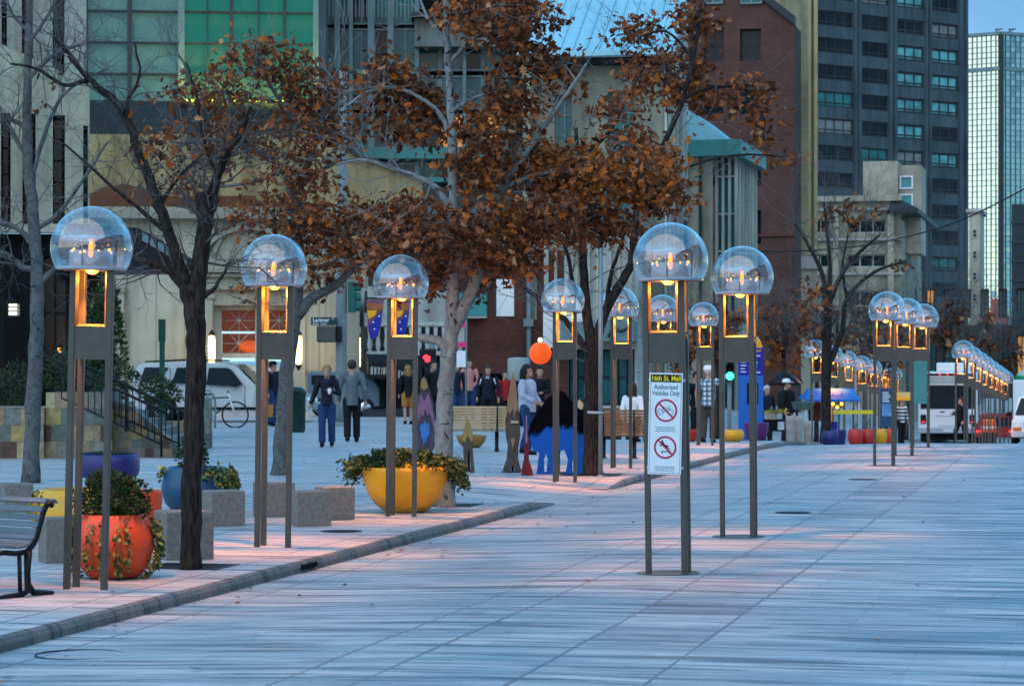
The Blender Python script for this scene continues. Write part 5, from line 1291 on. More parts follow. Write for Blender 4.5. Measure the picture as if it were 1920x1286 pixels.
# ------------------------------------------------------------------ street furniture
def tiles(name, size, cols):
    m, nt, b = newmat(name)
    tc = nd(nt, 'ShaderNodeTexCoord'); sp = nd(nt, 'ShaderNodeSeparateXYZ', {0: tc.outputs['Object']})
    h = mt(nt, 'DIVIDE', mt(nt, 'ADD', sp.outputs[0], mt(nt, 'MULTIPLY', sp.outputs[1], 1.0)), size); v = mt(nt, 'DIVIDE', sp.outputs[2], size)
    row = mt(nt, 'FLOOR', v); h2 = mt(nt, 'ADD', h, mt(nt, 'MULTIPLY', row, .37))
    cb = nd(nt, 'ShaderNodeCombineXYZ', {0: mt(nt, 'FLOOR', h2), 1: row, 2: 3.7})
    wn = nd(nt, 'ShaderNodeTexWhiteNoise', {'Vector': cb.outputs[0]}, noise_dimensions='3D')
    cr = nd(nt, 'ShaderNodeValToRGB', {'Fac': wn.outputs['Value']}); cr.color_ramp.interpolation = 'CONSTANT'
    e = cr.color_ramp.elements
    while len(e) < len(cols): e.new(.5)
    for i, c in enumerate(cols): e[i].position = i / len(cols); e[i].color = rgba(c)
    n = nd(nt, 'ShaderNodeTexNoise', {'Vector': tc.outputs['Object'], 'Scale': 7.0, 'Detail': 6.0, 'Distortion': 1.0})
    c = mx(nt, 1.0, cr.outputs[0], ramp(nt, n.outputs['Fac'], [(.3, (.55, .55, .55)), (.65, (1.1, 1.1, 1.1))]), 'MULTIPLY')
    fx = mt(nt, 'FRACT', h2); fz = mt(nt, 'FRACT', v)
    k = mt(nt, 'MAXIMUM', mt(nt, 'LESS_THAN', fx, .025), mt(nt, 'LESS_THAN', fz, .025))
    c = mx(nt, k, c, (.05, .05, .045))
    nt.links.new(c, b.inputs['Base Color']); b.inputs['Roughness'].default_value = .55
    return m
TC = [(.10, .13, .10), (.36, .27, .09), (.15, .18, .15), (.42, .35, .18), (.09, .035, .02), (.20, .20, .15), (.30, .22, .12), (.12, .15, .13)]
M['tile'] = tiles('slate_tiles', .30, TC); M['tile_small'] = tiles('small_slate_tiles', .17, [(c[0] * .7, c[1] * .65, c[2] * .65) for c in TC])
t = thing('tile_wall', 'low wall of mixed green and yellow slate tiles behind the far left tree', 'wall', G(0, 48.5))
mb = MB()
x = lambda px, D=48.5: (px - 960) / F * D - t.location.x
mb.box(x(-160), x(82), 0, 1.5, -.1, .93); o = mb.build('wall_section', M['tile'], t)
mb = MB(); mb.box(x(82.5), x(206), .2, 1.5, -.1, 1.2); mb.build('wall_section', M['tile'], t)
mb = MB(); mb.prism([(x(206.5), -.1), (x(206.5), 1.05), (x(240), .93), (x(338), .12), (x(345), -.1)], .5, 1.0); mb.build('stair_cheek', M['tile_small'], t)
mb = MB(); mb.box(x(378, 54), x(391, 54), 5.5, 6.2, -.1, 1.02); mb.build('end_pier', M['tile'], t)
mb = MB(); mb.box(x(230, 54), x(378, 54), 5.6, 6.0, -.1, .55); mb.build('rear_wall', M['tile'], t)
t = thing('stone_stairs', 'stone stairs rising left behind the black railing', 'stairs', G(345, 49.6))
for k in range(6):
    mb = MB(); mb.box(-.30 * (k + 1), -.30 * k, .05, 4.0, -.05, .16 * (k + 1)); mb.build('step', M['concrete'], t)
t = thing('stair_railing', 'black iron railing sloping down to the right beside the tile wall', 'railing', G(340, 48.9))
def railset(dx, dy, nm):
    mb = MB(); a = W(150 + dx, 682, 48.9) - t.location; b = W(335 + dx, 768, 48.9) - t.location
    a.y = b.y = dy
    mb.tube([a + Vector((-.5, 0, .25)), a, b, b + Vector((.12, 0, -.08))], .026, 8)
    c, d = a + Vector((0, 0, -.62)), b + Vector((0, 0, -.62)); mb.tube([c, d], .016, 6)
    n = 15
    for k in range(n + 1):
        p = a.lerp(b, k / n); big = k in (n, n // 2)
        mb.tube([p, p + Vector((0, 0, -.85 if big else -.62))], .022 if big else .010, 6)
    mb.build(nm, M['black'], t)
railset(0, 0, 'rail'); railset(-26, -.5, 'rail')
# concrete seat blocks
SG = 'concrete seat blocks'
def block(x0, x1, top, bot, label, rz=22):
    D = DG(bot) + .3; s = (x1 - x0) / F * D / (math.cos(R(rz)) + math.sin(R(rz))); h = (bot - top) / F * D
    mb = MB(); mb.box(-s / 2, s / 2, -s / 2, s / 2, -.01, h)
    o = mb.build('seat_block', M['concrete'], loc=G((x0 + x1) / 2, D)); bevel(o, .012); o.rotation_euler.z = R(rz)
    tag(o, label, 'seat block', SG)
block(535, 623, 923, 988, 'concrete cube in front of the other blocks, right of the second lamp'); block(472, 555, 907, 970, 'concrete cube with white stain behind the second lamp post'); block(588, 667, 915, 976, 'rightmost concrete cube, left of the yellow bowl')
block(376, 462, 922, 988, 'concrete cube under the deep blue pot, right of the dark trunk'); block(285, 404, 962, 1051, 'concrete cube partly hidden by the dark trunk'); block(68, 156, 974, 1058, 'concrete cube between the slatted bench and the orange ivy pot'); block(-6, 66, 908, 962, 'concrete cube behind the slatted bench at the left edge')
# slatted black bench
M['slat_blue'] = pm('weathered_slat', (.09, .13, .155), .5, .3, 5, stretch=(.3, 3, 3))
t = thing('park_bench', 'slatted bench with curved black frame at the lower left edge', 'bench', G(56, 20.3), R(-37)); t.scale = (.98, .9, .86)
prof = [(-.42, .40), (-.30, .415), (-.15, .40), (-.02, .42), (.06, .50), (.10, .60), (.135, .70), (.17, .78), (.215, .82), (.255, .80)]
sp_ = spline([Vector((0, y, z)) for y, z in prof], 5)
for xx in (0, -1.55):
    mb = MB(); mb.tube([p + Vector((xx, 0, -.012)) for p in sp_], .024, 8)
    mb.tube([(xx, -.02, .40), (xx, -.03, .2), (xx, -.02, .05), (xx, -.1, .02), (xx, -.34, .012)], [.035, .026, .03, .028, .02], 8); mb.tube([(xx, -.02, .1), (xx, .04, .03), (xx, .26, .012)], [.03, .028, .02], 8)
    mb.tube([(xx, -.12, .38), (xx, -.11, .05)], .018, 6)
    mb.build('leg', M['black'], t)
seat = []; acc = 0
last = sp_[0]; dist = 0; slats = []
for p, q in zip(sp_, sp_[1:]):
    dist += (q - p).length
    if dist > .062: slats.append((q, (q - p).normalized())); dist = 0
for q, d in slats:
    n = Vector((0, -d.z, d.y)); mb = MB(); a = q + n * .028
    c = [a - d * .026, a + d * .026]
    mb.add([(.02, c[0].y, c[0].z), (.02, c[1].y, c[1].z), (-1.58, c[1].y, c[1].z), (-1.58, c[0].y, c[0].z)] + [(u, w_.y + n.y * .018, w_.z + n.z * .018) for u, w_ in ((.02, c[0]), (.02, c[1]), (-1.58, c[1]), (-1.58, c[0]))],
           [(0, 1, 2, 3), (4, 7, 6, 5), (0, 4, 5, 1), (1, 5, 6, 2), (2, 6, 7, 3), (3, 7, 4, 0)]); mb.build('slat', M['slat_blue'], t)
# timber benches
M['pine'] = pm('pale_timber', (.52, .36, .19), .6, .2, 4, stretch=(.3, 3, 3)); M['oak'] = pm('brown_timber', (.26, .13, .055), .5, .25, 4, stretch=(.3, 3, 3))
def tbench(label, px, D, L, mat, rz, nback=8):
    t = thing('timber_bench', label, 'bench', G(px, D), R(rz)); t['group'] = 'timber benches'
    for k in range(nback):
        mb = MB(); z = .46 + k * .055; mb.box(-L / 2, L / 2, -.02 - k * .008, .01 - k * .008, z, z + .045); bevel(mb.build('back_slat', mat, t), .006)
    for k in range(5):
        mb = MB(); mb.box(-L / 2, L / 2, .05 + k * .09, .125 + k * .09, .40, .435); mb.build('seat_slat', mat, t)
    for xx in (-L / 2 + .18, L / 2 - .18):
        mb = MB(); mb.tube([(xx, .24, .39), (xx, .24, .06), (xx, .24, .0)], [.04, .035, .05], 8); mb.tube([(xx, -.02, .02), (xx, .48, .02)], .022, 6); mb.tube([(xx, .46, .38), (xx, .05, .38), (xx, -.03, .46), (xx, -.10, .88)], .018, 6); mb.build('leg', M['black'], t)
        mb = MB(); mb.tube([(xx, -.06, .66), (xx, .2, .66), (xx, .42, .62), (xx, .44, .42)], .016, 6); mb.build('armrest', M['black'], t)
    return t
tbench('pale timber slat bench behind the birch trunk', 886, 52, 1.32, M['pine'], 2)
tbench('brown timber bench with black armrest behind the globe lamp with the sign', 1160, 48.5, .92, M['oak'], -4)
# painted cut-outs
def cutout(label, D, layers, cat='cutout', nm='painted_cutout', th=.03):
    out0 = layers[0][1]; bx = sum(p[0] for p in out0) / len(out0)
    b = G(bx, D); r = thing(nm, label, cat, b); r['group'] = 'painted animal cutouts'
    for i, (part, out, mat) in enumerate(layers):
        P = [(W(a, c, D).x - b.x, W(a, c, D).z - b.z) for a, c in out]
        mb = MB(); mb.prism(P, -.006 * i - (0 if i == 0 else th / 2), th / 2 if i == 0 else -th / 2 + .001); mb.build(part, mat, r)
    mb = MB(); xs = [W(a, c, D).x - b.x for a, c in out0]; w_ = (max(xs) - min(xs)) * .4; mb.box(-w_, w_, .1, .5, -.005, .02); mb.tube([(0, .45, .02), (0, .02, .5)], .02, 6); mb.build('stand', M['black'], r)
    return r
pb = pm('bison_blue', (.003, .10, .46), .6, .08, 3); pk = pm('mane_black', (.004, .004, .006), .95, .4, 8, spec=.03); pt = pm('tan_paint', (.30, .19, .10), .7, .25, 4); pg = pm('brown_grey_paint', (.10, .075, .06), .75, .35, 5); pp = pm('mauve_paint', (.27, .13, .22), .7, .3, 4); pq = pm('slate_purple_paint', (.09, .07, .10), .75, .35, 5); pbl = pm('sky_blue_paint', (.05, .20, .50), .7, .3, 6); pr_ = pm('dark_red_paint', (.12, .012, .018), .5, .3, 6); po = pm('ochre_paint', (.34, .23, .08), .7, .25, 4); hw_ = pm('horn_cream', (.6, .5, .3), .6, .2, 4)
D0 = 41.9
MANE = [(990, 815), (994, 795), (1010, 768), (1028, 744), (1050, 732), (1060, 736), (1070, 752), (1088, 758), (1097, 775), (1097, 795)]
for q in range(60):
    xx = 1095 - q * 1.72; base_ = 806 - 8 * math.sin((xx - 990) / 105 * 3.1) + (10 if xx < 1016 else 0) + (8 if 1078 < xx < 1092 else 0); MANE.append((xx + random.uniform(-.5, .5), base_ + random.uniform(-6, 4) + (5 if q % 2 else -3)))
cutout('blue bison cutout with shaggy black mane in front of the dark trunk', D0, [
    ('body', [(1006, 889), (1011, 848), (999, 846), (994, 818), (1000, 790), (1015, 765), (1030, 745), (1042, 741), (1052, 733), (1060, 737), (1068, 752), (1085, 760), (1096, 775), (1099, 800), (1098, 845), (1092, 889), (1076, 889), (1081, 858), (1073, 846), (1066, 850), (1076, 889), (1060, 889), (1066, 862), (1058, 843), (1050, 846), (1042, 843), (1038, 860), (1037, 889), (1023, 889), (1027, 862), (1024, 848), (1020, 862), (1021, 889)][:22] + [(1063, 889), (1061, 889), (1066, 862), (1058, 843), (1050, 846), (1042, 843), (1038, 860), (1037, 889), (1023, 889), (1027, 862), (1024, 848), (1020, 862), (1021, 889)] if False else
             [(1006, 889), (1011, 848), (999, 846), (994, 818), (1000, 790), (1015, 765), (1030, 745), (1042, 741), (1052, 733), (1060, 737), (1068, 752), (1085, 760), (1096, 775), (1099, 800), (1098, 845), (1092, 889), (1078, 889), (1082, 860), (1077, 850), (1073, 868), (1074, 889), (1060, 889), (1065, 862), (1058, 843), (1050, 846), (1042, 843), (1038, 860), (1037, 889), (1024, 889), (1027, 862), (1024, 850), (1020, 862), (1021, 889)], pb),
    ('mane', MANE if True else [(990, 815), (994, 795), (1010, 768), (1028, 744), (1050, 732), (1060, 736), (1070, 752), (1088, 758), (1097, 775), (1097, 795), (1090, 806), (1086, 818), (1082, 803), (1077, 812), (1070, 798), (1065, 806), (1060, 795), (1055, 808), (1050, 799), (1044, 806), (1038, 795), (1033, 800), (1028, 793), (1020, 812), (1015, 808), (1008, 821), (1003, 812), (997, 818)], pk),
    ('horn', [(1083, 764), (1083, 752), (1086, 748), (1091, 754), (1096, 758), (1090, 768)], hw_)])
cutout('mauve and blue striped cutout behind the third globe lamp', 45.5, [
    ('body', [(782, 876), (785, 856), (779, 838), (776, 818), (772, 806), (774, 788), (778, 768), (780, 748), (787, 736), (789, 724), (797, 718), (806, 728), (808, 742), (814, 758), (815, 778), (820, 800), (815, 818), (817, 834), (809, 850), (812, 876), (803, 876), (801, 854), (797, 866), (794, 852), (790, 876)], pq),
    ('mauve_patch', [(781, 806), (778, 792), (782, 770), (786, 750), (789, 738), (796, 752), (803, 737), (808, 752), (812, 770), (817, 796), (815, 812), (811, 792), (808, 782), (805, 772), (802, 780), (797, 766), (793, 782), (789, 776), (787, 790), (785, 784)], pp),
    ('blue_patch', [(787, 800), (791, 792), (794, 797), (797, 788), (801, 796), (804, 790), (806, 806), (804, 822), (802, 814), (800, 832), (797, 822), (795, 838), (792, 820), (790, 826), (789, 810)], pbl),
    ('head', [(788, 726), (790, 712), (795, 706), (800, 714), (803, 726), (796, 732)], po)])
cutout('small ochre pointed cutout with two dark legs beside the timber bench', 42.8, [
    ('body', [(867, 887), (869, 862), (868, 835), (865, 825), (871, 800), (876, 781), (882, 795), (887, 815), (888, 828), (886, 836), (888, 860), (890, 885), (883, 885), (881, 855), (879, 838), (877, 856), (876, 887)], pg),
    ('ochre_patch', [(866, 824), (871, 800), (876, 781), (882, 795), (887, 815), (886, 830), (880, 822), (877, 815), (872, 830)], po)])
cutout('tall tan spear shaped cutout left of the woman in pale jacket', 42.4, [
    ('body', [(941, 886), (950, 860), (952, 835), (948, 815), (947, 790), (952, 750), (958, 715), (962, 698), (967, 716), (971, 750), (974, 780), (976, 815), (972, 840), (972, 862), (978, 884), (966, 884), (962, 870), (957, 884)], pg),
    ('tan_patch', [(948, 786), (952, 750), (958, 715), (962, 698), (967, 716), (970, 750), (972, 772), (967, 768), (965, 788), (961, 766), (956, 778), (953, 770)], pt),
    ('pale_streak', [(957, 822), (964, 820), (966, 826), (961, 842)], pt), ('pale_band', [(958, 789), (972, 789), (972, 793), (958, 793)], hw_)])
cutout('thin dark red booted cutout between the spear and the blue bison', 41.4, [
    ('body', [(977, 893), (978, 880), (982, 862), (985, 820), (986, 785), (988, 785), (990, 820), (992, 862), (997, 878), (1000, 892), (990, 894), (987, 886), (984, 894)], pr_),
    ('stick', [(985, 830), (986, 780), (988, 780), (989, 830)], pp)])
# orange sphere hanging in the tree
p = W(1013, 662, 40.5); t = thing('orange_sphere', 'glowing orange sphere hanging left of the fourth globe lamp', 'lantern', p); rr = 21 / F * 40.5
mb = MB(); mb.ball((0, 0, 0), rr, 24); mb.build('globe', pm('orange_globe', (.75, .09, .01), .45, .06, 3, emit=(1, .11, .008), es=.16), t)
mb = MB(); mb.ball((0, 0, rr + .03), .035, 10); mb.build('bulb', em('sphere_bulb', (1, .85, .55), 1.6), t)
mb = MB(); mb.tube([(0, 0, rr), (0, .5, .78)], .004, 5); mb.tube([(-.02, 0, rr + .05), (-.03, 0, rr + .1), (.0, 0, rr + .1)], .006, 5); mb.build('wire', M['black'], t)
# traffic signal pole with street sign and pedestrian box
D = 72; b = G(640, D); t = thing('signal_pole', 'tall grey steel signal pole beside the walking couple', 'signal pole', b)
mb = MB(); mb.tube([(0, 0, 0), (0, 0, .5), (0, 0, 3), (.05, 0, 9.6)], [.2, .16, .15, .1], 14); mb.lathe([(.26, 0), (.26, .06), (.2, .12)], 14); mb.build('pole', M['grey_metal'], t)
def at(px, py, dy=0): q = W(px, py, D) - b; return q.x, dy, q.z
x0, _, z0 = at(584, 610); x1, _, z1 = at(633, 595)
mb = MB(); mb.box(x0, x1, -.22, -.2, z0, z1); sg = mb.build('street_sign', pm('sign_dark_green', (.012, .05, .045), .4, .1, 3), t)
mb = MB(); put_text(mb, 'Larimer', .155, (x0 + x1) / 2 - .08, -.226, z0 + .135, width=.44); mb.build('lettering', M['white'], sg); mb = MB(); put_text(mb, 'ST', .07, x1 - .1, -.226, z0 + .17)
for q in range(9): mb.box(x0 + .05 + q * .042, x0 + .05 + q * .042 + (.03 if q != 4 else .0), -.226, -.221, z0 + .025, z0 + .05)
mb.build('small_print', M['white'], sg)
x0, _, z0 = at(595, 642); x1, _, z1 = at(631, 611)
mb = MB(); mb.box(x0, x1, -.36, -.02, z0, z1); ps = bevel(mb.build('pedestrian_signal', pm('signal_housing', (.075, .08, .065), .55, .15, 4), t), .05)
mb = MB(); mb.box(x1 + .01, x1 + .16, -.30, .0, z0 + .02, z1 - .01); bevel(mb.build('visor', M['black'], t), .03)
x0, _, z0 = at(653, 586); x1, _, z1 = at(667, 528)
mb = MB(); mb.box(x0, x1, -.15, .15, z0, z1); ts = bevel(mb.build('traffic_signal', pm('green_housing', (.02, .11, .09), .5, .15, 3), t), .02)
for k in range(3):
    z = z0 + (z1 - z0) * (.18 + .32 * k); mb = MB(); mb.tube([(x1, 0, z), (x1 + .14, 0, z + .01)], [.12, .12], 14, cap=False); mb.lathe([(.001, 0), (.11, 0)], 14, M=Matrix.Translation((x1 + .005, 0, z)) @ Matrix.Rotation(R(90), 4, 'Y')); mb.build('signal_hood', pm('hood_green', (.015, .13, .10), .5, .15, 3), ts)
# red hand signal by the birch
t = thing('walk_signal', 'black pedestrian signal with lit red hand left of the birch trunk', 'walk signal', G(803, 74))
z = W(803, 672, 74).z
mb = MB(); mb.tube([(.12, .1, 0), (.12, .1, z + .5)], .07, 10); mb.build('post', M['grey_metal'], t)
mb = MB(); mb.box(-.24, .22, -.12, .12, z - .22, z + .28); bevel(mb.build('housing', M['black'], t), .03)
mb = MB(); M_ = Matrix.Translation((-.02, -.125, z - .02)) @ Matrix.Rotation(R(-35), 4, 'Y')
mb.ball((0, 0, 0), .075, 10, M=M_, sc=(1, .15, 1.0))
for k in range(4): mb.tube([(-.05 + k * .034, 0, .04), (-.055 + k * .037, 0, .15 - abs(k - 1.5) * .015)], .016, 6, M=M_)
mb.tube([(.05, 0, -.01), (.11, 0, .05)], .016, 6, M=M_); mb.build('hand_symbol', em('red_signal', (1, .02, .03), 1.2), t)
# banners
def banner(px, D, label):
    b = W(px, 560, D); t = thing('street_banner', label, 'banner', b); t['group'] = 'banners above the awnings'
    k = D / F
    mb = MB(); mb.tube([(-2 * k, 0, 1 * k), (38 * k, 0, 0)], .03, 6); mb.build('rod', M['black'], t)
    def sh(name, pts, mat, y): 
        mb = MB(); mb.prism([(a * k, -c * k) for a, c in pts], y, y + .008); mb.build(name, mat, t)
    sh('cloth', [(0, 2), (33, 2), (28, 45), (22, 72), (8, 78), (3, 60)], pm('banner_mauve', (.17, .07, .11), .8, .25, 3), 0)
    sh('orange_band', [(0.5, 8), (32, 10), (30, 22), (1, 20)], pm('banner_orange', (.35, .10, .04), .8, .3, 3), -.01)
    sh('yellow_patch', [(1, 22), (20, 22), (16, 32), (4, 38)], pm('banner_yellow', (.8, .38, .02), .8, .1, 3), -.012)
    sh('blue_patch', [(4, 52), (14, 40), (24, 28), (29, 24), (27, 48), (20, 70), (9, 77)], pm('banner_blue', (.02, .03, .28), .8, .15, 3), -.014)
    for a, c in ((24, 33), (13, 44), (15, 57)):
        mb = MB()
        for q in range(5):
            an = q * 1.2566; mb.prism([((a + 2.4 * math.sin(an)) * k, -(c - 2.4 * math.cos(an)) * k), ((a + .9 * math.sin(an + .63)) * k, -(c - .9 * math.cos(an + .63)) * k), (a * k, -c * k), ((a + .9 * math.sin(an - .63)) * k, -(c - .9 * math.cos(an - .63)) * k)], -.022, -.016)
        mb.build('star', M['white'], t)
banner(687, 81, 'star patterned banner left of the third globe lamp'); banner(737, 81, 'star patterned banner seen inside the third globe lamp frame')
# pink sign behind the birch
t = thing('pink_sign', 'hot pink and white sign panel right of the birch trunk', 'sign', G(866, 76)); k = 76 / F
z = lambda py: W(866, py, 76).z
pk_ = pm('hot_pink', (.8, .03, .16), .5, .1, 3)
mb = MB(); mb.tube([(8 * k, .03, 0), (8 * k, .03, z(590))], .03, 6); mb.build('post', M['grey_metal'], t)
mb = MB(); mb.box(-2 * k, 6 * k, 0, .02, z(612), z(594)); mb.build('panel', pk_, t); mb = MB(); mb.box(-12 * k, 8 * k, 0, .02, z(649), z(639)); mb.build('panel', pk_, t); mb = MB(); mb.box(-8 * k, 5 * k, .0, .02, z(639), z(612)); mb.build('panel', M['pale_wall'], t); mb = MB(); mb.box(-10 * k, 7 * k, .0, .02, z(686), z(655)); mb.build('panel', M['white'], t)
# green post, grey kiosk box, trash can, street sign post
t = thing('green_post', 'slim green signpost in front of the silver car', 'post', G(304, 62)); mb = MB(); z_ = W(304, 600, 62).z; mb.box(-.06, .06, -.03, .03, 0, z_); mb.build('post', M['green_metal'], t); mb = MB(); mb.box(-.085, .085, -.04, -.03, z_ - .5, z_ + .02); mb.build('plate', M['green_metal'], t)
t = thing('newspaper_kiosk', 'grey rounded kiosk box behind the tan spear cutout', 'kiosk', G(972, 78)); k = 78 / F
mb = MB(); mb.lathe([(.001, 2.0), (.28, 1.98), (.32, 1.92), (.32, 1.35), (.30, 1.3), (.001, 1.3)], 24); mb.build('drum', pm('kiosk_grey', (.26, .29, .28), .5, .15, 2), t); mb = MB(); mb.lathe([(.27, 0), (.27, 1.3)], 20); mb.build('base', M['dark'], t)
t = thing('trash_can', 'dark green litter bin beside the second globe lamp', 'litter bin', G(552, 66)); mb = MB(); mb.lathe([(.24, 0), (.27, .06), (.28, .9), (.30, .92), (.30, 1.0), (.2, 1.1), (.12, 1.12), (.001, 1.12)], 20); mb.build('bin_body', pm('bin_green', (.012, .035, .028), .5, .2, 5), t); mb = MB(); mb.box(-.14, .14, -.31, -.27, .93, 1.02); mb.build('opening', M['black'], t)
t = thing('sign_pole', 'slim grey steel pole just right of the dark trunk by the bison', 'pole', G(1126, 41.0)); mb = MB(); mb.tube([(0, 0, 0), (0, 0, 4.2)], .035, 10); mb.lathe([(.06, 0), (.06, .02), (.04, .03)], 10); mb.build('pole', pm('galvanised', (.20, .27, .28), .4, .15, 5, metal=.3), t); mb = MB(); mb.tube([(-.2, 0, .99), (.04, -.04, .98)], .02, 6); mb.build('bracket', M['rim'], t)
# blue information pillar
t = thing('information_pillar', 'blue information pillar with yellow arc on top by the crossing', 'information pillar', G(1408, 62.5)); k = 62.5 / F; b = t.location
Z = lambda py: W(1408, py, 62.5).z - b.z
bl1 = pm('pillar_navy', (.01, .02, .26), .4, .1, 2); bl2 = pm('pillar_blue', (.015, .12, .42), .4, .1, 2)
mb = MB(); mb.box(-23 * k, 22 * k, -.12, .12, Z(704), Z(652)); mb.build('upper_panel', bl1, t); mb = MB(); mb.box(-23 * k, 22 * k, -.13, .13, -.3, Z(704) - .003); mb.build('lower_panel', bl2, t)
ring(-4 * k, Z(656), 10 * k, 26 * k, 10, 100, -.06, .06).build('yellow_arc', M['p_yellow'], t); ring(-4 * k, Z(650), 14 * k, 24 * k, 20, 120, -.05, .05).build('green_arc', pm('pale_green_panel', (.35, .6, .45), .5, .1, 2), t)
mb = MB(); mb.box(-8 * k, 12 * k, -.16, -.13, Z(757), Z(718)); mp_ = mb.build('map_case', M['dark'], t); mb = MB(); mb.box(2 * k, 10 * k, -.165, -.16, Z(753), Z(724)); mb.build('map_sheet', pm('map_yellow', (.5, .4, .08), .6, .5, 9), mp_)
mb = MB()
for (a, py, n) in ((4, 667, 5), (4, 675, 1), (4, 680, 3), (4, 698, 5), (-20, 679, 4), (-20, 685, 4), (-20, 691, 3), (-20, 697, 4), (4, 707, 2)):
    for q in range(n): mb.box((a + q * 2.6) * k, (a + q * 2.6 + 2.1) * k, -.136, -.12, Z(py + 1), Z(py - 1))
mb.build('small_print', M['white'], t)
mb = MB(); put_text(mb, 'RKET', .07, 12 * k, -.126, Z(658)); mb.build('lettering', M['p_yellow'], t)
# green traffic light
t = thing('traffic_light', 'traffic light showing bright green left of the blue pillar', 'traffic light', G(1368, 78)); Z = lambda py: W(1368, py, 78).z - t.location.z
mb = MB(); mb.tube([(0, .1, -.2), (0, .1, Z(690))], .06, 10); mb.build('post', M['grey_metal'], t); mb = MB(); mb.box(-.16, .16, -.1, .1, Z(714), Z(668)); bevel(mb.build('housing', M['green_metal'], t), .02)
for i, py in enumerate((675, 690, 705)):
    mb = MB(); mb.ball((0, -.10, Z(py)), .11, 12, sc=(1, .4, 1)); mb.build('lens', em('green_signal', (.03, 1, .62), 2.2) if i == 2 else M['dark'], t)
    mb = MB(); mb.tube([(0, -.1, Z(py)), (0, -.26, Z(py) + .01)], .125, 12, cap=False); mb.build('visor', M['black'], t)
# red boxes, blue tent, umbrella, barrels, tape, kiosk, wire
for i, (a, b_) in enumerate(((1128, 1150), (1152, 1168), (1172, 1184))):
    t = thing('newspaper_box', ('left', 'middle', 'right')[i] + ' red newspaper box behind the brown timber bench', 'newspaper box', G((a + b_) / 2, 64)); t['group'] = 'red newspaper boxes'; w_ = (b_ - a) / F * 64 / 2
    mb = MB(); mb.box(-w_, w_, 0, .4, .2, .62); bevel(mb.build('box', M['p_red'], t), .02); mb = MB(); mb.box(-w_ * .7, w_ * .7, -.015, .0, .32, .5); mb.build('door', M['glass'], t); mb = MB(); mb.box(-w_ * .7, w_ * .7, .1, .3, 0, .2); mb.build('pedestal', M['black'], t)
bt = pm('tent_blue', (.003, .12, .40), .6, .1, 1.5)
t = thing('blue_tent', 'blue market tent behind the far globe lamps', 'tent', G(1556, 80)); k = 80 / F; Z = lambda py: W(1556, py, 80).z - t.location.z
mb = MB(); mb.add([(-52 * k, -.8, Z(748)), (50 * k, -.8, Z(748)), (50 * k, 1.2, Z(748)), (-52 * k, 1.2, Z(748)), (-38 * k, .2, Z(728)), (46 * k, .2, Z(728))], [(0, 1, 5, 4), (1, 2, 5), (2, 3, 4, 5), (3, 0, 4)]); mb.box(-52 * k, 50 * k, -.82, -.8, Z(752), Z(748)); mb.build('canopy', bt, t)
for xx in (-50, 48):
    mb = MB(); mb.tube([(xx * k, -.78, -.1), (xx * k, -.78, Z(750))], .025, 6); mb.build('pole', M['rim'], t)
mb = MB(); mb.box(-12 * k, 10 * k, .5, .56, Z(790), Z(756)); mb.build('display', M['warm_lit'], t); mb = MB(); mb.box(-30 * k, -14 * k, .45, .5, Z(790), Z(754)); mb.build('display', M['brick_dark'], t); mb = MB(); mb.box(-14 * k, 12 * k, -.3, .3, Z(815), Z(790)); mb.build('counter', bl1, t)
for i in range(5):
    q = thing('tent_bulb', ('first second third fourth fifth'.split()[i]) + ' warm bulb under the blue tent', 'bulb', G(1546 + 8 * i, 79.5, W(0, 757 + (i % 2) * 6, 79.5).z)); q['group'] = 'bulbs under the blue tent'
    mb = MB(); mb.ball((0, 0, 0), .05, 8); mb.build('bulb', M['glow'], q); mb = MB(); mb.tube([(0, 0, .04), (0, 0, .35)], .008, 4); mb.build('cord', M['black'], q)
t = thing('market_umbrella', 'black market umbrella with grey panel left of the blue tent', 'umbrella', G(1472, 78)); k = 78 / F; Z = lambda py: W(1472, py, 78).z - t.location.z
mb = MB(); mb.lathe([(.001, Z(694)), (.1, Z(697)), (30 * k, Z(716)), (30 * k, Z(722)), (29 * k, Z(721)), (.1, Z(702)), (.001, Z(700))], 8); mb.build('canopy', M['black'], t); mb = MB(); mb.tube([(0, 0, -.1), (0, 0, Z(696))], .025, 6); mb.build('pole', M['rim'], t)
mb = MB(); mb.add([(4 * k, -.05, Z(697)), (20 * k, -.33, Z(712)), (26 * k, -.1, Z(713))], [(0, 1, 2)]); 
M['barrel'] = pm('pale_barrel', (.40, .36, .29), .7, .25, 3)
for i, px in enumerate((1481, 1497, 1514)):
    D = 63 + .3 * i; t = thing('barrel', ('left', 'middle', 'right')[i] + ' pale fluted stone bollard pot under the black umbrella', 'stone pot', G(px, D)); t['group'] = 'pale fluted pots'
    mb = MB(); mb.lathe([(.07, 0), (.095, .03), (.085, .2), (.09, .22), (.10, .4), (.105, .46), (.10, .58), (.085, .6), (.001, .59)], 18); mb.build('pot_body', M['barrel'], t)
    mb = MB(); mb.lathe([(.104, .215), (.109, .22), (.104, .225)], 18); mb.build('band', M['sill'], t)
t = thing('green_bin', 'grey green cart with sloping sides above the pale pots', 'cart', G(1506, 66)); k = 66 / F; Z = lambda py: W(1506, py, 66).z - t.location.z
mb = MB(); mb.prism([(-16 * k, Z(768)), (14 * k, Z(768)), (20 * k, Z(754)), (-20 * k, Z(754))], -.3, .3); mb.build('tray', pm('cart_green', (.05, .08, .06), .5, .2, 4), t)
for xx in (-12, 12): 
    mb = MB(); mb.tube([(xx * k, 0, -.1), (xx * k, 0, Z(768))], .03, 6); mb.build('leg', M['black'], t)
    mb = MB(); mb.tube([(xx * k, .1, .08), (xx * k + .04, .1, .08)], .1, 12); mb.build('wheel', M['black'], t)
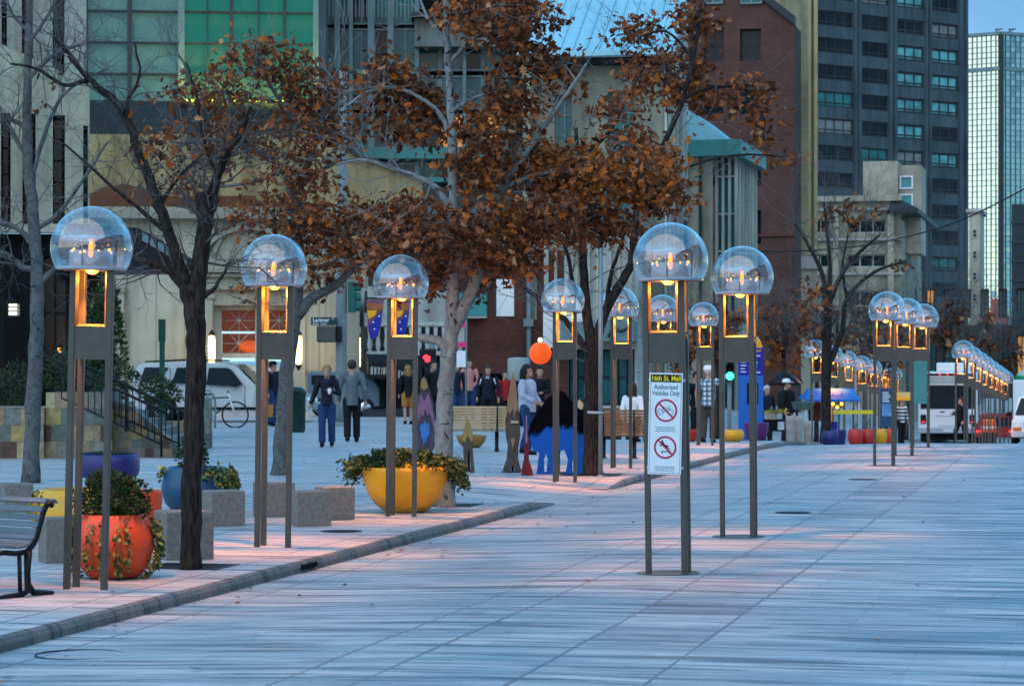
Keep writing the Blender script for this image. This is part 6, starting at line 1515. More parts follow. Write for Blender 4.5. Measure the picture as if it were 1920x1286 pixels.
t = thing('black_cart', 'long dark vendor cart right of the blue pillar', 'cart', G(1452, 66)); k = 66 / F; Z = lambda py: W(1452, py, 66).z - t.location.z
mb = MB(); mb.box(-22 * k, 28 * k, -.3, .3, Z(808), Z(786)); bevel(mb.build('body', M['dark'], t), .02); mb = MB(); mb.box(-18 * k, 0 * k, -.2, .2, Z(786) + .003, Z(772)); mb.build('tray', M['barrel'], t); mb = MB(); mb.box(4 * k, 16 * k, -.33, -.3, Z(805), Z(790)); mb.build('panel', M['rim'], t)
for xx in (-16, 22):
    mb = MB(); mb.tube([(xx * k, -.33, Z(810)), (xx * k, -.27, Z(810))], .11, 14); mb.build('wheel', M['black'], t)
for i in range(4):
    q = thing('flower_bunch', ('yellow flower heap at the left of the dark cart', 'pale yellow flower heap on the dark cart', 'white flower heap on the dark cart', 'lime flower heap at the right of the dark cart')[i], 'flowers', W(1440 + i * 9, 771, 65.6)); q['group'] = 'flower heaps on the dark cart'
    mb = MB()
    for j in range(60): leaf(mb, Vector((rnd.gauss(0, .05), rnd.gauss(0, .06), rnd.gauss(0, .035))), .05, pick((.5, 1, 3, 3)), None, True)
    mb.build('blossom', GREENS, q, fix=False)
t = thing('barrier_tape', 'yellow barrier tape strung in front of the blue tent', 'barrier tape', G(1600, 72)); k = 72 / F; Z = lambda py: W(1600, py, 72).z - t.location.z
mb = MB(); mb.box(-38 * k, 38 * k, 0, .01, Z(776), Z(769)); mb.build('tape', pm('tape_yellow', (.75, .6, .02), .5, .25, 6), t)
for xx in (-38, 0, 38):
    mb = MB(); mb.tube([(xx * k, .03, -.2), (xx * k, .03, Z(765))], .02, 6); mb.build('stake', M['black'], t)
t = thing('transit_kiosk', 'blue glass transit map kiosk behind the first triple lamp', 'kiosk', G(1661, 74)); k = 74 / F; Z = lambda py: W(1661, py, 74).z - t.location.z
mb = MB(); mb.box(-11 * k, 14 * k, -.08, .08, Z(800), Z(728)); mb.build('case', pm('kiosk_blue', (.03, .07, .13), .35, .2, 3), t); mb = MB(); mb.box(-8 * k, 10 * k, -.09, -.08, Z(780), Z(756)); mb.build('poster', pm('poster_blue', (.12, .25, .45), .5, .6, 6), t); mb = MB()
for q in range(5): mb.box(-7 * k, (4 + q % 3 * 2) * k, -.087, -.081, Z(737 + q * 4), Z(735 + q * 4))
mb.build('small_print', M['white'], t)
for xx in (-9, 12):
    mb = MB(); mb.tube([(xx * k, 0, -.2), (xx * k, 0, Z(800))], .03, 6); mb.build('leg', M['black'], t)
t = thing('yellow_awning', 'yellow shop awning left of the bus behind the triple lamps', 'awning', G(1690, 98)); k = 98 / F; Z = lambda py: W(1690, py, 98).z - t.location.z
mb = MB(); mb.add([(-16 * k, 0, Z(735)), (18 * k, 0, Z(735)), (18 * k, -.8, Z(744)), (-16 * k, -.8, Z(744)), (-16 * k, -.8, Z(750)), (18 * k, -.8, Z(750))], [(0, 1, 2, 3), (3, 2, 5, 4)]); mb.build('cover', M['p_yellow'], t)
for xx in (-15, 17):
    mb = MB(); mb.tube([(xx * k, -.78, -.3), (xx * k, -.78, Z(748))], .025, 6); mb.tube([(xx * k, 0, -.3), (xx * k, 0, Z(736))], .025, 6); mb.build('post', M['black'], t)
t = thing('overhead_wire', 'dark overhead cable sagging across the street at upper right', 'cable')
mb = MB(); mb.tube(spline([W(1385, 470, 118), W(1470, 472, 112), W(1600, 463, 104), W(1700, 444, 98), W(1800, 414, 92), W(1925, 352, 86), W(2100, 250, 80)], 6), .028, 6); mb.build('cable', M['black'], t)
# sign on the middle lamp
host = [o for o in LAMP_P if 'white traffic sign' in o['label']][0]
host2 = [o for o in LAMP_P if 'teal sign panel' in o['label']][0]
def U(py): return (1075 - py) / F * 22.8
bk = pm('sign_black', (.01, .01, .01), .5, .1, 3); tl_ = pm('sign_teal', (.01, .16, .20), .5, .1, 3); rd = pm('sign_red', (.40, .012, .05), .5, .1, 3); yl = pm('sign_yellow', (.85, .68, .02), .5, .1, 3); wh = pm('sign_white', (.66, .76, .80), .4, .05, 3)
k = 22.8 / F; sx0, sx1 = -.178, .112; cxs = (sx0 + sx1) / 2
t = thing('traffic_sign', 'white sign banning bicycles and skateboards on the globe lamp posts', 'sign', host.location.copy(), SROT); t.rotation_euler = (0, R(1.2), SROT)
z0, z1 = U(889), U(699)
mb = MB(); mb.box(sx0, sx1, -.040, -.034, z0, z1); bevel(mb.build('plate', wh, t), .012, 3)
mb = MB()
for (a, b, c, d) in ((sx0 + .012, sx1 - .012, z0 + .012, z0 + .0145), (sx0 + .012, sx1 - .012, z1 - .0145, z1 - .012), (sx0 + .012, sx0 + .0145, z0 + .012, z1 - .012), (sx1 - .0145, sx1 - .012, z0 + .012, z1 - .012)): mb.box(a, b, -.0415, -.0402, c, d)
mb.build('border', bk, t)
mb = MB(); mb.box(sx0 + .016, sx1 - .016, -.0425, -.0402, U(716), U(702)); hd = mb.build('heading', bk, t)
mb = MB(); put_text(mb, '16th St. Mall', .062, cxs, -.0432, U(709.3), width=.245); mb.build('lettering', yl, hd)
mb = MB(); put_text(mb, 'Authorized', .058, cxs, -.0412, U(725.5), width=.205); put_text(mb, 'Vehicles Only', .058, cxs, -.0412, U(737), width=.24); mb.build('lettering', tl_, t)
def ban(cz):
    o = ring(cxs + .004, cz, .082, .097, 0, 360, -.0428, -.0408, 40).build('ban_ring', rd, t)
    mb = MB(); M_ = Matrix.Translation((cxs + .004, 0, cz)) @ Matrix.Rotation(R(45), 4, 'Y'); mb.box(-.085, .085, -.0434, -.0416, -.0065, .0065, 0, M_); mb.build('ban_bar', rd, t)
c1 = U(769); c2 = U(838)
ban(c1); ban(c2)
mb = MB()
for s in (-1, 1):
    q = ring(cxs + s * .042, c1 - .012, .022, .0265, 0, 360, -.0414, -.0404, 24); mb.add(q.v, q.f)
for a, b in (((-.042, -.012), (-.015, .022)), ((-.015, .022), (.03, .022)), ((.03, .022), (0, -.012)), ((0, -.012), (-.042, -.012)), ((-.018, .03), (0, -.012)), ((.042, -.012), (.026, .036)), ((.026, .036), (.040, .040)), ((-.026, .030), (-.010, .030))):
    mb.tube([(cxs + a[0], -.0409, c1 + a[1]), (cxs + b[0], -.0409, c1 + b[1])], .0016, 5)
mb.build('bicycle_symbol', tl_, t)
mb = MB()
for out in ([(-.03, .062), (-.018, .062), (-.014, .05), (-.02, .044), (-.031, .05)], [(-.034, .044), (-.012, .046), (.002, .022), (.03, .018), (.034, .008), (.006, .008), (-.008, .014), (-.03, .016), (-.04, .008), (-.044, .014), (-.034, .026)], [(.008, .012), (.03, .002), (.044, -.012), (.036, -.018), (.022, -.004), (.004, .002)]):
    mb.prism([(cxs + a, c2 + b) for a, b in out], -.0414, -.0404)
mb.tube([(cxs - .028, -.0409, c2 - .026), (cxs - .02, -.0409, c2 - .036), (cxs + .035, -.0409, c2 - .036), (cxs + .05, -.0409, c2 - .026)], .003, 5)
for s in (-.022, .04): mb.ball((cxs + s, -.0409, c2 - .045), .007, 8, sc=(1, .1, 1))
mb.build('skateboarder_symbol', bk, t)
mb = MB()
for cz, rows in ((801, 3), (875, 3)):
    for j in range(rows):
        z = U(cz + j * 3.6); a = cxs - .085 + .008 * (j % 2)
        while a < cxs + .08:
            w_ = rnd.choice((.008, .014, .020, .011)); mb.box(a, a + w_, -.0412, -.0403, z, z + .0065); a += w_ + .005
mb.build('small_print', tl_, t)
mb = MB()
for z in (z0 + .06, z1 - .06):
    for xx in (-.155, ): mb.box(xx - .03, xx + .03, -.034, -.026, z - .012, z + .012)
mb.box(.107, .13, -.0335, -.0265, z0 + .05, z0 + .07); mb.box(.107, .13, -.0335, -.0265, z1 - .07, z1 - .05)
mb.build('clamp', M['rim'], t)
t = thing('road_sign', 'teal back of a sign panel on the last triple lamp', 'sign', host2.location.copy(), SROT); k = 55.8 / F; zb = lambda py: W(1726, py, 55.8).z - host2.location.z
mb = MB(); mb.box(-.16, .14, -.04, -.034, zb(757), zb(677)); bevel(mb.build('plate', M['teal'], t), .02); mb = MB(); mb.box(-.14, .16, -.034, -.026, zb(700), zb(697)); mb.box(-.14, .16, -.034, -.026, zb(740), zb(737)); mb.build('clamp', M['rim'], t)
# bicycle by the silver car
def bicycle():
    t = thing('bicycle', 'white and black bicycle parked in front of the silver car', 'bicycle', G(404, 70.5), R(6))
    r = .34
    for i, x in enumerate((-.52, .52)):
        mb = MB(); n = 28; pts = [(x + r * math.cos(2 * math.pi * k / n), 0, r + r * math.sin(2 * math.pi * k / n)) for k in range(n + 1)]; mb.tube(pts, .022, 6, cap=False)
        wheel = mb.build('wheel', M['black'], t); mb = MB()
        for k in range(12): a = k * math.pi / 6; mb.tube([(x, 0, r), (x + r * math.cos(a), 0, r + r * math.sin(a))], .003, 3)
        mb.build('spokes', M['rim'], wheel)
    mb = MB(); A, B_, C_, Dd, E = (-.52, 0, r), (-.08, 0, .30), (-.20, 0, .78), (.36, 0, .80), (.40, 0, .68)
    for a, b in ((A, B_), (A, C_), (B_, C_), (C_, Dd), (B_, E)): mb.tube([a, b], .018, 6)
    mb.build('frame', M['black'], t)
    mb = MB()
    for y in (-.04, .04): mb.tube([(.40, y, .68), (.52, y, r)], .02, 6)
    mb.tube([(.34, 0, .90), (.41, 0, .66)], .022, 6); mb.build('fork', M['white'], t)
    mb = MB(); mb.tube([(.30, -.26, .96), (.36, -.1, .94), (.34, 0, .92), (.36, .1, .94), (.30, .26, .96)], .014, 6); mb.build('handlebar', M['black'], t)
    mb = MB(); mb.ball((-.22, 0, .88), .12, 10, sc=(1.1, .6, .3)); mb.tube([(-.2, 0, .78), (-.22, 0, .87)], .014, 6); mb.build('saddle', M['black'], t)
    mb = MB(); mb.tube([(-.08, -.05, .3), (-.08, .05, .3)], .07, 12); mb.tube([(-.08, -.06, .3), (-.0, -.06, .18)], .012, 5); mb.box(-.03, .06, -.13, -.06, .165, .19); mb.build('crank', M['rim'], t)
bicycle()
t = thing('bike_rack', 'dark hoop bike rack beside the parked bicycle', 'bike rack', G(396, 70)); mb = MB(); mb.tube(spline([Vector((-.14, 0, 0)), Vector((-.14, 0, .7)), Vector((-.02, 0, .92)), Vector((.1, 0, .7)), Vector((.1, 0, 0))], 5), .03, 8); mb.build('hoop', M['steel_teal'], t)
# ------------------------------------------------------------------ people
def remeshed(mb, voxel, smooth=3):
    me = bpy.data.meshes.new('tmp'); me.from_pydata([tuple(p) for p in mb.v], [], mb.f)
    bm = bmesh.new(); bm.from_mesh(me); bmesh.ops.recalc_face_normals(bm, faces=bm.faces); bm.to_mesh(me); bm.free()
    o = bpy.data.objects.new('tmp', me); COL.objects.link(o)
    m = o.modifiers.new('r', 'REMESH'); m.mode = 'VOXEL'; m.voxel_size = voxel; m.use_smooth_shade = True
    if smooth:
        s = o.modifiers.new('s', 'SMOOTH'); s.iterations = smooth; s.factor = .5
    dg = bpy.context.evaluated_depsgraph_get()
    r = bpy.data.meshes.new_from_object(o.evaluated_get(dg))
    bpy.data.objects.remove(o); bpy.data.meshes.remove(me)
    return r
def rbuild(mb, name, mat, parent, voxel, smooth=3):
    me = remeshed(mb, voxel, smooth); me.name = name; me.materials.clear(); me.materials.append(mat)
    me.polygons.foreach_set('use_smooth', [True] * len(me.polygons))
    me.polygons.foreach_set('material_index', [0] * len(me.polygons))
    o = bpy.data.objects.new(name, me); COL.objects.link(o); o.parent = parent
    return o
M['skin'] = pm('skin', (.42, .24, .17), .55, .08, 8); M['skin_dark'] = pm('brown_skin', (.16, .085, .055), .55, .08, 8)
M['navy'] = pm('navy_cloth', (.010, .013, .024), .85, .3, 14); M['cblack'] = pm('black_cloth', (.007, .008, .010), .85, .3, 14)
M['jeans'] = pm('blue_denim', (.018, .045, .12), .85, .3, 18); M['grey_coat'] = pm('grey_coat', (.10, .125, .14), .85, .2, 10); M['pink_cloth'] = pm('pink_cloth', (.50, .20, .17), .85, .15, 8)
M['hair_brown'] = pm('brown_hair', (.035, .02, .013), .6, .3, 20); M['hair_blond'] = pm('blond_hair', (.27, .15, .055), .55, .25, 20); M['hair_black'] = pm('black_hair', (.008, .007, .007), .55, .3, 20); M['hair_grey'] = pm('grey_hair', (.45, .44, .42), .6, .2, 20)
M['pale_cloth'] = pm('pale_blue_jacket', (.36, .42, .52), .8, .2, 7); M['ochre_cloth'] = pm('ochre_cloth', (.36, .15, .035), .8, .2, 8); M['khaki'] = pm('dark_khaki', (.05, .05, .042), .85, .2, 8); M['red_cloth'] = pm('red_cloth', (.30, .015, .02), .85, .2, 8)
def plaid():
    m, nt, b = newmat('plaid_cloth'); tc = nd(nt, 'ShaderNodeTexCoord'); sp = nd(nt, 'ShaderNodeSeparateXYZ', {0: tc.outputs['Object']})
    a = mt(nt, 'LESS_THAN', mt(nt, 'FRACT', mt(nt, 'MULTIPLY', sp.outputs[0], 9.0)), .5); c = mt(nt, 'LESS_THAN', mt(nt, 'FRACT', mt(nt, 'MULTIPLY', sp.outputs[2], 9.0)), .5)
    k = mt(nt, 'MULTIPLY', mt(nt, 'ADD', a, c), .5); col = ramp(nt, k, [(.0, (.03, .10, .16)), (.5, (.12, .26, .34)), (1, (.6, .68, .7))]); nt.links.new(col, b.inputs['Base Color']); b.inputs['Roughness'].default_value = .85
    return m
def striped():
    m, nt, b = newmat('striped_cloth'); tc = nd(nt, 'ShaderNodeTexCoord'); sp = nd(nt, 'ShaderNodeSeparateXYZ', {0: tc.outputs['Object']})
    c = mt(nt, 'LESS_THAN', mt(nt, 'FRACT', mt(nt, 'MULTIPLY', sp.outputs[2], 7.0)), .5); nt.links.new(mx(nt, c, (.02, .04, .06), (.6, .65, .65)), b.inputs['Base Color'])
    return m
M['plaid'] = plaid(); M['striped'] = striped()
PEOPLE = 'people on the mall'
def person(label, px, D, H, rz, top, legs, hair, skin='skin', hairstyle='short', stride=.0, armL=None, armR=None, hem=.84, bare_arms=False, shorts=False, fat=1.0, loc=None, hat=None, seated=False, face=True, shoe='cblack'):
    """local frame: the person looks towards -y; armL/armR = (elbow, wrist) overrides in metres for a 1.75 m body"""
    t = thing('person', label, 'person', loc or G(px, D), R(rz), PEOPLE); s = H / 1.75; t.scale = (s, s, s)
    V = Vector; w = fat
    st = stride
    hip = {-1: V((-.095, 0, .92)), 1: V((.095, 0, .92))}
    knee = {-1: V((-.10, -.02 - st * .5, .50)), 1: V((.10, -.02 + st * .35, .50))}
    ank = {-1: V((-.10, .02 - st * .75, .085)), 1: V((.10, .03 + st * 1.0, .085 + abs(st) * .12))}
    if seated:
        hip = {k: V((k * .1, 0, .50)) for k in (-1, 1)}; knee = {k: V((k * .12, -.42, .50)) for k in (-1, 1)}; ank = {k: V((k * .12, -.42, .09)) for k in (-1, 1)}
    dz = -.42 if seated else 0
    Z = lambda z: z + dz
    sh = {-1: V((-.185 * w, .0, Z(1.42))), 1: V((.185 * w, .0, Z(1.42)))}
    el = {-1: V((-.245 * w, .03 + st * .3, Z(1.14))), 1: V((.245 * w, .03 - st * .3, Z(1.14)))}
    wr = {-1: V((-.255 * w, -.05 + st * .35, Z(.90))), 1: V((.255 * w, -.05 - st * .35, Z(.90)))}
    for k, a in ((-1, armL), (1, armR)):
        if a: el[k] = V((a[0][0], a[0][1], Z(a[0][2]))); wr[k] = V((a[1][0], a[1][1], Z(a[1][2])))
    hd = V((0, -.015, Z(1.635)))
    mb = MB()
    # head, face and neck
    mb.ball(hd + V((0, .01, .025)), .098, 14, sc=(.86, 1.02, 1.12)); mb.ball(hd + V((0, -.035, -.05)), .066, 12, sc=(.92, .95, 1.05))
    mb.ball(hd + V((0, -.108, -.012)), .017, 8, sc=(.8, 1.1, 1.3)); mb.ball(hd + V((0, -.088, -.088)), .022, 8)
    for k in (-1, 1): mb.ball(hd + V((k * .086, .005, -.005)), .022, 8, sc=(.5, .9, 1.3))
    mb.ball(hd + V((0, -.094, -.055)), .02, 8, sc=(1.3, .5, .5))
    mb.tube([V((0, .02, Z(1.42))), V((0, .01, Z(1.5))), hd], [.065, .055, .055], 12)
    # torso and limbs
    mb.tube([V((0, 0, Z(.90))), V((0, 0, Z(1.02))), V((0, 0, Z(1.12))), V((0, -.005, Z(1.28))), V((0, 0, Z(1.40))), V((0, .01, Z(1.46)))], [.14 * w, .145 * w, .13 * w, .155 * w, .145 * w, .08], 16, ell=(.72, 1.12))
    for k in (-1, 1):
        mb.ball(sh[k], .06, 10); mb.tube([sh[k], el[k], wr[k]], [.053, .042, .029], 10); mb.ball(el[k], .043, 8)
        if not seated or True:
            mb.tube([hip[k], knee[k], ank[k]], [.088, .058, .040], 12); mb.ball(knee[k], .06, 8)
        mb.tube([ank[k] + V((0, .03, -.03)), ank[k] + V((0, -.14, -.05))], [.042, .030], 8)
        d = (wr[k] - el[k]).normalized(); side = V((0, 1, 0)) - d * d.y
        side = side.normalized() if side.length > .1 else V((1, 0, 0)); nn = d.cross(side)
        palm = wr[k] + d * .05; mb.tube([wr[k], wr[k] + d * .045, wr[k] + d * .085], [.026, .036, .033], 8)
        for q, (off, L) in enumerate(((-.030, .068), (-.010, .080), (.010, .076), (.029, .058))):
            a = wr[k] + d * .08 + side * -off; c = nn * (-k) * .4
            mb.tube([a, a + d * L * .5 + c * L * .25, a + d * L * .9 + c * L * .8], [.0115, .0105, .009], 6)
        a = wr[k] + d * .03 + side * -.03; mb.tube([a, a + d * .03 - side * .03, a + d * .062 - side * .036], [.013, .012, .010], 6)
    body = rbuild(mb, 'body', M[skin], t, .013, 2)
    # top
    mb = MB()
    mb.tube([V((0, 0, Z(hem))), V((0, 0, Z(max(hem + .05, .95)))), V((0, 0, Z(1.12))), V((0, -.005, Z(1.28))), V((0, .0, Z(1.41))), V((0, .012, Z(1.475)))], [.165 * w, .172 * w, .158 * w, .176 * w, .165 * w, .085], 16, ell=(.76, 1.14))
    for k in (-1, 1):
        mb.ball(sh[k], .075, 10)
        e = el[k] if not bare_arms else sh[k].lerp(el[k], .6)
        pts = [sh[k], el[k], el[k].lerp(wr[k], .97)] if not bare_arms else [sh[k], e]
        mb.tube(pts, [.072, .062, .048][:len(pts)], 10)
        if not bare_arms: mb.ball(el[k], .062, 8)
    jacket = rbuild(mb, 'jacket', M[top], t, .016, 2)
    # trousers and shoes
    mb = MB()
    mb.ball(V((0, .01, Z(.93))), .15, 12, sc=(1.12 * w, .86, .72))
    for k in (-1, 1):
        a, b_, c = hip[k], knee[k], ank[k]
        pts = [a, b_, b_.lerp(c, .96)] if not shorts else [a, a.lerp(b_, .92)]
        mb.tube(pts, ([.112, .083, .078] if not shorts else [.115, .10]), 12)
        if not shorts: mb.ball(b_, .083, 8)
    rbuild(mb, 'trousers', M[legs], t, .016, 2)
    for k in (-1, 1):
        mb = MB(); a = ank[k]
        mb.tube([a + V((0, .055, -.035)), a + V((0, -.02, -.03)), a + V((0, -.13, -.047)), a + V((0, -.19, -.055))], [.045, .05, .043, .026], 10, ell=(1, 1)); mb.tube([a + V((0, .01, .02)), a + V((0, .01, -.04))], [.05, .05], 10)
        for v in mb.v: v.z = max(v.z, a.z - .083)
        mb.build('shoe', M[shoe], t)
    # hair
    mb = MB(); mb.ball(hd + V((0, .022, .045)), .110, 14, sc=(.94, 1.0, 1.05))
    if hairstyle == 'long':
        mb.tube([hd + V((0, .06, .05)), hd + V((0, .085, -.06)), hd + V((0, .09, -.17)), hd + V((0, .08, -.25))], [.085, .088, .075, .04], 12, ell=(.7, 1.1))
        for k in (-1, 1): mb.tube([hd + V((k * .08, .02, .04)), hd + V((k * .092, .02, -.08)), hd + V((k * .08, .03, -.19))], [.03, .034, .018], 8)
    if hairstyle == 'bun': mb.ball(hd + V((0, .11, .05)), .05, 10)
    hm = remeshed(mb, .014, 1)
    # cut the hair away from the face
    bm = bmesh.new(); bm.from_mesh(hm)
    kill = [v for v in bm.verts if v.co.y < hd.y - .035 and v.co.z < hd.z + .058]
    bmesh.ops.delete(bm, geom=kill, context='VERTS'); bm.to_mesh(hm); bm.free(); hm.materials.clear(); hm.materials.append(M[hair]); hm.name = 'hair'
    hm.polygons.foreach_set('material_index', [0] * len(hm.polygons))
    o = bpy.data.objects.new('hair', hm); COL.objects.link(o); o.parent = t
    if face:
        for k in (-1, 1):
            mb = MB(); mb.ball(hd + V((k * .034, -.089, .012)), .011, 8, sc=(1.2, .6, .8)); mb.build('eye', M['cblack'], t)
        mb = MB(); mb.ball(hd + V((0, -.106, -.056)), .014, 8, sc=(1.6, .4, .45)); mb.build('mouth', pm('lips', (.30, .10, .09), .5, .1, 5) if 'lips' not in M else M['lips'], t)
    if hat:
        mb = MB(); mb.lathe([(.118, .0), (.116, .05), (.09, .095), (.001, .11)], 16, c=hd + V((0, .01, .055))); mb.box(-.07, .07, hd.y - .19, hd.y - .09, hd.z + .055, hd.z + .066); mb.build('cap', M[hat], t)
    return t
M['lips'] = pm('lips', (.30, .10, .09), .5, .1, 5)
p_ = person('woman in black top and blue jeans walking with a white paper cup', 613, 55, 1.66, 0, 'navy', 'jeans', 'hair_blond', hairstyle='bun', stride=.10, armR=((.26, -.02, 1.16), (.10, -.20, 1.20)), armL=((-.27, .05, 1.15), (-.36, .0, .92)), hem=.90)
c = thing('paper_cup', 'white paper cup with lid held by the woman in black', 'cup', p_.matrix_basis @ Vector((.075, -.27, 1.20))); 
mb = MB(); mb.lathe([(.001, -.05), (.030, -.05), (.040, .06), (.001, .06)], 16); mb.build('cup_body', M['white'], c); mb = MB(); mb.lathe([(.042, .06), (.043, .07), (.036, .08), (.001, .082)], 16); mb.build('lid', M['pale_wall'], c)
c.parent = None
person('man in grey jacket and black trousers walking away, seen from behind', 660, 58, 1.76, 184, 'grey_coat', 'cblack', 'hair_brown', stride=.14, hem=.80, fat=1.12, face=False)
p_ = person('person in dark jacket and jeans half hidden by the mottled tree', 511, 72, 1.72, 60, 'navy', 'jeans', 'hair_black', stride=.12, hat='cblack')
c = thing('orange_bag', 'orange shopping bag carried by the person beside the mottled tree', 'bag', G(503, 71.6)); c.location.z += .42
mb = MB(); mb.prism([(-.13, -.16), (.12, -.16), (.14, .17), (-.14, .17)], -.05, .05); mb.build('bag_body', M['ochre_cloth'], c); mb = MB(); mb.tube(spline([Vector((-.07, 0, .17)), Vector((-.05, 0, .30)), Vector((.05, 0, .30)), Vector((.07, 0, .17))], 4), .008, 5); mb.build('handle', M['cblack'], c)
person('blond person in black top and ochre shorts walking away by the awnings', 765, 74, 1.62, 190, 'cblack', 'ochre_cloth', 'hair_blond', stride=.10, shorts=True, hairstyle='long', face=False)
person('person in black clothes standing beside the birch near the red hand', 812, 70, 1.80, 40, 'cblack', 'cblack', 'hair_black')
person('person in dark jacket and jeans just right of the birch trunk', 856, 78, 1.70, 20, 'navy', 'jeans', 'hair_brown', stride=.08)
person('person in pink shirt standing behind the timber slat bench', 880, 80, 1.80, 10, 'pink_cloth', 'jeans', 'hair_brown', armR=((.25, -.05, 1.14), (.10, -.12, .98)))
p_ = person('man in dark jacket with white shoulder stripes and pale shirt', 915, 72, 1.72, -4, 'navy', 'cblack', 'hair_brown', fat=1.15)
mb = MB()
for k in (-1, 1): mb.tube([(k * .17, -.12, 1.42), (k * .20, -.13, 1.34), (k * .215, -.10, 1.26)], .016, 6)
mb.build('stripe', M['white'], p_); mb = MB(); mb.prism([(-.05, 1.47), (.05, 1.47), (.01, 1.18), (-.01, 1.18)], -.205, -.16); mb.build('shirt_front', M['pale_cloth'], p_)
person('woman in pale blue jacket and jeans looking right beside the blue bison', 988, 50.5, 1.68, 62, 'pale_cloth', 'jeans', 'hair_black', hairstyle='long', stride=.12, armR=((.25, -.04, 1.17), (.14, -.22, 1.02)), armL=((-.25, -.04, 1.17), (-.16, -.24, 1.05)))
person('dark haired man in black jacket behind the woman in pale jacket', 1012, 60, 1.66, 0, 'cblack', 'cblack', 'hair_black', armR=((.22, -.06, 1.17), (.06, -.22, 1.14)))
person('person in red top behind the tan spear cutout', 946, 75, 1.60, 30, 'red_cloth', 'cblack', 'hair_brown')
p_ = person('brown haired person in pale top sitting behind the brown bench', 1186, 57, 1.66, 150, 'white', 'cblack', 'hair_brown', hairstyle='long', seated=True, face=False); p_.location.z += .02
person('man in plaid shirt and dark trousers under the last near globe lamp', 1328, 58.5, 1.66, 160, 'plaid', 'khaki', 'hair_grey', stride=.06, fat=1.15, hat='white', armL=((-.32, .02, 1.28), (-.34, -.10, 1.46)), face=False, bare_arms=True)
person('dark clothed person beside the plaid shirt man, left of him', 1306, 66, 1.70, 30, 'cblack', 'cblack', 'hair_black')
person('police officer in black uniform walking left in front of the bus', 1802, 100, 1.80, -62, 'cblack', 'cblack', 'hair_brown', stride=.30, fat=1.2, armL=((-.27, -.02, 1.16), (-.2, -.24, 1.16)))
person('person in striped shirt and dark trousers left of the bus', 1690, 104, 1.70, 20, 'striped', 'cblack', 'hair_brown', stride=.08)
person('bulky vendor in dark jacket and white cap at the dark cart', 1474, 70, 1.66, 70, 'cblack', 'cblack', 'hair_black', fat=1.3, hat='white')
person('dark person standing at the left end of the dark cart', 1438, 74, 1.62, 20, 'navy', 'cblack', 'hair_grey')
# small helpers of the scene that people carry or use are above

# ------------------------------------------------------------------ vehicles
M['silver'] = pm('silver_car_paint', (.40, .44, .43), .28, .06, .8, spec=.5, coat=.5); M['car_white'] = pm('white_car_paint', (.80, .80, .78), .25, .05, .8, coat=.5); M['car_red'] = pm('red_car_paint', (.32, .012, .02), .25, .1, .8, coat=.5); M['tyre'] = pm('tyre_rubber', (.012, .012, .013), .8, .3, 10); M['chrome'] = pm('chrome', (.6, .62, .64), .15, .1, 5, metal=.9)
M['tail'] = em('tail_lamp', (1, .02, .02), .7); M['headlamp'] = pm('headlamp_glass', (.7, .72, .74), .1, .1, 6); M['amber'] = pm('amber_lens', (.5, .14, .01), .3, .2, 6)
def wheel(t, x, y, r, w=.22):
    mb = MB(); M_ = Matrix.Translation((x, y, r)) @ Matrix.Rotation(R(90), 4, 'X')
    mb.lathe([(r * .62, -w / 2), (r * .94, -w / 2), (r, -w * .36), (r, w * .36), (r * .94, w / 2), (r * .62, w / 2)], 28, M=M_); wl = mb.build('wheel', M['tyre'], t)
    mb = MB(); mb.lathe([(.001, -w * .42), (r * .2, -w * .44), (r * .25, -w * .34), (r * .55, -w * .38), (r * .64, -w * .5), (r * .64, w * .5), (.001, w * .4)], 20, M=M_); mb.build('rim', M['chrome'], wl)
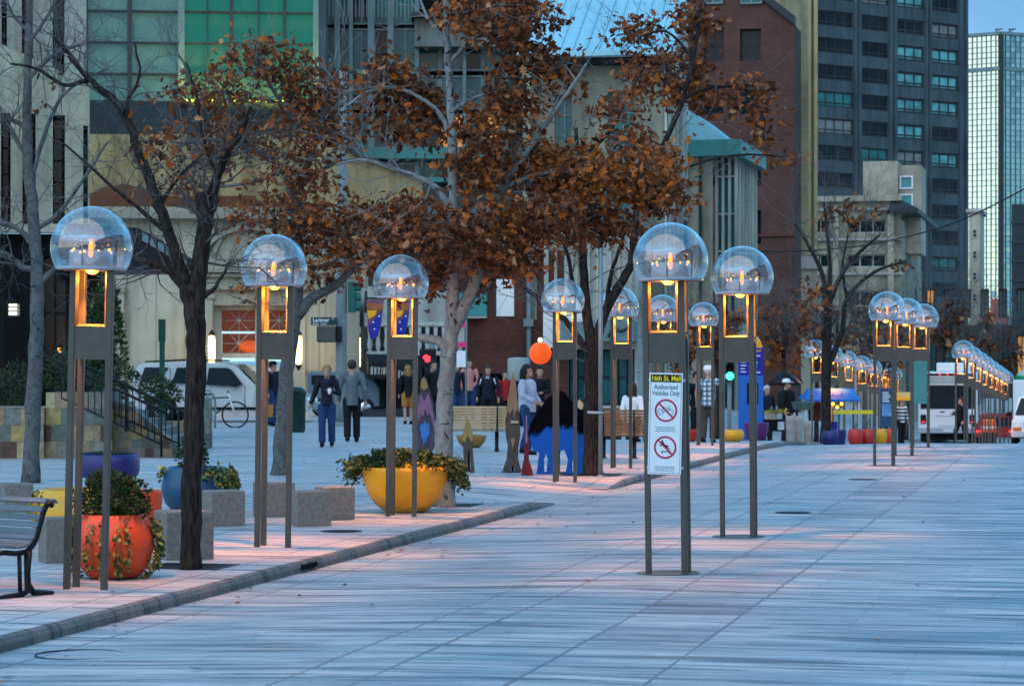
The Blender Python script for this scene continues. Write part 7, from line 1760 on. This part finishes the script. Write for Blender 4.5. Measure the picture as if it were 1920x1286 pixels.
def car(label, name, loc, rz, L, Wd, prof, belt, glass, paint, tum=.82, cat='car', wheels=(.19, .81), r=.36, mirror=None, doors=()):
    """prof: side outline (x along length, z); the part above belt narrows; nose towards +x, side seen from -y"""
    t = thing(name, label, cat, loc, R(rz))
    bm = bmesh.new(); ns = 9
    # loft: clip outline into many points, each ring point repeated over the width with tumblehome
    out = []
    for (a, b) in zip(prof, prof[1:] + prof[:1]):
        n = max(1, int(math.hypot(b[0] - a[0], b[1] - a[1]) / .25))
        for k in range(n): out.append((a[0] + (b[0] - a[0]) * k / n, a[1] + (b[1] - a[1]) * k / n))
    zt = max(p[1] for p in out)
    def half(z): return Wd / 2 * (1 - (1 - tum) * max(0, (z - belt) / (zt - belt)) ** 1.1 - .05 * max(0, (.55 - z)))
    mb = MB(); vs = [(x, -half(z), z) for x, z in out] + [(x, half(z), z) for x, z in out]; n = len(out)
    mb.add(vs, [tuple(range(n)), tuple(range(2 * n - 1, n - 1, -1))] + [(i, i + n, (i + 1) % n + n, (i + 1) % n) for i in range(n)])
    body = mb.build('body', paint, t); bevel(body, .06, 3)
    for g in glass:
        nm, pts = g
        for sgn in (-1, 1):
            mb = MB(); v = [(x, sgn * (half(z) + .004), z) for x, z in pts]; mb.add(v, [tuple(range(len(v)))])
            mb.build(nm, M['glass'], t)
    for (x, z0, z1) in doors:
        for sgn in (-1, 1):
            mb = MB(); mb.add([(x - .008, sgn * (half(z0) + .003), z0), (x + .008, sgn * (half(z0) + .003), z0), (x + .008, sgn * (half(z1) + .003), z1), (x - .008, sgn * (half(z1) + .003), z1)], [(0, 1, 2, 3)]); mb.build('door_seam', M['dark'], t)
    for fx in wheels:
        for sgn in (-1, 1):
            wheel(t, L * fx, sgn * (Wd / 2 - .10), r)
            mb = MB(); M_ = Matrix.Translation((L * fx, sgn * (Wd / 2 - .04), r)) @ Matrix.Rotation(R(90), 4, 'X'); mb.lathe([(.001, -.045), (r * 1.16, -.045), (r * 1.16, .045), (.001, .045)], 24, M=M_); mb.build('wheel_arch', M['dark'], t)
    if mirror:
        for sgn in (-1, 1):
            mb = MB(); mb.ball((mirror[0], sgn * (half(mirror[1]) + .12), mirror[1]), .13, 10, sc=(.8, .9, .75)); mb.build('wing_mirror', M['black'], t)
    return t
# silver suv across the side street
D = 77.5; b = G(256, D); k = D / F
X = lambda px: (px - 256) * k
Z = lambda py: CZ - (py - HY) * k
prof = [(X(256), .42), (X(254), .72), (X(256), Z(735)), (X(262), Z(700)), (X(270), Z(684)), (X(285), Z(680.5)), (X(350), Z(678.5)), (X(420), Z(680)), (X(446), Z(684)), (X(458), Z(691)), (X(490), Z(722)), (X(505), Z(726)), (X(556), Z(732)), (X(580), Z(740)), (X(589), Z(750)), (X(593), Z(768)), (X(593), .50), (X(586), .36), (X(545), .30), (X(300), .30)]
car('silver sport utility car parked across the side street behind the dark trunk', 'parked_car', b, -3, X(593), 1.95, prof, Z(722),
    [('window', [(X(274), Z(716)), (X(306), Z(717)), (X(327), Z(689)), (X(282), Z(688))]), ('window', [(X(334), Z(717)), (X(384), Z(720)), (X(384), Z(689)), (X(342), Z(689))]), ('window', [(X(398), Z(721)), (X(452), Z(723)), (X(466), Z(720)), (X(444), Z(693)), (X(436), Z(689.5)), (X(402), Z(689))])],
    M['silver'], mirror=(X(453), Z(719)), doors=((X(392), .5, Z(690)), (X(330), .8, Z(690)), (X(470), .45, Z(722))), r=.38, wheels=(.175, .80))
t = bpy.data.objects['parked_car']
mb = MB(); mb.add([(X(447) + .05, -.74, Z(684.5)), (X(489), -.88, Z(721)), (X(489), .88, Z(721)), (X(447) + .05, .74, Z(684.5))], [(0, 1, 2, 3)]); 
for v in mb.v: v.x += .05; v.z += .03
mb.build('windscreen', M['glass'], t)
mb = MB()
for s in (-.62, .62): mb.tube([(X(280), s, Z(678)), (X(350), s, Z(674.5)), (X(425), s, Z(676))], .022, 6)
mb.build('roof_rack', M['black'], t)
for s in (-1, 1):
    mb = MB(); mb.ball((X(586), s * .72, Z(752)), .18, 12, sc=(.55, 1, .75)); mb.build('headlight', M['headlamp'], t)
    mb = MB(); mb.ball((X(258), s * .84, Z(735)), .14, 10, sc=(.4, .8, 1.8)); mb.build('tail_light', M['car_red'], t)
for xx in (X(396), X(338)):
    mb = MB(); mb.box(xx, xx + .16, -1.0, -.97, Z(732), Z(730)); mb.build('door_handle', M['chrome'], t)
mb = MB(); mb.box(X(300), X(545), -.99, -.955, .36, .44); mb.build('sill_trim', M['dark'], t)
# blue grey low wall / car behind the couple
t = thing('parked_van', 'low blue grey parked van roof behind the woman with the cup', 'van', G(575, 84), R(-2)); mb = MB(); mb.prism([(0, .3), (0, 1.32), (.1, 1.42), (1.75, 1.42), (2.1, 1.2), (2.3, .9), (2.3, .3)], 0, 1.7); bevel(mb.build('body', pm('blue_grey_paint', (.10, .14, .17), .4, .1, 1), t), .06)
mb = MB(); mb.prism([(.15, 1.0), (.15, 1.3), (1.7, 1.3), (1.95, 1.0)], -.006, 0); mb.build('window', M['glass'], t)
for x in (.45, 1.85): wheel(t, x, .1, .30)
# city bus seen from the rear
D = 116; b = G(1721, D); k = D / F; t = thing('city_bus', 'white city bus seen from behind with dark rear window', 'bus', b, SROT + R(1)); Z = lambda py: W(1774, py, D).z - b.z
Wb = 2.55; zt = Z(697)
solid(t, 'body', M['car_white'], 0, Wb, 0, 11.5, .42, zt, .08); solid(t, 'undercarriage', M['tyre'], .1, Wb - .1, .3, 11, .12, .43)
solid(t, 'rear_window', M['glass'], .12, Wb - .12, -.03, .02, Z(766), Z(722)); solid(t, 'destination_panel', M['pale_wall'], .12, Wb - .12, -.03, .02, Z(719), Z(706)); solid(t, 'brake_light_bar', M['glass'], .15, Wb - .15, -.02, .02, Z(704.5), Z(700))
for x in (.95, 1.27, 1.6):
    mb = MB(); mb.ball((x, -.03, Z(702.3)), .04, 8); mb.build('brake_light', M['tail'], t)
for x in (.12, Wb - .34):
    solid(t, 'lamp_cluster', M['glass'], x, x + .24, -.03, .02, Z(794), Z(777))
    for i, py in enumerate((785, 790)): solid(t, 'tail_light', M['tail'] if i else M['car_red'], x + .05, x + .19, -.05, -.03, Z(py + 2), Z(py))
solid(t, 'bumper', M['rim'], .0, Wb, -.08, .05, .42, .66, .03); solid(t, 'plate', M['white'], 1.1, 1.5, -.09, -.08, .48, .60)
solid(t, 'roof_unit', M['car_white'], .75, Wb - .35, 1.0, 4.2, zt, Z(680), .06); solid(t, 'vent', M['dark'], .95, 1.15, -.02, 0, Z(773), Z(771)); solid(t, 'vent', M['dark'], 1.5, 1.7, -.02, 0, Z(773), Z(771))
mb = MB()
for j, (py, x0) in enumerate(((709, .25), (714, .2), (778, .75), (797, .9))):
    a = x0
    while a < Wb - x0: w_ = rnd.choice((.07, .1, .14)); mb.box(a, a + w_, -.036, -.0305 if j < 2 else -.002, Z(py + 1.6), Z(py)); a += w_ + .05
mb.build('small_print', M['rim'], t)
solid(t, 'side_glazing', M['glass'], Wb, Wb + .03, .7, 11, Z(760), Z(716))
for y in (2.2, 9.2):
    for x in (.18, Wb - .18):
        mb = MB(); M_ = Matrix.Translation((x, y, .45)) @ Matrix.Rotation(R(90), 4, 'Y'); mb.lathe([(.001, -.14), (.45, -.14), (.47, 0), (.45, .14), (.001, .14)], 24, M=M_); mb.build('wheel', M['tyre'], t)
# red car, white suv, truck
def rearcar(label, name, px, D, Wd, H, paint, front=False, cat='car'):
    t = thing(name, label, cat, G(px, D), SROT); L = 4.4
    mb = MB(); w = Wd / 2
    sec = [(-w, .3), (-w, .78), (-w * .97, H * .56), (-w * .78, H * .96), (-w * .6, H), (w * .6, H), (w * .78, H * .96), (w * .97, H * .56), (w, .78), (w, .3)]
    low = [(-w, .3), (-w, .62), (-w * .97, H * .50), (-w * .95, H * .54), (-w * .6, H * .55), (w * .6, H * .55), (w * .95, H * .54), (w * .97, H * .50), (w, .62), (w, .3)]
    ys = [(0, low if front else sec), (1.1 if front else .1, low if front else sec), (1.7 if front else 2.5, sec), (3.4, sec if front else low), (L, sec if front else low)]
    vs = []; fs = []; n = len(sec)
    for y, s_ in ys: vs += [(x, y, z) for x, z in s_]
    for i in range(len(ys) - 1):
        for j in range(n): fs.append((i * n + j, i * n + (j + 1) % n, (i + 1) * n + (j + 1) % n, (i + 1) * n + j))
    fs += [tuple(range(n)), tuple(range(len(vs) - 1, len(vs) - n - 1, -1))]
    mb.add(vs, fs); bevel(mb.build('body', paint, t), .05)
    if front:
        mb = MB(); mb.add([(-w * .88, 1.17, H * .60), (w * .88, 1.17, H * .60), (w * .66, 1.64, H * .94), (-w * .66, 1.64, H * .94)], [(0, 1, 2, 3)])
        for v in mb.v: v.y -= .05; v.z += .02
        mb.build('windscreen', M['glass'], t); solid(t, 'grille', M['dark'], -w * .5, w * .5, -.03, .01, H * .36, H * .46)
    else: solid(t, 'rear_window', M['glass'], -w * .72, w * .72, -.015, .01, H * .6, H * .9)
    for s in (-1, 1):
        solid(t, 'headlight' if front else 'tail_light', M['headlamp'] if front else M['tail'], s * w * .76 - .16, s * w * .76 + .16, -.03, .02, H * .37, H * .47)
        if front: solid(t, 'turn_signal', M['amber'], s * w * .76 - .16, s * w * .76 + .16, -.028, .02, H * .30, H * .36)
        mb = MB(); mb.ball((s * (w + .12), 1.7, H * .62), .13, 10, sc=(1, .7, .8)); mb.build('wing_mirror', M['black'], t)
    solid(t, 'bumper', M['rim'] if front else paint, -w, w, -.10, .02, .32, .52, .03)
    for y in (.75, 3.5):
        for s in (-1, 1):
            mb = MB(); M_ = Matrix.Translation((s * (w - .1), y, .34)) @ Matrix.Rotation(R(90), 4, 'Y'); mb.lathe([(.001, -.11), (.33, -.11), (.34, 0), (.33, .11), (.001, .11)], 20, M=M_); mb.build('wheel', M['tyre'], t)
    return t
rearcar('red car with lit tail lamps between the bus and the white car', 'red_car', 1868, 112, 1.75, 1.28, M['car_red'])
rearcar('white car facing the viewer at the right edge', 'white_car', 1944, 100, 1.9, 1.85, M['car_white'], True)
t = thing('delivery_truck', 'white box truck with green dome behind the white car', 'truck', G(1918, 135), SROT); k = 135 / F; Z = lambda py: W(1918, py, 135).z - t.location.z
solid(t, 'box', M['car_white'], -.5, 1.7, 0, 5, .6, Z(712), .05); mb = MB(); mb.lathe([(.001, .55), (.4, .5), (.7, .3), (.78, .05), (.78, 0)], 20, c=(.35, 2, Z(712))); mb.build('dome', pm('pale_dome', (.45, .52, .5), .4, .1, 2), t); mb = MB(); mb.lathe([(.80, 0), (.82, .12), (.79, .2)], 20, c=(.35, 2, Z(712))); mb.build('green_band', pm('band_green', (.01, .25, .08), .5, .1, 2), t)
solid(t, 'undercarriage', M['tyre'], -.4, 1.6, .2, 4.8, .3, .6)
for y in (.8, 4):
    for x in (-.35, 1.5):
        mb = MB(); M_ = Matrix.Translation((x, y, .42)) @ Matrix.Rotation(R(90), 4, 'Y'); mb.lathe([(.001, -.13), (.41, -.13), (.42, 0), (.41, .13), (.001, .13)], 20, M=M_); mb.build('wheel', M['tyre'], t)
for i, px in enumerate((1849, 1858)):
    t = thing('traffic_drum', ('left', 'right')[i] + ' orange traffic barrel in front of the red car', 'traffic barrel', G(px, 103)); t['group'] = 'orange traffic barrels'
    mb = MB(); mb.lathe([(.28, 0), (.28, .06), (.2, .1), (.2, .5)], 18); mb.build('rubber_base', M['black'], t); mb = MB(); mb.lathe([(.21, .5), (.18, .95), (.15, 1.0), (.001, 1.0)], 18); mb.build('drum', pm('safety_orange', (.8, .12, .01), .5, .1, 4), t); mb = MB(); mb.lathe([(.202, .65), (.197, .74)], 18); mb.build('reflective_band', M['white'], t)
